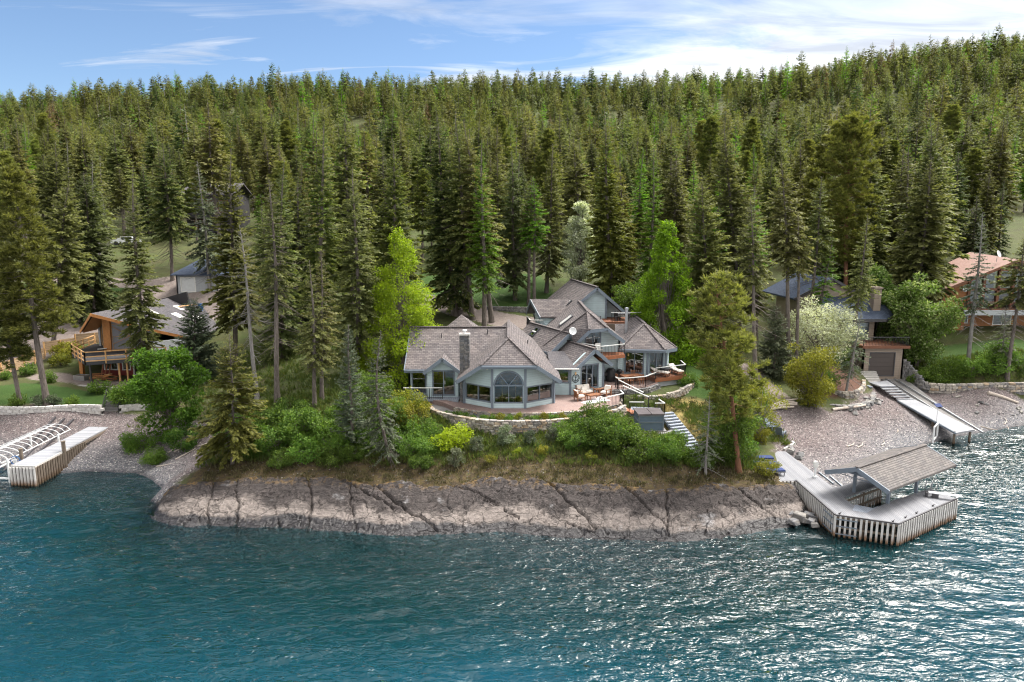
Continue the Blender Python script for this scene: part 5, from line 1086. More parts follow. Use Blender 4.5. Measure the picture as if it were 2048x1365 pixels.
facade(HS, (3.46, 55.35), (3.46, 62), FZ - 0.15, 6.95, 'siding_blue'); facade(HS, (-3.96, 60), (-3.96, 55.35), FZ - 0.15, 6.95, 'siding_blue')
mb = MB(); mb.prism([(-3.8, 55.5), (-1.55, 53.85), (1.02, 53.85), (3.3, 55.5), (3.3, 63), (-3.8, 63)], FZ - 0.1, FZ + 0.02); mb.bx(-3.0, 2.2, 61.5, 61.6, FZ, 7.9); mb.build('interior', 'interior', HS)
fe = [(-2.5, 52.9, 8.39), (1.98, 52.9, 8.39)]; B_, A_ = (-0.27, 55.2, 10.25), (-0.3, 66, 10.25); lo = [(-4.52, 53.8, 6.95), (3.99, 53.8, 6.95)]
roof(HS, [[B_, fe[0], fe[1]], [A_, B_, fe[0], lo[0], (-4.52, 66, 6.93)], [B_, A_, (3.99, 66, 6.93), lo[1], fe[1]]], fascia=[(fe[0], fe[1]), (lo[0], fe[0]), (fe[1], lo[1])])
ridge_caps(HS, [(A_, B_), (B_, fe[0]), (B_, fe[1])])
for sx in (-0.55, 0.55):                                                        # lit table lamps seen through the arch window
    mb = MB(); mb.lathe((-0.26 + sx, 54.9, FZ + 1.75), [(0.0, 0.34), (0.2, 0.34), (0.27, 0.0), (0.0, 0.0)], 12); mb.lathe((-0.26 + sx, 54.9, FZ), [(0.14, 0), (0.14, 0.04), (0.03, 0.08), (0.03, 1.76)], 10)
    tag(mb.build('floor_lamp', 'lampshade'), 'floor lamp with amber shade behind the arch window, %s of two' % ('left' if sx < 0 else 'right'), 'lamp', 'lamps behind the arch window')
# left wing, its entry gable and the pyramid roof behind
wy, wz, we = 61.3, 10.25, 7.2
roof(HS, [[(-9.2, wy, wz), (-0.4, wy, wz), (-0.4, 57.1, we), (-9.2, 57.1, we)], [(-9.2, wy, wz), (-0.4, wy, wz), (-0.4, 65.6, we), (-9.2, 65.6, we)]], fascia=[((-9.2, 57.1, we), (-7.3, 57.1, we)), ((-9.2, 57.1, we), (-9.2, wy, wz)), ((-9.2, 65.6, we), (-9.2, wy, wz))])
ridge_caps(HS, [((-9.2, wy, wz), (-0.5, wy, wz))])
facade(HS, (-9.0, 58.0), (-7.25, 58.0), FZ, 7.2, 'siding_blue', [(0.3, 1.5, FZ + 0.2, FZ + 2.2, 'window', 1, 1)]); facade(HS, (-4.7, 58.0), (-3.9, 58.0), FZ, 7.2, 'siding_blue')
facade(HS, (-7.25, 57.05), (-4.6, 57.05), FZ, 7.3, 'siding_blue', [(0.45, 2.35, FZ + 0.2, FZ + 2.4, 'door', 2, 1)]); facade(HS, (-9.0, 65), (-9.0, 58), FZ, 7.2, 'siding_blue')
mb = MB(); mb.poly([(-7.25, 57.07, 7.3), (-4.6, 57.07, 7.3), (-5.9, 57.07, 8.2)]); mb.build('gable', 'siding_blue', HS)
ep, el, er = (-5.9, 56.5, 8.32), (-7.5, 56.5, 7.1), (-4.3, 56.5, 7.1)
roof(HS, [[ep, (-5.9, 59.2, 8.32), (-7.5, 57.6, 7.1), el], [ep, (-5.9, 59.2, 8.32), (-4.3, 57.6, 7.1), er]], fascia=[(ep, el), (ep, er)], th=0.16)
mb = MB(); mb.bx(-8.9, -4, 60.5, 60.6, FZ, 7.4); mb.bx(-8.9, -4, 57.8, 60.5, FZ - 0.05, FZ + 0.03); mb.build('interior', 'interior', HS)
t_ = (-4.95, 66.5, 10.75); c_ = [(-7.1, 64.4, 8.9), (-2.8, 64.4, 8.9), (-2.8, 68.6, 8.9), (-7.1, 68.6, 8.9)]
roof(HS, [[t_, c_[i], c_[(i + 1) % 4]] for i in range(4)]); facade(HS, (-2.9, 64.8), (-2.9, 68.4), 5.5, 8.9, 'siding_blue'); facade(HS, (-7.0, 68.4), (-7.0, 64.8), 5.5, 8.9, 'siding_blue')
# chimney of laid stone
CH = thing('chimney', '', 'chimney') if False else None
ch = MB(); ch.bx(-4.28, -3.56, 55.55, 56.25, FZ - 0.1, 10.4); ch = ch.build('chimney', 'stone_dark', HS); rg_ = np.random.default_rng(4); ms_ = with_mat(STONES, 'stone_dark')
z = FZ
while z < 10.3:
    hh = rg_.uniform(0.11, 0.2); x = -4.32
    while x < -3.56:
        l = rg_.uniform(0.2, 0.42); l = min(l, -3.52 - x); link('stone', ms_[rg_.integers(6)], ch, (x + l / 2, 55.55 + rg_.normal(0, 0.015), z + hh / 2), (0, 0, rg_.normal(0, 0.04)), (l, 0.16, hh)); x += l + 0.01
    for yy in (55.75, 56.08): link('stone', ms_[rg_.integers(6)], ch, (-3.56, yy, z + hh / 2), (0, 0, 1.57), (0.34, 0.14, hh)); link('stone', ms_[rg_.integers(6)], ch, (-4.28, yy, z + hh / 2), (0, 0, 1.57), (0.34, 0.14, hh))
    z += hh
mb = MB(); mb.bx(-4.36, -3.48, 55.46, 56.34, 10.36, 10.48); mb.build('cap', 'concrete', ch); mb = MB(); mb.lathe((-3.92, 55.9, 10.48), [(0.1, 0), (0.1, 0.22), (0.2, 0.24), (0.2, 0.3), (0.0, 0.36)], 10); mb.build('flue', 'white_metal', ch)
# middle wing, low link roof and the garden-door gable
e_, n_ = np.array((0.908, 0.419)), np.array((0.419, -0.908))
def fp(o, s_, t_, z): q = np.array(o[:2]) + e_ * s_ + n_ * t_; return (q[0], q[1], z)
P2 = (5.3, 62.2); m1 = lambda s_, t_: fp(P2, s_, t_, 9.55 - 0.85 * abs(s_))
roof(HS, [[m1(0, 0), m1(0, -8.2), m1(-2.0, -8.2), m1(-2.0, 0)], [m1(0, 0), m1(0, -8.2), m1(2.3, -8.2), m1(2.3, 0)]], fascia=[(m1(0, 0), m1(-2.0, 0)), (m1(0, 0), m1(2.3, 0)), (m1(-2, 0), m1(-2, -3))])
ridge_caps(HS, [(m1(0, 0), m1(0, -8.2))])
mb = MB(); mb.poly([fp(P2, -1.75, -0.55, 7.2), fp(P2, 2.0, -0.55, 7.2), fp(P2, 2.0, -0.55, 7.7), fp(P2, 0, -0.55, 9.35), fp(P2, -1.75, -0.55, 7.9)]); mb.build('gable', 'siding_blue', HS)
mb = MB(); mb.prism([fp(P2, -1.7, -0.7, 0)[:2], fp(P2, 2, -0.7, 0)[:2], fp(P2, 2, -8, 0)[:2], fp(P2, -1.7, -8, 0)[:2]], FZ, 7.8); mb.build('inner_wall', 'siding_blue', HS)
roof(HS, [[(3.3, 57.5, 7.2), (5.75, 57.45, 7.2), (4.9, 61.6, 8.0), (3.2, 61.3, 8.0)]], mat='roof_dark', th=0.14)
mb = MB(); mb.beam((3.5, 57.42, 7.16), (5.75, 57.38, 7.16), 0.1, 0.1); mb.build('gutter', 'rail_white', HS)
facade(HS, (3.55, 58.25), (5.08, 58.14), FZ - 0.1, 7.1, 'siding_blue', [(0.15, 1.4, FZ + 1.05, FZ + 2.25, 'window', 1, 1)])
c0, c1_ = (5.08, 58.14), (8.12, 59.54); post(HS, *c0, FZ, 7.1); post(HS, *c1_, FZ, 7.3)
W2 = math.dist(c0, c1_); pk = (7.25, 58.35, 8.75); m2 = lambda s_, t_: fp(pk, s_, t_, 8.75 - 0.82 * abs(s_))
facade(HS, c0, c1_, FZ - 0.1, 7.25, 'siding_blue', [(1.05, 2.85, FZ + 0.42, FZ + 2.55, 'door', 3, 1)], top=lambda s_: min(8.5, 8.62 - 0.82 * abs(s_ - W2 / 2)) - 0.12)
facade(HS, c1_, (7.0, 62.0), FZ, 7.3, 'siding_blue')
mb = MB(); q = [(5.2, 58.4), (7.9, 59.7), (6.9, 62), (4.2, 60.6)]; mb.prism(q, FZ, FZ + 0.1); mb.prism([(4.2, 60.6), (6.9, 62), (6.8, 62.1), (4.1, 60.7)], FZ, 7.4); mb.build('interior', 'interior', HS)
roof(HS, [[m2(0, 0), m2(0, -5.5), m2(-1.78, -5.5), m2(-1.78, 0)], [m2(0, 0), m2(0, -5.5), m2(1.78, -5.5), m2(1.78, 0)]], fascia=[(m2(0, 0), m2(-1.78, 0)), (m2(0, 0), m2(1.78, 0))])
ridge_caps(HS, [(m2(0, 0), m2(0, -5.0))])
# anchor roundel on the siding
def anchor():
    q0 = np.array((*c0, 0)) + np.array((*e_, 0)) * 0.52 + np.array((*n_, 0)) * 0.04; cz = FZ + 1.42; E3, U = np.array((*e_, 0)), np.array((0, 0, 1.0)); mb = MB(); PT = lambda u, v: q0 + E3 * u + U * (cz + v)
    ring = lambda r_, k: [PT(r_ * math.cos(2 * math.pi * i / k), r_ * math.sin(2 * math.pi * i / k)) for i in range(k + 1)]
    mb.tube(ring(0.36, 22), 0.03, 5, False); mb.tube(ring(0.27, 20), 0.012, 4, False); mb.tube([PT(0, -0.2), PT(0, 0.13)], 0.025, 5); mb.tube([PT(-0.1, 0.08), PT(0.1, 0.08)], 0.018, 5)
    mb.tube([PT(0.2 * math.sin(a), -0.02 - 0.18 * math.cos(a)) for a in np.linspace(-1.3, 1.3, 9)], 0.022, 5); mb.tube([PT(0.05 * math.cos(a), 0.18 + 0.05 * math.sin(a)) for a in np.linspace(0, 6.28, 9)], 0.014, 4, False)
    tag(mb.build('anchor_roundel', 'sign_dark'), 'round dark anchor emblem on the blue siding by the garden doors', 'wall sign')
anchor()
# upper roofs: balcony wing (clipped gable) and the top gable
gz2 = lambda x: 11.48 - 0.78 * abs(x - 7.1)
B2, A2 = (7.08, 63.2, 11.48), (7.15, 73, 11.48); H1, H3 = (7.04, 61.0, 10.04), (8.64, 61.0, 10.22); K2, H2, RE = (4.9, 63.3, 9.8), (5.9, 61.5, 8.8), (10.2, 61.0, 9.05)
roof(HS, [[A2, B2, K2, (3.0, 63.3, 8.3), (3.0, 73, 8.3)], [B2, K2, H1], [K2, H2, H1], [B2, H1, H3], [B2, A2, (10.2, 73, 9.05), RE, H3]], fascia=[(H2, H1), (H1, H3), (H3, RE)])
ridge_caps(HS, [(A2, B2), (B2, K2), (B2, H1), (B2, H3)])
facade(HS, (6.15, 62.2), (10.0, 62.2), 7.7, 10, 'siding_blue', [(0.6, 2.05, 7.95, 9.75, 'door', 2, 1)], top=lambda s_: min(10.0, gz2(6.15 + s_) - 0.28 if 6.15 + s_ > 7.1 else 9.2 + 0.8 * s_))
facade(HS, (10.0, 62.2), (10.0, 70), 5.0, 9.0, 'siding_blue'); facade(HS, (4.6, 64), (6.15, 62.2), 7.2, 8.9, 'siding_blue'); facade(HS, (7.9, 62.4), (10.3, 62.4), 5.0, 7.7, 'siding_blue')
mb = MB(); mb.prism([(6.2, 61.6), (7.9, 59.5), (10.25, 60.9), (10.25, 62.4), (6.2, 62.4)], 7.5, 7.8); mb.build('balcony', 'rust_timber', HS); railing(HS, [(6.3, 61.5, 7.8), (7.9, 59.6, 7.8), (10.2, 60.95, 7.8)])
mb = MB(); mb.bx(6.2, 9.9, 65, 65.1, 7.8, 10); mb.build('interior', 'interior', HS)
P1, P1b = (8.95, 71.6, 13.02), (7.15, 83.2, 13.02)
g1 = lambda x, y: 13.02 - 0.85 * abs(x - np.interp(y, [71.6, 83.2], [8.95, 7.15]))
roof(HS, [[P1, P1b, (2.4, 83.2, 8.98), (4.2, 71.6, 8.98)], [P1, P1b, (10.5, 83.2, 10.2), (12.2, 71.6, 10.26)]], fascia=[(P1, (4.2, 71.6, 8.98)), (P1, (12.2, 71.6, 10.26)), ((2.4, 83.2, 8.98), (4.2, 71.6, 8.98))])
ridge_caps(HS, [(P1, P1b)])
facade(HS, (6.0, 72.3), (10.0, 72.3), 8.8, 10.0, 'siding_blue', top=lambda s_: g1(6.0 + s_, 72.3) - 0.25); facade(HS, (10.0, 73.4), (12.4, 73.4), 8.6, 9, 'siding_blue', top=lambda s_: g1(10.0 + s_, 73.4) - 0.25); post(HS, 10.0, 72.3, 8.6, 12.0)
mb = MB(); mb.prism([(8.6, 69.6), (13.4, 69.6), (13.4, 73.4), (8.6, 73.4)], 9.35, 9.6); mb.build('upper_deck', 'deck_red', HS); railing(HS, [(10.2, 69.7, 9.6), (13.3, 69.7, 9.6), (13.3, 73.3, 9.6)])
mb = MB(); mb.prism([(3.6, 72.5), (11.8, 72.5), (10, 83), (2.9, 83)], 6.5, 9.0); mb.build('inner_wall', 'siding_blue', HS)
# side dormer
dp = (2.2, 74.8); dz_ = 11.45
roof(HS, [[(2.0, 74.6, dz_), (6.6, 74.4, dz_), (5.2, 72.6, 9.75), (3.0, 72.6, 9.75)], [(2.0, 74.6, dz_), (6.6, 74.4, dz_), (5.2, 76.6, 9.75), (1.6, 76.6, 9.75)]], th=0.15, fascia=[((2.0, 74.6, dz_), (3.0, 72.6, 9.75)), ((2.0, 74.6, dz_), (1.6, 76.6, 9.75))])
mb = MB(); mb.prism([(3.1, 73.0), (5.6, 73.0), (5.6, 76.2), (2.6, 76.2)], 8.2, 9.75); mb.poly([(2.75, 73, 9.7), (2.6, 76.2, 9.7), (2.6, 74.6, 11.2)]); mb.build('dormer_wall', 'siding_blue', HS)
mb = MB(); mb.prism([(1.9, 72.0), (3.4, 72.0), (3.0, 75.6), (1.6, 75.6)], 8.35, 8.5); o = mb.build('balcony', 'trim_blue', HS); railing(HS, [(3.3, 72.05, 8.5), (1.95, 72.1, 8.5), (1.65, 75.5, 8.5)])
# gutters along the long eaves, vents on the roofs
for a, b in (((-9.2, 57.0, 7.1), (-7.5, 57.0, 7.1)), ((9.9, 62.0, 8.0), (14.1, 61.5, 8.0)), ((-2.4, 52.8, 8.27), (1.9, 52.8, 8.27))): mb = MB(); mb.beam(a, b, 0.11, 0.1); mb.build('gutter', 'trim_blue', HS)
for x, y, z in ((-6.3, 60.2, 9.5), (-2.2, 60.6, 9.8), (1.4, 60.0, 8.9), (8.6, 66.0, 10.3), (13.6, 66.5, 9.45)): mb = MB(); mb.tube([(x, y, z - 0.3), (x, y, z + 0.35)], 0.05, 6); mb.build('vent_pipe', 'trim_dark', HS)
# skylights
def skylight(c, u, v, w_, h, bars):
    c, u, v = V3(c), V3(u), V3(v); u /= np.linalg.norm(u); v = v - u * (u @ v); v /= np.linalg.norm(v); n3 = np.cross(u, v); n3 *= np.sign(n3[2]); mb = MB(); P = lambda a, b, k: c + u * a + v * b + n3 * k
    for a0, a1, b0, b1 in ((-w_, w_, -h, -h + 0.1), (-w_, w_, h - 0.1, h), (-w_, -w_ + 0.1, -h + 0.1, h - 0.1), (w_ - 0.1, w_, -h + 0.1, h - 0.1)): mb.hexa([P(a0, b0, -0.05), P(a1, b0, -0.05), P(a1, b1, -0.05), P(a0, b1, -0.05), P(a0, b0, 0.14), P(a1, b0, 0.14), P(a1, b1, 0.14), P(a0, b1, 0.14)])
    f = mb.build('skylight', 'frame_dark', HS); g = MB()
    g.poly([P(-w_ + 0.1, -h + 0.1, 0.09), P(w_ - 0.1, -h + 0.1, 0.09), P(w_ - 0.1, h - 0.1, 0.09), P(-w_ + 0.1, h - 0.1, 0.09)]); g.build('pane', 'glass_dark', f)
    for i in range(bars): a = -w_ + 2 * w_ * (i + 1) / (bars + 1); b = MB(); b.hexa([P(a - 0.06, -h + 0.1, 0.1), P(a + 0.06, -h + 0.1, 0.1), P(a + 0.06, h - 0.1, 0.1), P(a - 0.06, h - 0.1, 0.1), P(a - 0.06, -h + 0.1, 0.16), P(a + 0.06, -h + 0.1, 0.16), P(a + 0.06, h - 0.1, 0.16), P(a - 0.06, h - 0.1, 0.16)]); b.build('blind_bar', 'frame_white', f)
skylight(m1(-0.75, -5.6), (e_[0], e_[1], 0.85), (n_[0], n_[1], 0), 0.55, 0.45, 1)
skylight((5.35, 66.6, gz2(5.35)), (0, 1, 0), (1, 0, 0.78), 0.75, 0.8, 3); skylight((5.95, 74.2, g1(5.95, 74.2)), (-0.15, 1, 0), (1, 0, 0.85), 0.45, 0.75, 1)
# pavilion wing on the right
pe = [(9.9, 62.1, 8.1), (14.1, 61.6, 8.1), (15.5, 63.2, 8.0), (15.5, 72, 8.0), (9.9, 72, 8.1)]; R1, R2 = (12.65, 64.6, 10.15), (12.8, 71.5, 10.15)
roof(HS, [[R1, pe[0], pe[1]], [R1, pe[1], pe[2]], [R1, pe[2], pe[3], R2], [R2, R1, pe[0], pe[4]], [R2, pe[3], pe[4]]], fascia=[(pe[0], pe[1]), (pe[1], pe[2]), (pe[2], pe[3])]); ridge_caps(HS, [(R1, R2), (R1, pe[0]), (R1, pe[1]), (R1, pe[2])])
pw = [(10.2, 63.2), (12.62, 62.45), (14.55, 63.5), (15.1, 64.6), (15.1, 71.5)]
facade(HS, pw[0], pw[1], 5.35, 8.05, 'siding_blue', [(0.45, 2.2, 5.62, 7.7, 'door', 2, 1)]); facade(HS, pw[1], pw[2], 5.35, 8.05, 'siding_blue', [(0.25, 1.9, 5.75, 7.65, 'window', 2, 1)]); facade(HS, pw[2], pw[3], 5.35, 8.05, 'siding_blue'); facade(HS, pw[3], pw[4], 5.0, 8.0, 'siding_blue')
for q in pw[:3]: post(HS, q[0], q[1] - 0.03, 5.3, 8.05, 0.2)
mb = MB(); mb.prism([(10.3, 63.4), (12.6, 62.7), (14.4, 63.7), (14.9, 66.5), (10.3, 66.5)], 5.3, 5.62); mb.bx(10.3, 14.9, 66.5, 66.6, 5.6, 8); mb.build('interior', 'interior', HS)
mb = MB(); mb.lathe((13.9, 64.3, 5.62), [(0.3, 0.0), (0.34, 0.5), (0.2, 0.9), (0.3, 1.7)], 8); tag(mb.build('curtain', 'curtain'), 'pale drawn curtain behind the pavilion corner window', 'curtain')
roof(HS, [[(8.6, 68.2, 9.6), (12.6, 68.2, 9.6), (11.4, 62.9, 8.2), (10.0, 62.5, 8.15), (8.6, 62.9, 8.3)]], th=0.16)
mb = MB(); mb.tube([(11.15, 66.0, 8.6), (11.15, 66.0, 11.35)], 0.15, 10); mb.lathe((11.15, 66, 11.3), [(0.15, 0), (0.2, 0.02), (0.2, 0.16), (0.0, 0.22)], 10); mb.build('flue_pipe', 'steel', HS)
mb = MB(); mb.lathe((0, 0, 0), [(0.0, 0.0), (0.2, 0.03), (0.34, 0.1), (0.36, 0.12), (0.34, 0.13), (0.2, 0.06), (0.0, 0.03)], 18); dish = mb.mesh('dish', 'white_metal', True)
sd = thing('satellite_dish', 'white round satellite dish on the ridge end of the middle wing', 'satellite dish', (5.55, 62.0, 9.75)); link('dish', dish, sd, rot=(1.25, 0, 0.25)); mb = MB(); mb.tube([(0, 0.05, -0.02), (0, 0.15, -0.55)], 0.03, 6); mb.tube([(0, -0.02, -0.2), (0, -0.45, 0.0)], 0.015, 5); mb.build('bracket', 'steel', sd)
for x, y, z in ((-2.0, 53.55, 7.9), (2.8, 54.7, 7.35)): mb = MB(); mb.lathe((x, y - 0.12, z), [(0, 0), (0.07, 0.02), (0.09, 0.14), (0, 0.16)], 8); mb.build('eave_light', 'frame_white', HS)
for x, y, z in ((5.55, 58.28, 6.6), (10.9, 63.0, 7.4), (9.5, 62.15, 9.3)): mb = MB(); mb.box((x, y - 0.08, z), (0.12, 0.12, 0.24)); mb.build('wall_lamp', 'lampshade', HS)

# ------------------------------------------------------------------ terrace, walls, decks
TW = [(-7.0, 55.2), (-6.2, 53.2), (-4.6, 51.7), (-2.6, 50.6), (-0.6, 50.1), (2.4, 50.25), (4.8, 51.0), (6.9, 52.2), (8.6, 53.7), (9.3, 54.8)]
mb = MB(); mb.prism([(-7.0, 55.2)] + TW[1:] + [(9.4, 56), (9.0, 58.3), (6, 60), (-9, 60)], 2.6, 4.35); tag(mb.build('planting_bed', 'concrete_dark'), kind='structure')
TE = [(-5.8, 55.6), (-4.6, 53.9), (-2.6, 52.6), (-0.6, 52.1), (2.6, 52.15), (5.2, 52.7), (7.2, 53.6), (8.9, 54.9), (9.4, 56.6), (9.3, 58.6), (8.3, 58.4), (7.5, 61), (-7.4, 61), (-7.4, 56.8)]
def paver_mat():
    m, n = new_mat('brick_paving'); uv = n.uv()
    br = n.add('ShaderNodeTexBrick', ins={'Vector': n.map(uv, rot=(0, 0, 0.5)), 'Color1': (0.21, 0.125, 0.11), 'Color2': (0.27, 0.19, 0.165), 'Mortar': (0.12, 0.10, 0.095), 'Scale': 1.0, 'Mortar Size': 0.008, 'Brick Width': 0.22, 'Row Height': 0.11})
    c = n.mix(n.fr(n.noise(uv, 1.2, 5, 0.65), 0.35, 0.7, 0, 0.6), br.outputs[0], (0.17, 0.13, 0.13)); c = n.mix(n.fr(n.noise(uv, 9, 3), 0.4, 0.7, 0, 0.4), c, (0.33, 0.26, 0.24))
    MATS['paving'] = finish(m, n, c, 0.85, n.bump(br.outputs['Fac'], -0.5, 0.01))
paver_mat()
mb = MB(); mb.prism(TE, 4.2, 4.7); tag(mb.build('terrace', 'paving'), kind='structure')
mb = MB(); mb.prism([(8.3, 58.4), (9.2, 58.75), (10.4, 58.9), (12.0, 59.6), (13.4, 61.2), (13.6, 63.6), (7.4, 63.4), (7.5, 60)], 4.0, 5.1); tag(mb.build('patio', 'paving'), kind='structure')
sw = thing('retaining_wall', 'curved retaining wall of stacked tan and grey stone below the terrace', 'stone wall', (0, 0, 0))
stone_wall(sw, TW, lambda s_: 3.0 + 0.3 * math.sin(s_ * 0.19), 4.72, 'stone_warm', 0.155, (0.34, 0.72), 0.42, 3)
sw2 = thing('garden_wall', 'low stone kerb between the clipped box balls and the brick terrace', 'stone wall'); stone_wall(sw2, TE[1:9], 4.35, 4.74, 'stone_warm', 0.13, (0.3, 0.6), 0.22, 4)
sw3 = thing('patio_wall', 'curved grey stone wall carrying the dining patio', 'stone wall'); stone_wall(sw3, [(8.25, 58.3), (9.2, 58.6), (10.4, 58.75), (12.1, 59.4), (13.5, 61.1)], lambda s_: 4.7 - 0.32 * max(0, s_ - 1.2), 5.12, 'stone_grey', 0.15, (0.28, 0.55), 0.35, 5)
sw4 = thing('slope_wall', 'long curved dry stone wall below the red wood deck', 'stone wall'); stone_wall(sw4, [(10.6, 58.0), (12.4, 57.9), (14.0, 58.6), (15.6, 60.2), (16.9, 62.2), (17.0, 64.0)], lambda s_: 3.9 + 0.06 * s_, lambda s_: 4.6 + 0.05 * s_, 'stone_warm', 0.15, (0.28, 0.6), 0.4, 6)
for i, (x, y) in enumerate([(-0.9, 51.1), (0.5, 51.1), (2.5, 51.2), (3.9, 51.45), (6.0, 52.0)]):
    me = broadleaf(700 + i, H=0.62, Rc=0.36, base=0.05, leafm='leaf_yellow', n=900, leaf=0.09, clumps=30, fill=0.9)
    plant('box_ball', me, 'clipped yellow green box ball on the terrace wall, %s from the left' % ('first', 'second', 'third', 'fourth', 'fifth')[i], 'shrub', (x, y, 4.36), group='box balls on the terrace wall')
mb_h = [broadleaf(720 + i, H=0.42, Rc=0.42, base=0.02, leafm='leaf_shrub', n=700, leaf=0.1, clumps=20) for i in range(2)]
for i, (x, y) in enumerate([(-5.2, 52.7), (-4.5, 52.4), (-3.8, 51.9), (-3.0, 51.5), (-2.2, 51.3), (-1.5, 51.2), (1.2, 51.1), (1.8, 51.15), (3.2, 51.35), (4.6, 51.65), (5.3, 51.9), (-0.2, 51.15)]):
    plant('edging_plant', mb_h[i % 2], 'low green plant in the strip above the terrace wall', 'plant', (x, y, 4.35), rz=i, scale=0.8 + 0.3 * (i % 3) / 2, group='edging plants above the terrace wall')
mb = MB(); mb.prism([(-9.3, 56.2), (-5.6, 56.3), (-4.5, 55.5), (-4.4, 57.6), (-9.3, 57.6)], 4.6, 4.82); dk = mb.build('entry_deck', 'deck_blue'); tag(dk, 'grey blue boarded entry deck left of the chimney', 'deck'); railing(dk, [(-9.2, 56.3, 4.82), (-7.0, 56.3, 4.82), (-5.9, 56.35, 4.82)])
mb = MB(); mb.prism([(13.2, 61.3), (16.35, 62.9), (16.4, 65), (14.6, 65), (14.6, 63.6), (12.7, 62.5)], 5.1, 5.5); rd = mb.build('wood_deck', 'deck_red'); tag(rd, 'raised red wood deck in front of the pavilion', 'deck')
mb = MB(); mb.beam((13.15, 61.25, 5.28), (16.4, 62.88, 5.28), 0.06, 0.3); mb.beam((16.42, 62.9, 5.28), (16.45, 65, 5.28), 0.06, 0.3); mb.build('skirt', 'rust_timber', rd); mb = MB(); mb.prism([(13.5, 61.7), (16.0, 63.0), (16.0, 64.8), (13.5, 63)], 4.3, 5.1); mb.build('base', 'siding_grey', rd)
railing(rd, [(13.2, 61.35, 5.5), (16.3, 62.95, 5.5), (16.35, 65, 5.5)])
for i, zz in enumerate((5.22, 5.36)): mb = MB(); mb.box((11.9 + 0.25 * i, 62.0 + 0.1 * i, zz), (1.5, 0.35, 0.12), 0.3); mb.build('step', 'deck_red', rd)
pr = thing('patio_railing', 'zigzag railing with white hand rail round the dining patio', 'railing'); railing(pr, [(13.2, 61.3, 5.1), (11.9, 59.55, 5.1), (10.4, 58.95, 5.1), (9.3, 58.75, 5.1), (9.2, 59.3, 5.1)])
pr2 = thing('stair_railing', 'sloping pair of white hand rails beside the terrace steps', 'railing'); railing(pr2, [(9.35, 58.6, 5.0), (11.3, 57.2, 4.2)], gap=0.5); railing(pr2, [(9.6, 57.6, 4.7), (11.6, 56.4, 4.0)], gap=0.5)
pr3 = thing('terrace_railing', 'terrace corner railing with white hand rail by the rug', 'railing'); railing(pr3, [(7.1, 53.75, 4.7), (7.4, 53.3, 4.7), (9.2, 54.8, 4.7), (9.1, 55.9, 4.7)])
# landing, lakeside steps, hot tub
ld = thing('lakeside_stairs', 'grey timber stairs running down from the landing to the dock', 'stairs'); mb = MB(); mb.prism([(9.7, 54.4), (12.4, 54.2), (12.6, 56.4), (10.2, 56.8)], 3.85, 4.0); mb.build('landing', 'deck_blue', ld)
for i in range(13):
    t = i / 12; x, y, z = 12.9 + 1.4 * t, 55.2 - 3.9 * t, 3.85 - 1.75 * t; mb = MB(); mb.box((x, y, z), (1.25, 0.36, 0.1), 0.35); mb.build('tread', 'deck_blue', ld)
for sg in (-1, 1): mb = MB(); mb.beam((12.9 + 0.6 * sg, 55.2 + 0.2 * sg, 3.72), (14.3 + 0.6 * sg, 51.3 + 0.2 * sg, 1.95), 0.08, 0.24); mb.build('stringer', 'trim_blue', ld)
mb = MB(); mb.prism([(13.4, 51.2), (15.2, 51.4), (15.6, 49.6), (14.4, 49.2)], 1.85, 2.0); mb.build('lower_landing', 'deck_blue', ld)
railing(ld, [(12.3, 55.6, 4.0), (12.5, 54.3, 4.0), (11.7, 54.3, 4.0)], gap=0.2); railing(ld, [(9.6, 54.3, 4.1), (10.8, 54.25, 4.1)], gap=0.25)
ht = thing('hot_tub', 'square blue hot tub with folded dark brown cover', 'hot tub', (10.95, 53.0, 3.3), 0.03)
mb = MB(); mb.bx(-0.95, 0.95, -0.9, 0.9, 0, 1.2); mb.build('cabinet', 'tub_blue', ht); mb = MB(); mb.bx(-1.0, 1.0, -0.95, 0.95, 0.62, 0.72); mb.bx(-1.0, 1.0, -0.95, 0.95, 1.14, 1.24); mb.build('band', 'trim_blue', ht)
for sx in (-1, 1):
    for sy in (-1, 1): mb = MB(); mb.box((sx * 0.96, sy * 0.91, 0.6), (0.1, 0.1, 1.2)); mb.build('corner_post', 'trim_blue', ht)
for sx in (-1, 1): mb = MB(); a = 0.02 if sx > 0 else -0.02; xs_ = (a, sx * 1.06); mb.hexa([(min(xs_), -1.0, 1.25), (max(xs_), -1.0, 1.25), (max(xs_), 1.0, 1.25), (min(xs_), 1.0, 1.25), (min(xs_), -0.96, 1.37 if sx > 0 else 1.35), (max(xs_) - 0.0, -0.96, 1.35 if sx > 0 else 1.37), (max(xs_), 0.96, 1.35 if sx > 0 else 1.37), (min(xs_), 0.96, 1.37 if sx > 0 else 1.35)]); mb.build('cover', 'lid_brown', ht)
mb = MB(); mb.bx(9.8, 12.2, 51.9, 54.1, 2.4, 3.3); tag(mb.build('tub_plinth', 'concrete_dark'), kind='structure')
tb = thing('tub_wall', 'rough stone edging under the hot tub', 'stone wall'); stone_wall(tb, [(9.6, 52.2), (9.9, 51.75), (12.2, 51.75), (12.6, 52.4)], 2.75, 3.3, 'stone_grey', 0.16, (0.25, 0.5), 0.35, 8)
for i in range(3): mb = MB(); mb.beam((9.4 + 0.35 * i, 55.6 - 0.2 * i, 4.25 - 0.08 * i), (9.9 + 0.35 * i, 54.2 - 0.2 * i, 4.1 - 0.08 * i), 0.3, 0.06); tag(mb.build('loose_board', 'rust_timber'), 'red brown board lying beside the terrace steps', 'board', 'red boards beside the terrace steps')

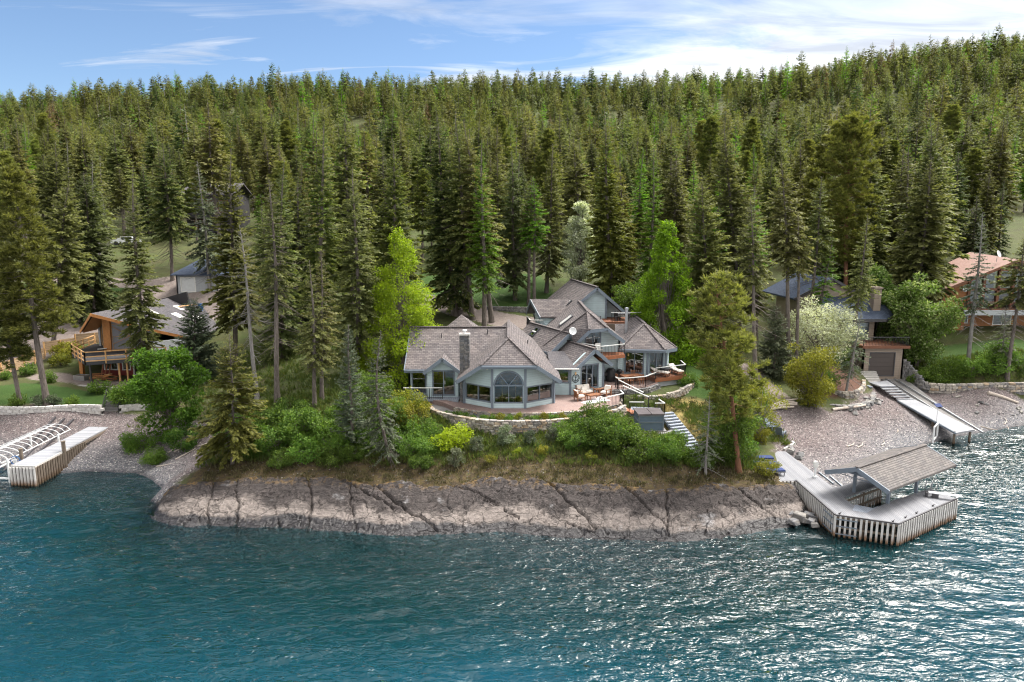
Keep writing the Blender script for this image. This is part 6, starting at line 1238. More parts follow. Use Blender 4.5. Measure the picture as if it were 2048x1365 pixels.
# ------------------------------------------------------------------ terrace furniture
mb = MB(); mb.prism([(5.75, 55.45), (6.2, 54.85), (8.35, 56.2), (7.55, 57.5)], 4.7, 4.72); tag(mb.build('rug', 'rug_white'), 'pale rectangular outdoor rug under the coffee table', 'rug')
def armchair(name, label, cat, loc, rz, w_=0.78, group=None, seats=1):
    t = thing(name, label, cat, loc, rz, group); W_ = w_ / 2
    for sx in (-1, 1):
        for yy, zt in ((-0.34, 0.6), (0.36, 0.6)): mb = MB(); mb.box((sx * (W_ - 0.04), yy, zt / 2), (0.07, 0.07, zt)); mb.build('leg', 'teak', t)
        mb = MB(); mb.box((sx * (W_ - 0.04), 0.0, 0.62), (0.1, 0.8, 0.045)); mb.build('armrest', 'teak', t)
    mb = MB(); mb.box((0, 0, 0.27), (w_ - 0.1, 0.72, 0.07)); mb.build('seat_frame', 'teak', t); mb = MB()
    for i in range(5 * seats): x = -W_ + 0.1 + (w_ - 0.2) * i / (5 * seats - 1); mb.beam((x, 0.33, 0.3), (x, 0.47, 0.82), 0.06, 0.03)
    mb.beam((-W_ + 0.05, 0.46, 0.82), (W_ - 0.05, 0.46, 0.82), 0.06, 0.09); mb.build('backrest', 'teak', t)
    for k in range(seats):
        cw = (w_ - 0.16) / seats; x0 = -W_ + 0.08 + cw * k
        c = MB(); c.hexa([(x0 + 0.01, -0.36, 0.31), (x0 + cw - 0.01, -0.36, 0.31), (x0 + cw - 0.01, 0.28, 0.31), (x0 + 0.01, 0.28, 0.31), (x0 + 0.05, -0.32, 0.45), (x0 + cw - 0.05, -0.32, 0.45), (x0 + cw - 0.05, 0.26, 0.45), (x0 + 0.05, 0.26, 0.45)]); c.build('seat_cushion', 'cushion', t)
        c = MB(); c.hexa([(x0 + 0.01, 0.2, 0.44), (x0 + cw - 0.01, 0.2, 0.44), (x0 + cw - 0.01, 0.34, 0.44), (x0 + 0.01, 0.34, 0.44), (x0 + 0.04, 0.3, 0.88), (x0 + cw - 0.04, 0.3, 0.88), (x0 + cw - 0.04, 0.44, 0.88), (x0 + 0.04, 0.44, 0.88)]); c.build('back_cushion', 'cushion', t)
    return t
ls = armchair('loveseat', 'teak loveseat with white cushions against the anchor wall', 'sofa', (6.35, 58.05, 4.7), 0.45, 1.45, None, 2)
mb = MB(); mb.hexa([(-0.25, 0.02, 0.46), (0.25, 0.02, 0.46), (0.25, 0.14, 0.46), (-0.25, 0.14, 0.46), (-0.23, 0.1, 0.76), (0.23, 0.1, 0.76), (0.23, 0.2, 0.76), (-0.23, 0.2, 0.76)]); mb.build('pillow', 'cushion', ls)
armchair('armchair', 'teak armchair with white cushions left of the rug', 'armchair', (5.75, 56.3, 4.7), 1.9, group='terrace armchairs'); armchair('armchair', 'teak armchair with white cushions right of the rug', 'armchair', (8.1, 57.75, 4.7), -0.75, group='terrace armchairs')
def table(name, label, cat, loc, rz, L, W_, h, mat='teak', slats=6, group=None):
    t = thing(name, label, cat, loc, rz, group)
    for i in range(slats): mb = MB(); w_ = W_ / slats; mb.box((0, -W_ / 2 + w_ * (i + 0.5), h), (L, w_ - 0.015, 0.04)); mb.build('slat', mat, t)
    for sx in (-1, 1):
        for sy in (-1, 1): mb = MB(); mb.box((sx * (L / 2 - 0.07), sy * (W_ / 2 - 0.07), h / 2), (0.07, 0.07, h)); mb.build('leg', mat, t)
    mb = MB(); mb.box((0, 0, h - 0.06), (L - 0.1, W_ - 0.1, 0.06)); mb.build('apron', mat, t); return t
table('coffee_table', 'low teak coffee table standing on the pale rug', 'table', (6.95, 56.55, 4.72), 0.5, 1.15, 0.6, 0.42)
table('side_table', 'small teak side table between loveseat and armchair', 'table', (7.5, 58.5, 4.7), 0.45, 0.6, 0.5, 0.45)
table('dining_table', 'long teak dining table on the stone walled patio', 'table', (10.9, 61.1, 5.1), 0.35, 1.9, 0.95, 0.74, slats=8)
for i, (x, y, a) in enumerate([(10.2, 61.75, 0.35), (11.35, 62.2, 0.35), (10.65, 60.2, 3.5), (11.65, 60.6, 3.5), (9.7, 60.7, 1.9)]):
    t = thing('dining_chair', 'slatted teak dining chair %s' % ('at the far left side of the table', 'at the far right side of the table', 'at the near left side of the table', 'at the near right side of the table', 'at the left head of the table')[i], 'chair', (x, y, 5.1), a, 'chairs round the patio table')
    for sx in (-1, 1):
        for yy, zt in ((-0.2, 0.44), (0.2, 0.92)): mb = MB(); mb.box((sx * 0.2, yy, zt / 2), (0.045, 0.045, zt)); mb.build('leg', 'teak', t)
    mb = MB(); mb.box((0, 0, 0.45), (0.46, 0.46, 0.04)); mb.build('seat', 'teak', t); mb = MB()
    for k in range(5): mb.box((-0.16 + 0.08 * k, 0.2, 0.7), (0.035, 0.02, 0.42))
    mb.box((0, 0.2, 0.91), (0.46, 0.035, 0.06)); mb.build('backrest', 'teak', t)
gr = thing('covered_grill', 'barbecue grill under a black cover by the garden door gable', 'grill', (9.15, 61.9, 5.1), 0.2); mb = MB(); mb.lathe((0, 0, 0), [(0.45, 0.05), (0.5, 0.5), (0.46, 0.8), (0.42, 1.05), (0.3, 1.2), (0.0, 1.26)], 12); mb.bx(-0.8, -0.4, -0.25, 0.25, 0.55, 0.85); mb.bx(0.4, 0.8, -0.25, 0.25, 0.55, 0.85); mb.build('cover', 'cover_black', gr, smooth=True)
for sx in (-1, 1): mb = MB(); mb.tube([(sx * 0.35 - 0.03, -0.2, 0.07), (sx * 0.35 + 0.03, -0.2, 0.07)], 0.07, 10); mb.build('wheel', 'iron_black', gr)
kt = thing('kettle_grill', 'small round black kettle grill right of the covered grill', 'grill', (9.95, 61.9, 5.1)); mb = MB(); mb.lathe((0, 0, 0.72), [(0, 0), (0.16, 0.03), (0.26, 0.14), (0.28, 0.22), (0.26, 0.3), (0.14, 0.4), (0, 0.43)], 14); mb.build('bowl', 'cover_black', kt, smooth=True)
for a in (0, 2.1, 4.2): mb = MB(); mb.tube([(0.15 * math.cos(a), 0.15 * math.sin(a), 0.76), (0.3 * math.cos(a), 0.3 * math.sin(a), 0.02)], 0.018, 5); mb.build('leg', 'iron_black', kt)
def lounge_chair(label, loc, rz, seatm='cushion', frame='teak', group=None, low=False):
    t = thing('sun_lounger', label, 'lounger', loc, rz, group)
    for sx in (-1, 1):
        mb = MB(); mb.beam((sx * 0.3, -1.0, 0.3), (sx * 0.3, 0.75, 0.3), 0.05, 0.08); mb.build('side_rail', frame, t)
        for yy in (-0.9, 0.55): mb = MB(); mb.box((sx * 0.3, yy, 0.14), (0.06, 0.06, 0.28)); mb.build('leg', frame, t)
    mb = MB(); mb.hexa([(-0.3, -1.0, 0.34), (0.3, -1.0, 0.34), (0.3, 0.25, 0.34), (-0.3, 0.25, 0.34), (-0.29, -0.98, 0.43), (0.29, -0.98, 0.43), (0.29, 0.24, 0.43), (-0.29, 0.24, 0.43)]); mb.build('cushion', seatm, t)
    bz, by = (0.72, 0.85) if not low else (0.5, 0.98); mb = MB(); mb.hexa([(-0.3, 0.25, 0.34), (0.3, 0.25, 0.34), (0.3, by, bz), (-0.3, by, bz), (-0.29, 0.22, 0.43), (0.29, 0.22, 0.43), (0.29, by - 0.06, bz + 0.09), (-0.29, by - 0.06, bz + 0.09)]); mb.build('back_cushion', seatm, t)
    mb = MB(); mb.beam((0, 0.6, 0.3), (0, by - 0.1, bz - 0.05), 0.4, 0.03); mb.build('prop', frame, t); return t
lounge_chair('white cushioned lounger on the red deck, left of the fire table', (13.75, 62.55, 5.5), 0.9, group='loungers on the red deck'); lounge_chair('white cushioned lounger on the red deck, right of the fire table', (15.5, 63.5, 5.5), 0.35, group='loungers on the red deck')
table('fire_table', 'low dark square table between the two white loungers', 'table', (14.6, 63.35, 5.5), 0.4, 0.95, 0.8, 0.5, 'trim_dark')
table('deck_table', 'pale table on the upper gable deck behind the white rail', 'table', (11.6, 71.0, 9.6), 0.0, 1.5, 0.8, 0.72, 'deck_grey')
for i, x in enumerate((10.9, 12.4)):
    t = thing('patio_chair', 'dark chair on the upper gable deck, %s of its table' % ('left', 'right')[i], 'chair', (x, 70.4 + 0.9 * i, 9.6), 0.3 + 2 * i, 'chairs on the upper deck'); mb = MB(); mb.box((0, 0, 0.44), (0.48, 0.46, 0.05)); mb.build('seat', 'iron_black', t); mb = MB(); mb.box((0, 0.22, 0.7), (0.48, 0.04, 0.5)); mb.build('backrest', 'iron_black', t)
    for sx in (-1, 1):
        for sy in (-1, 1): mb = MB(); mb.box((sx * 0.2, sy * 0.2, 0.21), (0.04, 0.04, 0.42)); mb.build('leg', 'iron_black', t)
t = thing('patio_chair', 'white chair on the small middle balcony', 'chair', (7.9, 60.9, 7.8), 0.4); mb = MB(); mb.box((0, 0, 0.44), (0.52, 0.5, 0.06)); mb.build('seat', 'frame_white', t); mb = MB(); mb.box((0, 0.24, 0.72), (0.52, 0.05, 0.55)); mb.build('backrest', 'frame_white', t)
for sx in (-1, 1):
    for sy in (-1, 1): mb = MB(); mb.box((sx * 0.22, sy * 0.21, 0.21), (0.04, 0.04, 0.42)); mb.build('leg', 'frame_white', t)

# ------------------------------------------------------------------ boat dock on the right
DK = thing('boat_dock', 'U shaped grey boat dock with white picket skirt at the right of the rock', 'dock'); dz = 1.4
deck = [(17.95, 46.1), (20.15, 46.2), (20.17, 40.25), (23.4, 38.93), (29.4, 42.85), (28.75, 44.7), (25.3, 42.75), (23.1, 41.3), (22.05, 41.95), (22.05, 43.15), (26.2, 45.75), (25.6, 46.75), (22.5, 44.95), (22.2, 45.0), (21.95, 52.7), (19.0, 52.5), (17.95, 48)]
mb = MB(); mb.prism(deck, dz - 0.14, dz); mb.build('deck', 'deck_grey', DK)
def inset(a, b, k=0.0): return a, b
pk_me = MB(); pk_me.bx(-0.066, 0.066, -0.025, 0.025, -1.42, 0.0); pk_l = pk_me.mesh('picket', 'picket_white'); pk_s = MB(); pk_s.bx(-0.085, 0.085, -0.025, 0.025, -0.55, 0.0); pk_s = pk_s.mesh('picket', 'picket_white')
def pickets(parent, a, b, z, me, gap=0.27, out=0.05, stain=True):
    a, b = np.array(a), np.array(b); L = np.linalg.norm(b - a); d_ = (b - a) / L; nr = np.array((d_[1], -d_[0])); n_ = int(L / gap); ang = math.atan2(d_[1], d_[0])
    for i in range(n_ + 1):
        q = a + d_ * (L * i / n_) + nr * out; rr = random.Random(i * 7 + int(a[0] * 10)); link('picket', me, parent, (q[0], q[1], z), (rr.gauss(0, 0.008), 0, ang + rr.gauss(0, 0.02)), (rr.uniform(0.9, 1.05), 1, rr.uniform(0.94, 1.06)))
    for zz in (-0.1, -0.75): mb = MB(); mb.beam((*(a - nr * 0.03), z + zz), (*(b - nr * 0.03), z + zz), 0.07, 0.13); mb.build('waler', 'old_timber', parent)
for a, b in (((20.15, 46.2), (20.17, 40.25)), ((20.17, 40.25), (23.4, 38.93)), ((23.4, 38.93), (29.4, 42.85)), ((29.4, 42.85), (28.75, 44.7))): pickets(DK, a, b, dz - 0.02, pk_l)
for a, b in (((17.95, 48.6), (17.95, 46.1)), ((17.95, 46.1), (20.15, 46.2))): pickets(DK, a, b, dz - 0.02, pk_s, 0.25)
for a, b in (((23.2, 41.5), (25.3, 42.85)), ((22.12, 43.05), (25.9, 45.5)), ((25.3, 42.85), (28.6, 44.8))): pickets(DK, b, a, dz - 0.15, pk_l, 0.3, 0.04)
for (x, y) in [(20.4, 40.6), (21.7, 39.9), (23.3, 39.3), (25.2, 40.5), (27.2, 41.8), (29.1, 42.9), (28.5, 44.5), (26.6, 43.3), (23.2, 41.6), (22.2, 43.3), (24.0, 44.4), (25.8, 45.6), (20.4, 43.5), (21.9, 45.6), (20.3, 46.0), (18.2, 46.4), (21.7, 49.5), (19.3, 50.0)]: mb = MB(); mb.tube([(x, y, -2.6), (x, y, dz - 0.14)], 0.13, 8); mb.build('pile', 'old_timber', DK)
edge = [(20.15, 46.2), (20.17, 40.25), (23.4, 38.93), (29.4, 42.85)]
for a, b in zip(edge, edge[1:]): mb = MB(); mb.beam((*a, dz + 0.03), (*b, dz + 0.03), 0.09, 0.07); mb.build('bull_rail', 'trim_dark', DK)
mb = MB()
for zz in (0.25, 0.75, 1.2): mb.beam((20.08, 41.6, zz), (20.08, 40.4, zz), 0.06, 0.06); mb.beam((20.2, 40.15, zz), (21.3, 39.7, zz), 0.06, 0.06)
mb.build('fender_frame', 'trim_blue', DK)
mb = MB(); mb.prism([(22.2, 41.9), (23.1, 41.35), (23.7, 41.75), (22.3, 40.6), (21.6, 41.0)], dz + 0.004, dz + 0.01); mb.build('deck_mat', 'deck_blue', DK)
for i, (x, y) in enumerate([(25.37, 40.5), (27.1, 41.65), (20.5, 40.4), (23.2, 39.25), (24.3, 39.85)]):
    t = thing('dock_cleat', 'black mooring cleat on the front edge of the boat dock', 'cleat', (x, y, dz), 0.58, 'cleats on the boat dock'); mb = MB(); mb.box((0, 0, 0.03), (0.1, 0.07, 0.06)); mb.build('base', 'iron_black', t); mb = MB(); mb.tube([(-0.16, 0, 0.11), (-0.08, 0, 0.08), (0.08, 0, 0.08), (0.16, 0, 0.11)], 0.022, 6); mb.build('horn', 'iron_black', t)
# shelter roof over the slip
BS = thing('boat_shelter', 'open boat shelter with grey brown shingled gable roof over the slip', 'boat shelter'); ax = np.array((0.838, 0.546)); pp = np.array((-0.546, 0.838)); c0_ = np.array((22.6, 42.5))
def bs(u, v, z): q = c0_ + ax * u + pp * v; return (q[0], q[1], z)
RL = 8.4; roof(BS, [[bs(-0.3, 0, 3.75), bs(RL, 0, 3.75), bs(RL, -2.15, 2.9), bs(-0.3, -2.15, 2.9)], [bs(-0.3, 0, 3.75), bs(RL, 0, 3.75), bs(RL, 2.15, 2.9), bs(-0.3, 2.15, 2.9)]], 'roof_dock', 0.12, fascia=[(bs(-0.3, 0, 3.78), bs(-0.3, -2.15, 2.93)), (bs(-0.3, 0, 3.78), bs(-0.3, 2.15, 2.93)), (bs(RL, 0, 3.78), bs(RL, -2.15, 2.93)), (bs(RL, 0, 3.78), bs(RL, 2.15, 2.93))], fm='trim_blue'); ridge_caps(BS, [(bs(-0.3, 0, 3.75), bs(RL, 0, 3.75))], 'roof_dock')
for (x, y, z0) in ((23.2, 44.05, 1.4), (24.45, 42.15, 1.4), (27.3, 43.9, 1.4), (25.9, 45.75, 1.4)): post(BS, x, y, z0, 3.1, 0.17, 'trim_blue', 0.58)
for v in (-1.25, 1.1): mb = MB(); mb.beam(bs(0.2, v, 3.02), bs(RL - 0.8, v, 3.02), 0.12, 0.2); mb.build('beam', 'trim_blue', BS)
for u in (0.6, 2.6, 4.8, 7.2): mb = MB(); mb.beam(bs(u, -1.4, 2.98), bs(u, 1.4, 2.98), 0.08, 0.14); mb.build('tie_beam', 'trim_blue', BS)
mb = MB(); mb.prism([bs(-0.1, -1.9, 0)[:2], bs(-0.05, -1.9, 0)[:2], bs(-0.05, 1.9, 0)[:2], bs(-0.1, 1.9, 0)[:2]], 2.92, 2.95); mb.build('gable_tie', 'trim_blue', BS)
# things on the dock
for i, (x, y) in enumerate([(18.75, 47.35), (18.85, 48.75), (18.95, 50.1)]): lounge_chair('sun lounger with navy cushions on the dock, %s of three' % ('nearest', 'middle', 'farthest')[i], (x, y, dz), 1.62, 'navy', 'deck_grey', 'navy loungers on the dock', True)
t = thing('power_pedestal', 'white dock power pedestal with rounded head on a pole', 'pedestal', (21.75, 46.8, dz)); mb = MB(); mb.lathe((0, 0, 0), [(0.16, 0), (0.16, 0.1), (0.07, 0.16), (0.07, 0.8)], 12); mb.build('pole', 'white_metal', t); mb = MB(); mb.hexa([(-0.13, -0.1, 0.78), (0.13, -0.1, 0.78), (0.13, 0.1, 0.78), (-0.13, 0.1, 0.78), (-0.15, -0.12, 1.1), (0.15, -0.12, 1.1), (0.15, 0.12, 1.1), (-0.15, 0.12, 1.1)]); mb.tube([(0, -0.12, 1.08), (0, 0.12, 1.08)], 0.15, 14); mb.build('head', 'frame_white', t)
t = thing('diving_board', 'white diving board reaching out over the right end of the dock', 'diving board', (28.4, 43.0, dz), -0.42); mb = MB(); mb.box((0.25, 0, 0.32), (1.9, 0.34, 0.045)); mb.build('plank', 'white_metal', t); mb = MB(); mb.box((-0.3, 0, 0.15), (0.35, 0.36, 0.3)); mb.build('stand', 'trim_dark', t); mb = MB(); mb.box((-0.8, 0, 0.15), (0.12, 0.36, 0.3)); mb.build('anchor_bracket', 'trim_dark', t)
t = thing('swim_ladder', 'curved steel swim ladder at the right end of the dock', 'ladder', (28.75, 44.5, dz), -1.2)
for sx in (-0.22, 0.22): mb = MB(); mb.tube([(sx, -0.35, 0.0), (sx, -0.3, 0.6), (sx, -0.1, 0.85), (sx, 0.15, 0.75), (sx, 0.2, 0.3), (sx, 0.2, -1.6)], 0.025, 6); mb.build('stile', 'steel', t)
for z in (-0.3, -0.65, -1.0, -1.35): mb = MB(); mb.beam((-0.22, 0.2, z), (0.22, 0.2, z), 0.08, 0.03); mb.build('rung', 'steel', t)
for i, k in enumerate((0, 0.75)):
    x, y = 23.2 + k, 49.3 - 0.25 * k; mb = MB(); mb.beam((x, y, G(x, y) + 0.06), (x + 0.5, y - 1.3, G(x + 0.5, y - 1.3) + 0.06), 0.1, 0.12); tag(mb.build('launch_rail', 'trim_blue'), 'short blue steel rail on the shingle behind the dock, %s one' % ('left', 'right')[i], 'rail', 'launch rails behind the dock')
kb = [(21.95, 53.0), (23.4, 54.4), (23.5, 56.8), (23.3, 58.8)]; t = thing('timber_kerb', 'pale concrete kerb round the fire ring corner above the dock', 'kerb')
for a, b in zip(kb, kb[1:]): mb = MB(); mb.beam((*a, 1.28), (*b, 1.32), 0.18, 0.5); mb.build('kerb_piece', 'concrete', t)
for i, (x, y, a) in enumerate([(22.2, 56.6, 0.6), (22.6, 55.5, 2.4), (21.6, 58.2, 0.2)]):
    t = thing('adirondack_chair', 'dark blue garden chair on the gravel corner above the dock, %s' % ('middle one', 'nearest one', 'farthest one')[i], 'chair', (x, y, G(x, y) + 0.02), a, 'garden chairs above the dock'); mb = MB(); mb.hexa([(-0.28, -0.4, 0.36), (0.28, -0.4, 0.36), (0.26, 0.2, 0.22), (-0.26, 0.2, 0.22), (-0.28, -0.4, 0.4), (0.28, -0.4, 0.4), (0.26, 0.2, 0.26), (-0.26, 0.2, 0.26)]); mb.build('seat', 'trim_blue', t); mb = MB(); mb.hexa([(-0.27, 0.16, 0.24), (0.27, 0.16, 0.24), (0.27, 0.2, 0.24), (-0.27, 0.2, 0.24), (-0.3, 0.5, 0.98), (0.3, 0.5, 0.98), (0.3, 0.54, 0.98), (-0.3, 0.54, 0.98)]); mb.build('backrest', 'trim_blue', t)
    for sx in (-1, 1): mb = MB(); mb.box((sx * 0.33, -0.08, 0.52), (0.1, 0.66, 0.03)); mb.box((sx * 0.33, -0.36, 0.26), (0.06, 0.06, 0.52)); mb.box((sx * 0.33, 0.22, 0.26), (0.06, 0.06, 0.52)); mb.build('armrest', 'trim_blue', t)
rgB = np.random.default_rng(3)
boulders([(19.2 + rgB.uniform(-1.1, 0.8), 42.2 + rgB.uniform(-1.0, 1.2), -0.02 + rgB.uniform(0, 0.25), rgB.uniform(0.4, 0.9)) for _ in range(16)], 'stone_dark', 'dark wet boulder between rock shelf and picket dock', 31, 'boulders beside the dock')
boulders([(x, y, G(x, y) - 0.05, s_) for x, y, s_ in ((22.3, 52.6, 0.7), (22.6, 51.6, 0.6), (22.2, 50.6, 0.5), (22.7, 53.3, 0.6), (22.3, 49.7, 0.4), (23.0, 52.3, 0.5))], 'stone_grey', 'pale boulder along the back edge of the dock', 32, 'pale boulders behind the dock')
def log(pts, r0, label, group=None, mat='driftwood'):
    mb = MB(); mb.tube(pts, [r0 * (1 - 0.45 * i / (len(pts) - 1)) for i in range(len(pts))], 8); return tag(mb.build('driftwood_log', mat, smooth=True), label, 'log', group)
for i in range(6): x, y = 23.4 + 0.15 * i, 60.3 + 0.12 * i; z = G(x, y) + 0.12 + 0.14 * (i % 3); log([(x, y, z), (x + 1.3, y + 0.5 + 0.1 * i, z + 0.05), (x + 2.6, y + 0.9 + 0.25 * (i % 3), z + 0.12 * (i % 2))], 0.13, 'bleached driftwood log in the pile at the top of the beach', 'driftwood pile on the beach')
log([(30.4, 62.9, 2.1), (31.6, 63.3, 2.15), (33.0, 63.6, 2.2), (34.2, 64.2, 2.2)], 0.16, 'long bleached log lying below the stone garden bed'); log([(50.2, 70.2, G(50.2, 70.2) + 0.15), (51.6, 69.9, G(51.6, 69.9) + 0.15), (53.2, 69.8, G(53.2, 69.8) + 0.15)], 0.2, 'bleached log on the far right beach')

# ------------------------------------------------------------------ left dock, boat lift, block wall, garden
LD = thing('left_dock', 'long narrow weathered dock on cribbed timber piles at far left', 'dock', (0, 0, 0)); a0, a1, b1, b0 = (-37.45, 48.85), (-35.6, 48.7), (-36.1, 61.0), (-37.95, 61.2)
mb = MB(); mb.prism([a0, a1, b1, b0], 1.47, 1.57); mb.build('deck', 'dock_weathered', LD)
mb = MB(); mb.beam((*a0, 1.5), (*a1, 1.5), 0.06, 0.2); mb.beam((*a1, 1.5), (-35.75, 53, 1.5), 0.06, 0.2); mb.build('edge_board', 'picket_white', LD)
pl_ = MB(); pl_.tube([(0, 0, -1.6), (0, 0, 0.0)], 0.1, 7); pl_ = pl_.mesh('pile', 'old_timber')
pw_ = MB(); pw_.tube([(0, 0, -1.6), (0, 0, 0.0)], 0.1, 7); pw_ = pw_.mesh('pile', 'picket_white')
for i in range(8): t = i / 7; link('pile', pw_, LD, (a0[0] + (a1[0] - a0[0]) * t, a0[1] + (a1[1] - a0[1]) * t - 0.06, 1.46))
for i in range(22): t = i / 21 * 0.52; x, y = a1[0] + (b1[0] - a1[0]) * t + 0.04, a1[1] + (b1[1] - a1[1]) * t; link('pile', pl_, LD, (x, y, 1.46), None, (1, 1, 1 if t < 0.35 else 0.75))
for zz in (1.15, 0.75, 0.35): mb = MB(); mb.beam((a0[0], a0[1] + 0.08, zz), (a1[0], a1[1] + 0.08, zz), 0.1, 0.2); mb.beam((a1[0] - 0.1, a1[1], zz), (a1[0] + (b1[0] - a1[0]) * 0.52 - 0.1, a1[1] + (b1[1] - a1[1]) * 0.52, zz), 0.1, 0.2); mb.build('crib_beam', 'rust_timber' if zz < 1 else 'old_timber', LD)
mb = MB(); mb.beam((-35.75, 54.9, 1.38), (-36.05, 61, 1.38), 0.1, 0.2); mb.beam((-37.5, 49, 1.36), (-37.9, 61, 1.36), 0.1, 0.2); mb.build('joist', 'old_timber', LD)
for i, (x, y, z0, z1, r_) in enumerate([(-37.9, 50.6, 0.2, 2.25, 0.13), (-35.65, 52.2, 0.2, 2.35, 0.15)]): mb = MB(); mb.tube([(x, y, z0 - 1), (x, y, z1)], r_, 10); mb.lathe((x, y, z1), [(r_ + 0.03, 0), (r_ + 0.03, 0.05), (0, 0.1)], 10); tag(mb.build('mooring_pile', 'old_timber'), 'capped mooring pile on the %s side of the left dock' % ('left', 'right')[i], 'pile', 'mooring piles of the left dock')
BL = thing('boat_lift', 'white boat lift frame with bare arched canopy ribs at far left', 'boat lift')
lp = [(-38.1, 49.4), (-40.6, 49.6), (-40.9, 55.9), (-38.4, 55.7)]
for i, (x, y) in enumerate(lp): mb = MB(); mb.beam((x, y, -0.6), (x, y, 1.9), 0.11, 0.11); mb.build('leg', 'white_metal', BL)
for a, b in ((0, 1), (1, 2), (2, 3), (3, 0)): mb = MB(); mb.beam((*lp[a], 0.35), (*lp[b], 0.35), 0.08, 0.1); mb.build('cross_beam', 'white_metal', BL)
for i in range(13):
    y = 48.9 + i * 0.72; x0, x1 = -38.15 - 0.035 * i, -40.75 - 0.035 * i; pts = [(x0 + (x1 - x0) * t, y, 1.75 + 0.5 * math.sin(math.pi * min(1, max(0, t))) ** 0.55) for t in np.linspace(0, 1, 11)]; mb = MB(); mb.tube(pts, 0.028, 6); mb.build('canopy_rib', 'white_metal', BL)
for x in (-38.15, -39.45, -40.75): z = 1.75 if x != -39.45 else 2.25; mb = MB(); mb.beam((x, 48.9, z), (x - 0.42, 57.6, z), 0.05, 0.05); mb.build('canopy_rail', 'white_metal', BL)
t = thing('winch_wheel', 'blue winch wheel on the boat lift leg', 'winch', (-37.95, 50.0, 1.55)); mb = MB(); mb.tube([(0.36 * math.cos(a), 0, 0.36 * math.sin(a)) for a in np.linspace(0, 6.283, 19)], 0.035, 6, False); mb.build('rim', 'blue_plastic', t); mb = MB()
for a in (0, 1.05, 2.1): mb.tube([(0.36 * math.cos(a), 0, 0.36 * math.sin(a)), (-0.36 * math.cos(a), 0, -0.36 * math.sin(a))], 0.015, 5)
mb.build('spokes', 'blue_plastic', t); mb = MB(); mb.box((0, -0.05, 0), (0.22, 0.12, 0.3)); mb.build('hub', 'white_metal', t)
for i in range(3): mb = MB(); x = -39.0 - 0.8 * i; mb.beam((x, 52, G(x, 52) + 0.12), (x - 0.8, 60, G(x - 0.8, 60) + 0.1), 0.12, 0.16); tag(mb.build('skid_rail', 'trim_dark'), 'dark launch rail on the beach under the boat lift', 'rail', 'launch rails under the boat lift')
bw = thing('block_wall', 'white split block retaining wall along the left beach', 'block wall'); stone_wall(bw, [(-62, 61.4), (-52, 60.9), (-47.4, 60.75), (-44.6, 60.6), (-43.0, 60.75), (-41.7, 61.2), (-39.8, 61.5), (-38.0, 61.3)], 1.5, 3.0, 'block_white', 0.3, (0.62, 0.62), 0.35, 11, regular=True, name='block', core='concrete')
bw2 = thing('block_wall', 'short white block wall piece right of the beach steps', 'block wall'); stone_wall(bw2, [(-36.5, 61.9), (-35.4, 62.4), (-33.7, 62.2)], 1.6, 2.85, 'block_white', 0.3, (0.6, 0.6), 0.35, 12, regular=True, name='block', core='concrete')
st = thing('beach_steps', 'dark stone steps with iron rails through the block wall', 'stairs')
for i in range(6): mb = MB(); mb.box((-37.3 - 0.12 * i, 61.4 + 0.36 * i, 1.72 + 0.22 * i), (1.3, 0.42, 0.24), 0.15); mb.build('tread', 'concrete_dark', st)
railing(st, [(-37.95, 61.4, 1.8), (-38.6, 63.4, 3.0)], mat_rail='iron_black', gap=0.3); railing(st, [(-36.6, 61.6, 1.8), (-37.2, 63.5, 3.0)], mat_rail='iron_black', gap=0.3)
t = thing('patio_kerb', 'long pale concrete edging wall between lawn and patio', 'kerb'); kp = [(-50.4, 69.0), (-47.0, 68.3), (-41.6, 66.6), (-38.6, 65.9)]
for a, b in zip(kp, kp[1:]): mb = MB(); mb.beam((*a, 3.2), (*b, 3.2), 0.3, 0.6); mb.build('kerb_piece', 'concrete', t)
SB = [broadleaf(800 + i, H=0.95, Rc=0.65, base=0.02, leafm=lm, n=1900, leaf=0.1, clumps=26, fill=0.7) for i, lm in enumerate(('leaf_shrub', 'needle_juniper', 'leaf_yellow'))]
for i, (x, y, k, sc, lb) in enumerate([(-45.9, 61.8, 0, 1.2, 'round green shrub on the block wall, leftmost'), (-43.9, 61.7, 1, 1.0, 'grey green shrub on the block wall between the pine trunks'), (-42.7, 61.8, 1, 1.0, 'grey green shrub right of the leaning pine trunk'), (-41.3, 62.2, 0, 1.0, 'round green shrub nearest the beach steps'),
        (-46.9, 67.6, 0, 1.2, 'round dark shrub in front of the concrete edging wall'), (-40.5, 65.5, 0, 1.4, 'round shrub below the middle of the edging wall'), (-50.9, 70.6, 0, 1.3, 'green shrub beside the board fence'), (-50.2, 74.5, 2, 1.5, 'golden shrub behind the planter by the fence'), (-51.2, 77.2, 2, 2.0, 'large yellow flowering shrub under the left deck corner'), (-37.5, 63.9, 0, 1.0, 'small shrub at the top of the beach steps'), (-52.2, 68.8, 0, 1.0, 'small shrub at the left end of the fence')]):
    plant('garden_shrub', SB[k], lb, 'shrub', (x, y, G(x, y)), rz=i, scale=sc, group='garden shrubs of the left house')
t = thing('planter_box', 'grey metal planter box by the deck post', 'planter', (-45.0, 69.9, 3.4), -0.3)
for (x0, x1, y0, y1) in ((-0.75, 0.75, -0.4, -0.36), (-0.75, 0.75, 0.36, 0.4), (-0.75, -0.71, -0.36, 0.36), (0.71, 0.75, -0.36, 0.36)): mb = MB(); mb.bx(x0, x1, y0, y1, 0, 0.55); mb.build('side_panel', 'steel', t)
mb = MB(); mb.bx(-0.7, 0.7, -0.35, 0.35, 0.05, 0.48); mb.build('soil', 'old_timber', t)
rgL = random.Random(8)
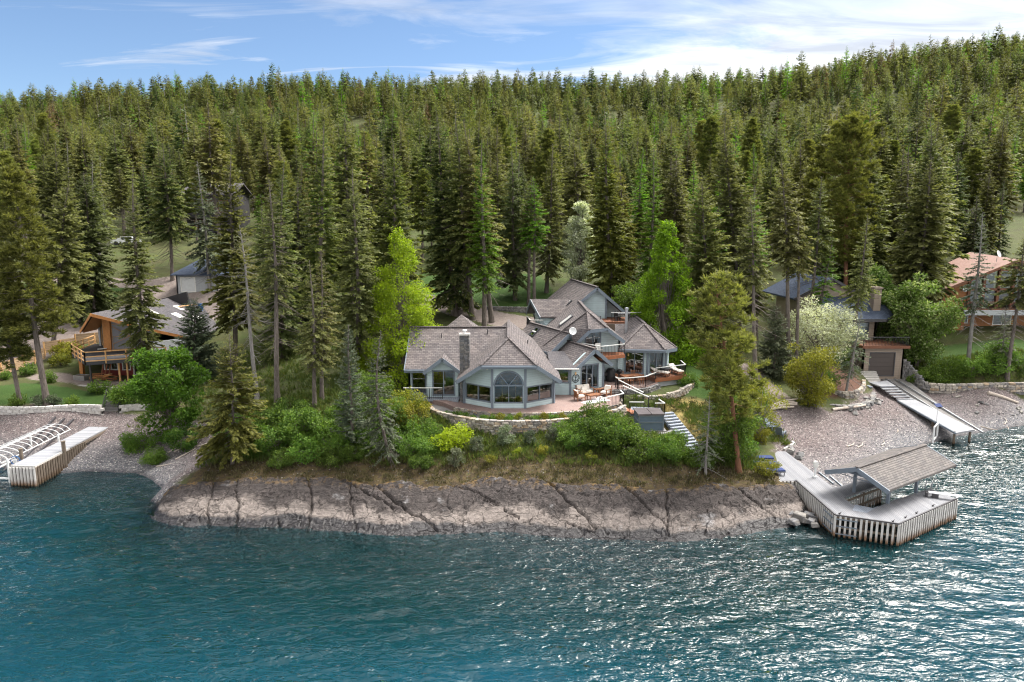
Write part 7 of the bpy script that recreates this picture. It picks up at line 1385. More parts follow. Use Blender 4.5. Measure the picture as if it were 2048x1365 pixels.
for i in range(26):
    x, y = -42.4 + rgL.uniform(-0.9, 0.9), 69.3 + rgL.uniform(-0.5, 0.5); a = rgL.uniform(-0.6, 0.9); L = rgL.uniform(0.7, 1.6); z = 3.5 + 0.03 * i * 0.8; mb = MB(); mb.beam((x - L / 2 * math.cos(a), y - L / 2 * math.sin(a), z + rgL.uniform(0, 0.1)), (x + L / 2 * math.cos(a), y + L / 2 * math.sin(a), z + rgL.uniform(0, 0.2)), 0.16, 0.05); tag(mb.build('scrap_board', ('lumber_orange', 'rust_timber', 'lumber')[i % 3]), 'broken board in the heap of scrap lumber below the new deck', 'board', 'scrap lumber heap')
fn = thing('board_fence', 'stepped weathered board fence on the left slope', 'fence'); fl = [(-53.5, 62.5), (-53.2, 66), (-53.0, 69.4), (-53.2, 73), (-53.0, 76.2), (-51.5, 79.5), (-48.4, 82)]
for k, (a, b) in enumerate(zip(fl, fl[1:])):
    za, zb = G(*a) + 0.1, G(*b) + 0.1; L = math.dist(a, b); zz = max(za, zb)
    for r_ in range(5): mb = MB(); mb.beam((*a, zz + 0.15 + 0.26 * r_), (*b, zz + 0.15 + 0.26 * r_), 0.05, 0.245); mb.build('board', 'fence_board', fn)
    mb = MB(); mb.box((*a, zz + 0.55), (0.14, 0.14, 1.6)); mb.build('post', 'lumber', fn)
    mb = MB(); q = ((a[0] + b[0]) / 2, (a[1] + b[1]) / 2); mb.box((*q, zz + 0.55), (0.12, 0.12, 1.5)); mb.build('post', 'lumber', fn)

rgD = np.random.default_rng(41)
for i in range(22):                                                             # drift line of bleached sticks
    if i < 13: u = rgD.uniform(0, 1); x, y = 25 + 24 * u + rgD.normal(0, 0.6), 52.5 + 12.5 * u + rgD.normal(0, 1.0); wh = 'right'
    else: x, y = rgD.uniform(-34, -24), rgD.uniform(51.5, 56); wh = 'left'
    if 38.4 < x < 44: continue
    a = rgD.uniform(-0.5, 1.0); L = rgD.uniform(0.5, 1.7); z = G(x, y) + 0.05; mb = MB(); mb.tube([(x, y, z), (x + 0.5 * L * math.cos(a), y + 0.5 * L * math.sin(a), G(x + 0.5 * L * math.cos(a), y + 0.5 * L * math.sin(a)) + 0.09), (x + L * math.cos(a + 0.2), y + L * math.sin(a + 0.2), G(x + L * math.cos(a + 0.2), y + L * math.sin(a + 0.2)) + 0.05)], [0.05, 0.04, 0.015], 6)
    tag(mb.build('driftwood_stick', 'driftwood'), f'small bleached driftwood stick on the {wh} shingle beach', 'stick', f'driftwood sticks on the {wh} beach')

# ------------------------------------------------------------------ unfinished house on the left
LH = thing('unfinished_house', 'house under construction with new timber prow gable and bare wood deck', 'house'); px_, py_ = -43.6, 70.2
roof(LH, [[(px_, py_, 10.4), (px_, 90, 10.4), (px_ + 7.2, 90, 6.9), (px_ + 7.2, 76.5, 6.9), (px_ + 3.9, 73.2, 8.5)], [(px_, py_, 10.4), (px_, 90, 10.4), (px_ - 3.8, 90, 8.0), (px_ - 3.8, 74.2, 8.0)]], 'roof_dark', 0.16, fascia=[((px_, py_ - 0.05, 10.42), (px_ + 3.95, 73.15, 8.5)), ((px_ + 3.95, 73.15, 8.5), (px_ + 7.2, 76.45, 6.9)), ((px_, py_ - 0.05, 10.42), (px_ - 3.85, 74.15, 8.0))], fm='lumber_orange')
mb = MB(); mb.poly([(px_, py_ + 0.3, 10.1), (px_ - 3.7, 74.3, 7.72), (px_ - 3.7, 77, 7.72), (px_, 75, 10.1)]); mb.poly([(px_, py_ + 0.3, 10.1), (px_, 75, 10.1), (px_ + 3.7, 76, 8.2), (px_ + 3.8, 73.3, 8.2)]); mb.build('soffit', 'lumber_orange', LH)
facade(LH, (-46.9, 77.2), (-44.5, 73.6), 5.85, 8, 'wrap_plastic', top=lambda s_: 7.9 + 0.46 * s_); facade(LH, (-43.7, 73.5), (-39.9, 75.6), 5.85, 8, 'wrap_plastic', top=lambda s_: 9.9 - 0.42 * s_)
mb = MB(); mb.beam((-44.1, 73.5, 5.7), (-43.9, 73.3, 9.95), 0.75, 0.3, up=(0, 1, 0)); mb.build('prow_column', 'lumber_orange', LH)
def strip(p, q, w_=0.09, m='lumber'): mb = MB(); mb.beam(p, q, 0.05, w_, up=(0.4, -0.9, 0)); mb.build('batten', m, LH)
W_at = lambda s_, z, o=0.06: (-43.7 + 3.8 / 4.34 * s_ + 0.48 * o, 73.5 + 2.1 / 4.34 * s_ - 0.87 * o, z)
for a, b in (((0.1, 6.6), (4.0, 8.4)), ((0.1, 8.6), (3.2, 6.4)), ((0.1, 7.4), (3.9, 7.4)), ((0.1, 8.8), (2.6, 8.8)), ((0.1, 6.0), (4.2, 6.0)), ((0.12, 6.0), (0.12, 9.8)), ((4.2, 6.0), (4.2, 8.1))): strip(W_at(*a), W_at(*b))
V_at = lambda s_, z: (-46.9 + 2.4 / 4.33 * s_ - 0.05, 77.2 - 3.6 / 4.33 * s_ - 0.05, z)
for a, b in (((1.0, 8.2), (4.2, 6.2)), ((0.1, 6.4), (4.2, 6.0)), ((0.1, 5.9), (0.1, 7.9)), ((4.2, 6.0), (4.2, 9.8))): strip(V_at(*a), V_at(*b))
dkp = [(-47.3, 72.2), (-42.8, 67.2), (-36.2, 70.3), (-36.6, 72.5), (-39.8, 75.4), (-43.6, 73.4), (-47.0, 77.4), (-48.6, 78.5)]
mb = MB(); mb.prism(dkp, 5.5, 5.83); mb.build('deck', 'membrane', LH)
def wood_rail(pts, h=1.0):
    for p, q in zip(pts, pts[1:]):
        p, q = V3(p), V3(q); n_ = max(1, round(np.linalg.norm(q - p) / 1.7))
        for i in range(n_ + 1): e = p + (q - p) * i / n_; mb = MB(); mb.beam(e - np.array((0, 0, 0.25)), e + np.array((0, 0, h)), 0.1, 0.1); mb.build('rail_post', 'lumber', LH)
        for zz in (0.08, 0.52, h): mb = MB(); mb.beam(p + np.array((0, 0, zz)), q + np.array((0, 0, zz)), 0.06, 0.1); mb.build('rail_board', 'lumber', LH)
wood_rail([(-48.6, 78.4, 5.83), (-47.3, 72.2, 5.83), (-42.8, 67.2, 5.83), (-36.2, 70.3, 5.83)])
for x, y, w_, m in ((-46.0, 71.6, 0.36, 'lumber_orange'), (-42.8, 67.9, 0.14, 'trim_dark'), (-40.5, 69.0, 0.14, 'lumber'), (-39.9, 69.4, 0.14, 'lumber'), (-36.6, 70.6, 0.2, 'lumber')): mb = MB(); mb.box((x, y, 4.5), (w_, w_, 2.1)); mb.build('deck_post', m, LH)
for x in (-43.9, -43.5, -43.1): mb = MB(); mb.beam((x, 71.4, 3.5), (x + 0.15, 72.0, 5.4), 0.12, 0.06); mb.build('prop_board', 'rust_timber', LH)
facade(LH, (-44.2, 72.2), (-39.6, 71.9), 3.45, 5.5, 'siding_red', [(0.25, 1.75, 4.05, 5.3, 'window', 2, 1, 'frame_white', 'glass'), (2.3, 3.2, 4.05, 5.3, 'window', 1, 1, 'frame_white', 'glass'), (3.5, 4.5, 3.5, 5.3, 'door', 2, 1, 'frame_white', 'glass')]); facade(LH, (-39.6, 71.9), (-36.5, 76.5), 3.45, 6.9, 'siding_grey'); facade(LH, (-47.2, 90), (-47.2, 77), 4.2, 8, 'siding_grey')
mb = MB(); mb.bx(-44.2, -39.6, 75, 75.1, 3.4, 5.5); mb.build('interior', 'interior', LH)
mb = MB(); mb.beam((-45.6, 74.6, 5.9), (-44.4, 73.0, 6.2), 0.7, 0.1); mb.build('loose_panel', 'frame_white', LH)
for i, (u, v) in enumerate([(2.0, 78.5), (3.4, 81.5), (4.6, 84), (2.2, 84.5)]):
    z = 10.4 - 0.486 * u + 0.04; mb = MB(); w_ = 0.5; mb.hexa([(px_ + u - w_, v - 0.6, z + 0.486 * w_ - 0.02), (px_ + u + w_, v - 0.6, z - 0.486 * w_ - 0.02), (px_ + u + w_, v + 0.6, z - 0.486 * w_ - 0.02), (px_ + u - w_, v + 0.6, z + 0.486 * w_ - 0.02), (px_ + u - w_, v - 0.6, z + 0.486 * w_ + 0.04), (px_ + u + w_, v - 0.6, z - 0.486 * w_ + 0.04), (px_ + u + w_, v + 0.6, z - 0.486 * w_ + 0.04), (px_ + u - w_, v + 0.6, z + 0.486 * w_ + 0.04)]); mb.build('skylight', 'frame_white', LH)
mb = MB(); mb.tube([(-38.6, 82, 7.8), (-38.6, 82, 8.6)], 0.06, 8); mb.build('vent_pipe', 'frame_white', LH)
mb = MB(); mb.hexa([(-44.4, 86.2, 10.1), (-40.8, 86.2, 9.0), (-40.8, 86.5, 9.0), (-44.4, 86.5, 10.1), (-44.4, 86.2, 10.3), (-41.2, 86.2, 11.2), (-41.2, 86.5, 11.2), (-44.4, 86.5, 10.3)]); mb.build('tarp', 'cover_black', LH)
mb = MB(); mb.beam((-41.6, 84.4, 9.5), (-40.0, 86.0, 9.6), 0.5, 0.06); mb.build('plank', 'lumber', LH); mb = MB(); mb.lathe((-39.9, 87, 8.7), [(0.3, 0), (0.3, 0.9), (0, 0.92)], 12); mb.build('barrel', 'blue_plastic', LH)
# small garage and the dark house in the trees
GA = thing('garage', 'small pale garage with grey hip roof at the end of the left yard', 'garage'); gx, gy = -43.0, 95.4; gz0 = G(gx, gy - 2)
facade(GA, (gx - 2.8, gy - 2.2), (gx + 2.8, gy - 2.2), gz0 - 0.6, gz0 + 2.4, 'siding_grey', [(0.6, 2.6, gz0 - 0.1, gz0 + 1.9, 'door', 1, 1, 'frame_white', 'curtain')]); facade(GA, (gx + 2.8, gy - 2.2), (gx + 2.8, gy + 3), gz0 - 0.6, gz0 + 2.4, 'siding_grey'); facade(GA, (gx - 2.8, gy + 3), (gx - 2.8, gy - 2.2), gz0 - 0.6, gz0 + 2.4, 'siding_grey')
e = [(gx - 3.3, gy - 2.7, gz0 + 2.3), (gx + 3.3, gy - 2.7, gz0 + 2.3), (gx + 3.3, gy + 3.4, gz0 + 2.3), (gx - 3.3, gy + 3.4, gz0 + 2.3)]; r1_, r2_ = (gx - 0.6, gy + 0.3, gz0 + 4.2), (gx + 0.6, gy + 0.3, gz0 + 4.2)
roof(GA, [[r1_, r2_, e[1], e[0]], [r2_, e[2], e[1]], [r1_, r2_, e[2], e[3]], [r1_, e[3], e[0]]], 'roof_blue', 0.15)
BH = thing('dark_house', 'dark brown house half hidden by trees on the left slope', 'house'); hx, hy = -57, 131; hz0 = G(hx, hy - 3) + 0.3
facade(BH, (hx - 4.5, hy), (hx + 4.5, hy), hz0 - 1.5, hz0 + 7, 'trim_dark', [(1.0, 2.6, hz0 + 3.6, hz0 + 5.8, 'window', 2, 2, 'timber_brown', 'glass'), (3.4, 5.4, hz0 + 3.6, hz0 + 5.8, 'window', 2, 2, 'timber_brown', 'glass'), (6.2, 8.0, hz0 + 3.6, hz0 + 5.8, 'window', 2, 2, 'timber_brown', 'glass'), (1.4, 3.8, hz0 + 0.2, hz0 + 2.2, 'window', 3, 1, 'timber_brown', 'glass')]); facade(BH, (hx + 4.5, hy), (hx + 4.5, hy + 8), hz0 - 1.5, hz0 + 7, 'trim_dark')
roof(BH, [[(hx - 5.2, hy + 4, hz0 + 9.2), (hx + 5.2, hy + 4, hz0 + 9.2), (hx + 5.2, hy - 0.8, hz0 + 6.9), (hx - 5.2, hy - 0.8, hz0 + 6.9)], [(hx - 5.2, hy + 4, hz0 + 9.2), (hx + 5.2, hy + 4, hz0 + 9.2), (hx + 5.2, hy + 9, hz0 + 6.9), (hx - 5.2, hy + 9, hz0 + 6.9)]], 'roof_dark', 0.2); mb = MB(); mb.bx(hx - 4.6, hx + 4.6, hy - 2.2, hy - 0.1, hz0 + 2.6, hz0 + 2.8); mb.build('balcony', 'trim_dark', BH); railing(BH, [(hx - 4.6, hy - 2.1, hz0 + 2.8), (hx + 4.6, hy - 2.1, hz0 + 2.8)], mat_rail='trim_dark', gap=0.4)
RW = thing('timber_retaining_wall', 'orange timber retaining wall below the dark house', 'wall')
for r_ in range(4): mb = MB(); mb.beam((hx - 6, hy - 4.5, hz0 - 2.6 + 0.32 * r_), (hx + 7, hy - 4.3, hz0 - 2.6 + 0.32 * r_), 0.25, 0.3); mb.build('timber', 'lumber_orange' if r_ % 2 else 'rust_timber', RW)
def car(label, loc, rz, paint):
    t = thing('parked_car', label, 'car', loc, rz, 'vehicles by the dark house'); mb = MB(); prof = [(-2.2, 0.35), (-2.2, 0.85), (-1.3, 0.98), (-0.7, 1.45), (0.9, 1.48), (1.7, 0.98), (2.2, 0.88), (2.25, 0.35)]
    for y in (-0.85,): mb.poly([(x, y, z) for x, z in prof]); mb.poly([(x, -y, z) for x, z in prof[::-1]])
    for (x0, z0), (x1, z1) in zip(prof, prof[1:] + prof[:1]): mb.poly([(x1, -0.85, z1), (x0, -0.85, z0), (x0, 0.85, z0), (x1, 0.85, z1)])
    mb.build('body', paint, t); mb = MB(); mb.bx(-0.6, 0.85, -0.87, 0.87, 1.02, 1.38); mb.build('window', 'glass_dark', t)
    for x in (-1.4, 1.4):
        for y in (-0.8, 0.8): mb = MB(); mb.tube([(x, y - 0.12, 0.34), (x, y + 0.12, 0.34)], 0.34, 12); mb.build('wheel', 'iron_black', t)
car('white car parked in the trees left of the dark house', (-66, 118, G(-66, 118)), 0.3, 'white_metal'); car('dark car parked below the dark house', (-53.5, 127.6, G(-53.5, 127.6)), 0.1, 'iron_black')
DW = thing('driveway_wall', 'low stone wall along the drive behind the house', 'stone wall'); stone_wall(DW, [(-5.0, 84.6), (-3.0, 83.6), (-0.5, 82.9), (2.4, 82.4)], 8.6, 9.6, 'stone_grey', 0.24, (0.4, 0.8), 0.4, 21)
rgB = np.random.default_rng(13); bp_ = [(-57.5 + rgB.uniform(-3.2, 3.2), 89.5 + rgB.uniform(-2.2, 2.2)) for _ in range(26)]
boulders([(x, y, G(x, y), rgB.uniform(0.35, 0.85)) for x, y in bp_], 'stone_grey', 'grey boulder in the rock bank above the left driveway', 33, 'boulders above the left driveway')

# ------------------------------------------------------------------ blue roofed house with boat garage, gangway
RH = thing('boat_garage_house', 'tan house with dark blue roofs above a lakeside boat garage', 'house')
facade(RH, (38.7, 74.0), (43.2, 74.0), 2.6, 6.1, 'siding_tan', [(0.75, 3.55, 2.95, 5.6, 'garage', 1, 1, 'trim_dark', 'garage_panel')]); facade(RH, (43.2, 74.0), (43.2, 79), 2.6, 6.1, 'siding_tan'); facade(RH, (38.7, 79), (38.7, 74), 2.6, 6.1, 'siding_tan')
mb = MB(); mb.bx(38.4, 43.6, 73.6, 78.4, 6.1, 6.4); mb.build('balcony', 'timber_brown', RH); railing(RH, [(38.5, 73.7, 6.4), (43.5, 73.7, 6.4), (43.5, 77, 6.4)], mat_rail='trim_dark')
facade(RH, (33.4, 77.3), (41.6, 77.3), 4.6, 9.2, 'siding_tan', [(4.6, 5.7, 6.6, 8.5, 'window', 1, 1, 'trim_dark', 'glass'), (5.9, 7.4, 6.6, 8.5, 'window', 1, 1, 'trim_dark', 'glass'), (1.0, 2.6, 6.6, 8.5, 'window', 2, 1, 'trim_dark', 'glass')]); facade(RH, (41.6, 77.3), (41.6, 86), 4.6, 9.2, 'siding_tan'); facade(RH, (33.4, 86), (33.4, 77.3), 4.6, 11.2, 'siding_tan')
for a in (38.1, 39.45): mb = MB(); mb.bx(a, a + 1.2, 77.75, 77.8, 6.65, 8.45); mb.build('curtain', 'curtain', RH)
roof(RH, [[(36.2, 80.6, 11.5), (42.6, 80.2, 11.4), (43.4, 77.0, 9.5), (42.2, 76.3, 9.0), (35.0, 76.3, 9.0)], [(36.2, 80.6, 11.5), (42.6, 80.2, 11.4), (43.2, 86, 9.2), (35.0, 86, 9.2)], [(42.6, 80.2, 11.4), (43.4, 77.0, 9.5), (43.2, 86, 9.2)]], 'roof_blue', 0.18, fascia=[((42.2, 76.3, 9.0), (35.0, 76.3, 9.0)), ((43.4, 77.0, 9.5), (42.2, 76.3, 9.0))], fm='trim_dark')
roof(RH, [[(37.4, 79.6, 13.4), (37.4, 90, 13.4), (33.0, 90, 11.0), (33.0, 79.6, 11.0)], [(37.4, 79.6, 13.4), (37.4, 90, 13.4), (41.8, 90, 11.0), (41.8, 79.6, 11.0)]], 'roof_blue', 0.18, fascia=[((37.4, 79.6, 13.42), (33.0, 79.6, 11.02)), ((37.4, 79.6, 13.42), (41.8, 79.6, 11.02))], fm='trim_dark')
mb = MB(); mb.poly([(33.5, 80.0, 9), (41.3, 80.0, 9), (41.3, 80.0, 11.1), (37.4, 80.0, 13.1), (33.5, 80.0, 11.1)]); mb.build('gable', 'siding_tan', RH)
mb = MB(); mb.bx(41.3, 42.1, 77.6, 78.6, 8.8, 12.3); mb.bx(41.2, 42.2, 77.5, 78.7, 12.3, 12.5); mb.build('chimney', 'siding_tan', RH); mb = MB(); mb.tube([(38.4, 82, 12.8), (38.4, 82, 13.7)], 0.07, 8); mb.build('vent_pipe', 'frame_white', RH)
GW = thing('gangway_dock', 'white planked gangway dock stepping down to the water at right', 'dock')
mb = MB(); mb.prism([(38.4, 69.4), (40.1, 69.6), (40.6, 72.2), (38.2, 71.4)], 2.7, 2.85); mb.build('upper_landing', 'dock_weathered', GW)
for i in range(5): mb = MB(); mb.box((39.35 + 0.22 * i, 69.3 - 0.32 * i, 2.62 - 0.2 * i), (1.75, 0.34, 0.1), 0.1); mb.build('tread', 'dock_weathered', GW)
mb = MB(); mb.prism([(39.35, 67.7), (41.2, 67.9), (41.55, 59.2), (39.4, 58.4)], lambda x, y: 0.98 + 0.066 * (y - 58.4) + 0.08, lambda x, y: 1.12 + 0.066 * (y - 58.4) + 0.08); mb.build('walkway', 'dock_weathered', GW)
for x, y in ((39.5, 58.8), (41.3, 59.4), (39.5, 62), (39.5, 65), (41.2, 63)): mb = MB(); mb.box((x, y, 0.25), (0.14, 0.14, 2.0)); mb.build('pile', 'old_timber', GW)
mb = MB(); mb.beam((39.33, 58.4, 1.12), (39.28, 67.7, 1.72), 0.06, 0.16); mb.build('edge_rail', 'trim_blue', GW)
t = thing('garage_steps', 'grey stone steps rising to the boat garage', 'stairs')
for i in range(5): mb = MB(); mb.box((38.6 + 0.12 * i, 71.9 + 0.42 * i, 2.75 + 0.18 * i), (2.3 - 0.1 * i, 0.46, 0.2), 0.05); mb.build('tread', 'concrete', t)
t = thing('side_steps', 'short grey steps from the gangway landing to the shingle', 'stairs')
for i in range(4): mb = MB(); mb.box((37.6 - 0.3 * i, 70.5 - 0.15 * i, 2.65 - 0.2 * i), (0.36, 1.3, 0.12), 0.1); mb.build('tread', 'deck_blue', t)
rp = lambda x, y: max(0.3, 0.05 + 0.165 * (y - 58.2)); mb = MB(); mb.prism([(41.6, 62), (43.0, 62.6), (43.6, 73.9), (40.9, 73.9), (41.3, 66)], lambda x, y: rp(x, y) - 0.3, rp); tag(mb.build('boat_ramp', 'concrete_dark'), 'dark concrete boat ramp below the garage door', 'ramp')
for i, (xa, xb) in enumerate(((42.2, 43.3), (41.2, 42.2))): mb = MB(); mb.beam((xa, 73.6, rp(42, 73.6) + 0.14), (xb, 60.6, 0.55), 0.1, 0.14); tag(mb.build('ramp_rail', 'steel'), 'long steel launch rail on the boat ramp, %s one' % ('right', 'left')[i], 'rail', 'launch rails of the boat garage')
t = thing('lift_frame', 'white boat lift frame beside the gangway', 'boat lift')
for x, y in ((37.9, 59.2), (39.1, 60.6)): mb = MB(); mb.box((x, y, 0.3), (0.12, 0.12, 2.4)); mb.build('leg', 'white_metal', t)
mb = MB(); mb.beam((37.9, 59.2, 0.2), (39.1, 60.6, 0.2), 0.1, 0.1); mb.beam((37.9, 59.2, 1.45), (39.1, 60.6, 1.45), 0.1, 0.1); mb.build('cross_beam', 'white_metal', t)
t = thing('solar_light_pole', 'pole with solar panel light on the gangway edge', 'lamp post', (39.45, 61.4, 1.3)); mb = MB(); mb.tube([(0, 0, -0.3), (0, 0, 1.5)], 0.04, 8); mb.build('pole', 'white_metal', t); mb = MB(); mb.hexa([(-0.3, -0.25, 1.5), (0.3, -0.25, 1.5), (0.3, 0.2, 1.7), (-0.3, 0.2, 1.7), (-0.3, -0.25, 1.54), (0.3, -0.25, 1.54), (0.3, 0.2, 1.74), (-0.3, 0.2, 1.74)]); mb.build('panel', 'navy', t); mb = MB(); mb.box((0.1, -0.1, 1.4), (0.2, 0.15, 0.12)); mb.build('lamp_head', 'trim_dark', t)
w1 = thing('wing_wall', 'sloping grey stone wing wall right of the boat garage', 'stone wall'); stone_wall(w1, [(43.4, 74.2), (43.9, 73.2), (44.2, 71.9), (44.9, 71.3)], 2.0, lambda s_: 4.9 - 0.75 * s_, 'stone_grey', 0.2, (0.3, 0.6), 0.4, 14)
w2 = thing('beach_wall', 'low tan stone wall along the top of the right beach', 'stone wall'); stone_wall(w2, [(44.9, 71.3), (46.5, 70.9), (49, 71.2), (52, 71.6), (56, 71.8)], 1.7, 2.75, 'stone_warm', 0.24, (0.4, 0.85), 0.45, 15)
w3 = thing('garden_bed_wall', 'curved stone wall holding the bark mulch bed', 'stone wall'); stone_wall(w3, [(37.4, 71.0), (36.4, 68.9), (35.1, 67.1), (33.8, 65.8), (32.7, 65.6), (31.6, 66.6)], 2.2, 3.15, 'stone_warm', 0.22, (0.35, 0.7), 0.4, 16)
w4 = thing('rubble_wall', 'loose lower rubble wall below the mulch bed', 'stone wall'); stone_wall(w4, [(37.6, 69.2), (36.2, 66.6), (34.3, 64.6), (32.4, 63.6), (30.6, 64.1), (30.2, 65.2)], 1.75, 2.4, 'stone_grey', 0.26, (0.35, 0.8), 0.6, 17)
rgB = np.random.default_rng(23); pt = [(32.4 + 5 * t + rgB.uniform(-0.5, 0.5), 63.0 + 4.6 * t + rgB.uniform(-0.5, 0.5)) for t in rgB.uniform(0, 1, 24)]
boulders([(x, y, G(x, y), rgB.uniform(0.25, 0.6)) for x, y in pt], 'stone_grey', 'loose grey stone tumbled below the rubble wall', 34, 'stones below the rubble wall')
pt = [(46 + rgB.uniform(0, 9), 67.2 + rgB.uniform(-1.5, 2.6)) for _ in range(22)]; boulders([(x, y, G(x, y), rgB.uniform(0.2, 0.5)) for x, y in pt], 'stone_grey', 'pale stone scattered on the far right shingle', 35, 'stones on the far right beach')

# ------------------------------------------------------------------ timber house at the right edge
TH = thing('timber_house', 'cedar timber house with tall glazed gable and reddish metal roof', 'house')
roof(TH, [[(61.5, 83.4, 15.4), (63.2, 95, 15.9), (57.3, 93, 13.6), (52.9, 83.2, 11.85)], [(61.5, 83.4, 15.4), (63.2, 95, 15.9), (71.6, 94, 12.2), (70.1, 83.2, 11.85)]], 'terracotta_roof', 0.22, fascia=[((61.5, 83.3, 15.42), (52.9, 83.1, 11.87)), ((61.5, 83.3, 15.42), (70.1, 83.1, 11.87))], fm='timber_brown')
tw = lambda x: 15.0 - 0.413 * abs(x - 61.5)
for x0, x1 in zip((56.9, 58.7, 60.5, 62.3, 64.1), (58.7, 60.5, 62.3, 64.1, 65.9)):
    for z0, z1a, z1b in ((9.9, 11.5, 11.5), (11.7, tw(x0) - 0.5, tw(x1) - 0.5)):
        if z0 > 11 and x0 < 60.6 and x1 > 60.4 and False: continue
        f = MB(); f.beam((x0, 85, z0), (x1, 85, z0), 0.1, 0.1); f.beam((x0, 85, z1a), (x1, 85, z1b), 0.1, 0.1); f = f.build('window', 'timber_brown', TH); g = MB(); g.poly([(x0 + 0.1, 85.02, z0), (x1 - 0.1, 85.02, z0), (x1 - 0.1, 85.02, z1b), (x0 + 0.1, 85.02, z1a)]); g.build('pane', 'glass', f)
for x in (56.9, 58.7, 60.5, 62.3, 64.1, 65.9): mb = MB(); mb.box((x, 84.95, (9.2 + tw(x) - 0.2) / 2), (0.3, 0.3, tw(x) - 0.2 - 9.2)); mb.build('timber_column', 'timber_brown', TH)
mb = MB(); mb.beam((56.8, 84.9, 11.6), (66, 84.9, 11.6), 0.2, 0.24); mb.build('cross_beam', 'timber_brown', TH)
mb = MB(); mb.beam((59.6, 83.6, 14.1), (63.4, 83.6, 14.1), 0.2, 0.24); mb.beam((61.5, 83.6, 14.1), (61.5, 83.6, 15.1), 0.2, 0.2); mb.build('gable_truss', 'timber_brown', TH)
facade(TH, (53.6, 85), (56.8, 85), 6.0, 12, 'siding_cedar', top=lambda s_: 11.75 + 0.41 * s_); facade(TH, (53.6, 86.2), (69, 86.2), 5.8, 9.2, 'siding_cedar', [(2.2, 4.4, 7.2, 8.7, 'window', 2, 1, 'frame_white', 'glass'), (7.6, 9.9, 7.0, 8.8, 'window', 2, 1, 'frame_white', 'glass')]); facade(TH, (53.6, 93), (53.6, 85), 6.0, 11.8, 'siding_cedar')
mb = MB(); mb.bx(55.5, 69, 83.4, 86.1, 9.0, 9.3); mb.build('balcony', 'timber_brown', TH); mb = MB(); mb.bx(55.5, 69, 83.38, 83.46, 8.55, 9.2); mb.build('balcony_beam', 'siding_grey', TH); railing(TH, [(55.6, 83.5, 9.3), (69, 83.5, 9.3)], h=0.9, mat_rail='timber_brown', gap=0.3)
mb = MB(); mb.bx(54, 69, 88, 88.1, 6, 11.5); mb.bx(54, 69, 85.2, 88, 9.2, 9.3); mb.build('interior', 'interior', TH)
for x0, x1, z0, z1 in ((57.1, 58.5, 9.95, 11.4), (58.9, 60.3, 9.95, 11.4), (58.9, 60.3, 11.75, 13.6), (60.8, 62.0, 11.8, 14.0), (57.2, 58.5, 11.75, 12.9), (62.6, 63.8, 10, 11.3)): mb = MB(); mb.bx(x0, x1, 85.5, 85.55, z0, z1); mb.build('blind', 'curtain', TH)
for x, y, z in ((56.3, 84.85, 11.6),): t = thing('satellite_dish', 'small white dish on the timber house wall by the balcony', 'satellite dish', (x, y, z)); link('dish', dish, t, rot=(1.4, 0, 0), scale=(0.8, 0.8, 0.8)); mb = MB(); mb.tube([(0, 0.02, 0), (0, 0.2, -0.1)], 0.03, 6); mb.build('bracket', 'steel', t)
t = thing('satellite_dish', 'pale dish on the ridge of the timber house', 'satellite dish', (60.2, 85.2, 15.95)); link('dish', dish, t, rot=(1.2, 0, 0.5), scale=(1.2, 1.2, 1.2)); mb = MB(); mb.tube([(0, 0.05, 0), (0, 0.15, -1.0)], 0.03, 6); mb.build('bracket', 'steel', t)

# ------------------------------------------------------------------ ground cover: weeds, grass and loose stones nobody could count
def cover_stuff(name, label, cat, pts, meshes, smin, smax, seed):
    """Many tiny plants or stones joined into one mesh."""
    rg = np.random.default_rng(seed); n = len(pts); vs, fs, ls, o = [], [], [], 0; z = gz(pts[:, 0], pts[:, 1])
    for i in range(n):
        v, f, l = meshes[rg.integers(len(meshes))]; s_ = rg.uniform(smin, smax); a = rg.uniform(0, 6.28); ca, sa = math.cos(a), math.sin(a)
        q = v * s_; vs.append(np.stack([q[:, 0] * ca - q[:, 1] * sa + pts[i, 0], q[:, 0] * sa + q[:, 1] * ca + pts[i, 1], q[:, 2] + z[i]], 1)); fs.append(f + o); ls.append(l); o += len(v)
    return np.concatenate(vs), np.concatenate(fs), np.concatenate(ls)
def tuft(seed, n, h, spread, wdt):
    rg = np.random.default_rng(seed); b = np.stack([rg.normal(0, spread, n), rg.normal(0, spread, n), np.zeros(n)], 1); d_ = np.stack([rg.normal(0, 0.45, n), rg.normal(0, 0.45, n), np.ones(n)], 1); d_ /= np.linalg.norm(d_, axis=1, keepdims=True)
    ln = h * rg.uniform(0.5, 1.1, n); v, f = kites(b, d_, ln, wdt * rg.uniform(0.6, 1.3, n), rg.uniform(-1.5, 1.5, n), rg); l = np.repeat(np.stack([rg.random(n), rg.random(n), np.zeros(n)], 1), 4, 0); return v, f, l
rgC = np.random.default_rng(19)
def rnd_pts(n, x0, x1, y0, y1, keep):
    p = np.stack([rgC.uniform(x0, x1, n), rgC.uniform(y0, y1, n)], 1); return p[keep(p[:, 0], p[:, 1])]
onbank = lambda x, y: (y > rock_top(x) + 0.1) & (poly_sd(x, y, TW + [(9.4, 58), (-9, 60)]) < -0.2) & (poly_sd(x, y, [(9.3, 51.4), (15.8, 48.8), (13.8, 57), (9.3, 57.2)]) < -0.1) & (y < 58)
grs = [tuft(i, 16, 0.42, 0.14, 0.05) for i in range(4)]; wds = [tuft(20 + i, 18, 0.3, 0.12, 0.045) for i in range(4)]
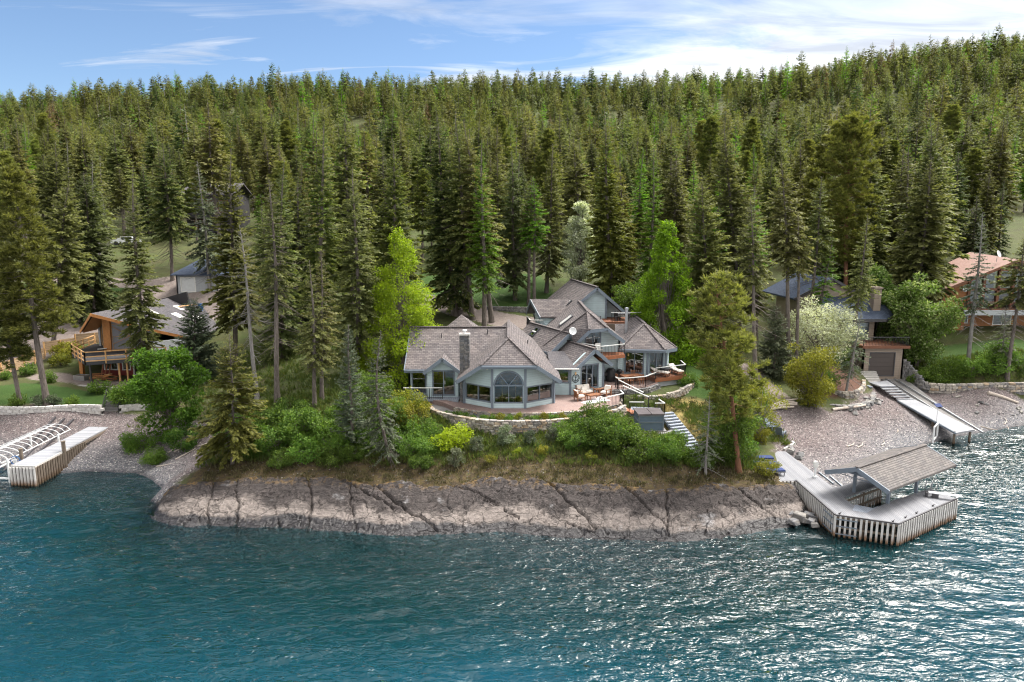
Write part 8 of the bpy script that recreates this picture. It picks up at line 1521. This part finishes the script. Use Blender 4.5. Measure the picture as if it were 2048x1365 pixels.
v, f, l = cover_stuff('', '', '', np.concatenate([rnd_pts(5200, -23, 19, 46, 58, lambda x, y: onbank(x, y) & (y > rock_top(x) + 2.0)), rnd_pts(1200, 16, 23, 54, 72, lambda x, y: (poly_sd(x, y, HOUSES[0]) < -0.5)), rnd_pts(1500, -34, -10, 58, 78, lambda x, y: (poly_sd(x, y, HOUSES[0]) < -0.5) & (x > -34)), rnd_pts(700, 44, 60, 72, 78, lambda x, y: y > 72)]), grs, 0.6, 1.5, 3)
tag(link('meadow_grass', fast_mesh('meadow_grass', v, f, 'grass_blade', leaf=l)), 'uneven green grass and weeds on the bank round the house', 'grass', kind='stuff')
v, f, l = cover_stuff('', '', '', np.concatenate([rnd_pts(2600, -22, 18.5, 44, 51, lambda x, y: onbank(x, y) & (y < rock_top(x) + 3.4)), rnd_pts(300, 11.6, 19, 50, 60, lambda x, y: poly_sd(x, y, DRY) > 0)]), wds, 0.5, 1.3, 4)
tag(link('dry_weeds', fast_mesh('dry_weeds', v, f, 'dry_weed', leaf=l)), 'dry brown weeds and moss along the top of the rock', 'weeds', kind='stuff')
def cubes(p, smin, smax, seed):
    rg = np.random.default_rng(seed); n = len(p); base = np.array([(-1, -1, -.6), (1, -1, -.6), (1, 1, -.6), (-1, 1, -.6), (-.6, -.7, .6), (.7, -.6, .6), (.6, .7, .6), (-.7, .6, .6)]) * 0.5; F = np.array([(3, 2, 1, 0), (4, 5, 6, 7), (0, 1, 5, 4), (1, 2, 6, 5), (2, 3, 7, 6), (3, 0, 4, 7)])
    v = base[None] * rg.uniform(0.7, 1.2, (n, 8, 1)) * rg.uniform(smin, smax, (n, 1, 1)) * rg.uniform(0.6, 1.3, (n, 1, 3)); a = rg.uniform(0, 6.28, n)[:, None]; x = v[..., 0] * np.cos(a) - v[..., 1] * np.sin(a); y = v[..., 0] * np.sin(a) + v[..., 1] * np.cos(a)
    z = gz(p[:, 0], p[:, 1]); V = np.stack([x + p[:, :1], y + p[:, 1:], v[..., 2] + z[:, None] + 0.01], -1).reshape(-1, 3); return V, (F[None] + 8 * np.arange(n)[:, None, None]).reshape(-1, 4)
def shingle_stone():
    m, n = new_mat('loose_pebble'); p = n.pos(); c = n.sep(n.add('ShaderNodeTexVoronoi', ins={'Scale': 2.3, 'Vector': p}).outputs['Color'])[0]
    MATS['loose_pebble'] = finish(m, n, n.ramp(c, [(0, (0.08, 0.08, 0.09)), (0.5, (0.14, 0.132, 0.135)), (0.85, (0.22, 0.205, 0.2)), (1, (0.45, 0.43, 0.41))]), 0.8, n.bump(n.noise(p, 9, 4), 0.5, 0.03))
shingle_stone()
pb = np.concatenate([rnd_pts(11000, -58, -21, 47, 62, lambda x, y: (poly_sd(x, y, PEB_L) > 0.2) & (height(x, y) > -0.35)), rnd_pts(16000, 20.5, 62, 43, 75, lambda x, y: (poly_sd(x, y, PEB_R) > 0.2) & (height(x, y) > -0.35) & (poly_sd(x, y, [(38.6, 57.5), (43.8, 60), (44.2, 76), (38.8, 75.5)]) < 0)), rnd_pts(1500, -22, 19, 44, 50, lambda x, y: onbank(x, y) & (y < rock_top(x) + 2.2))])
v, f = cubes(pb, 0.035, 0.10, 6); tag(link('shingle', fast_mesh('shingle', v, f, 'loose_pebble')), 'loose rounded stones covering both beaches', 'shingle', kind='stuff')
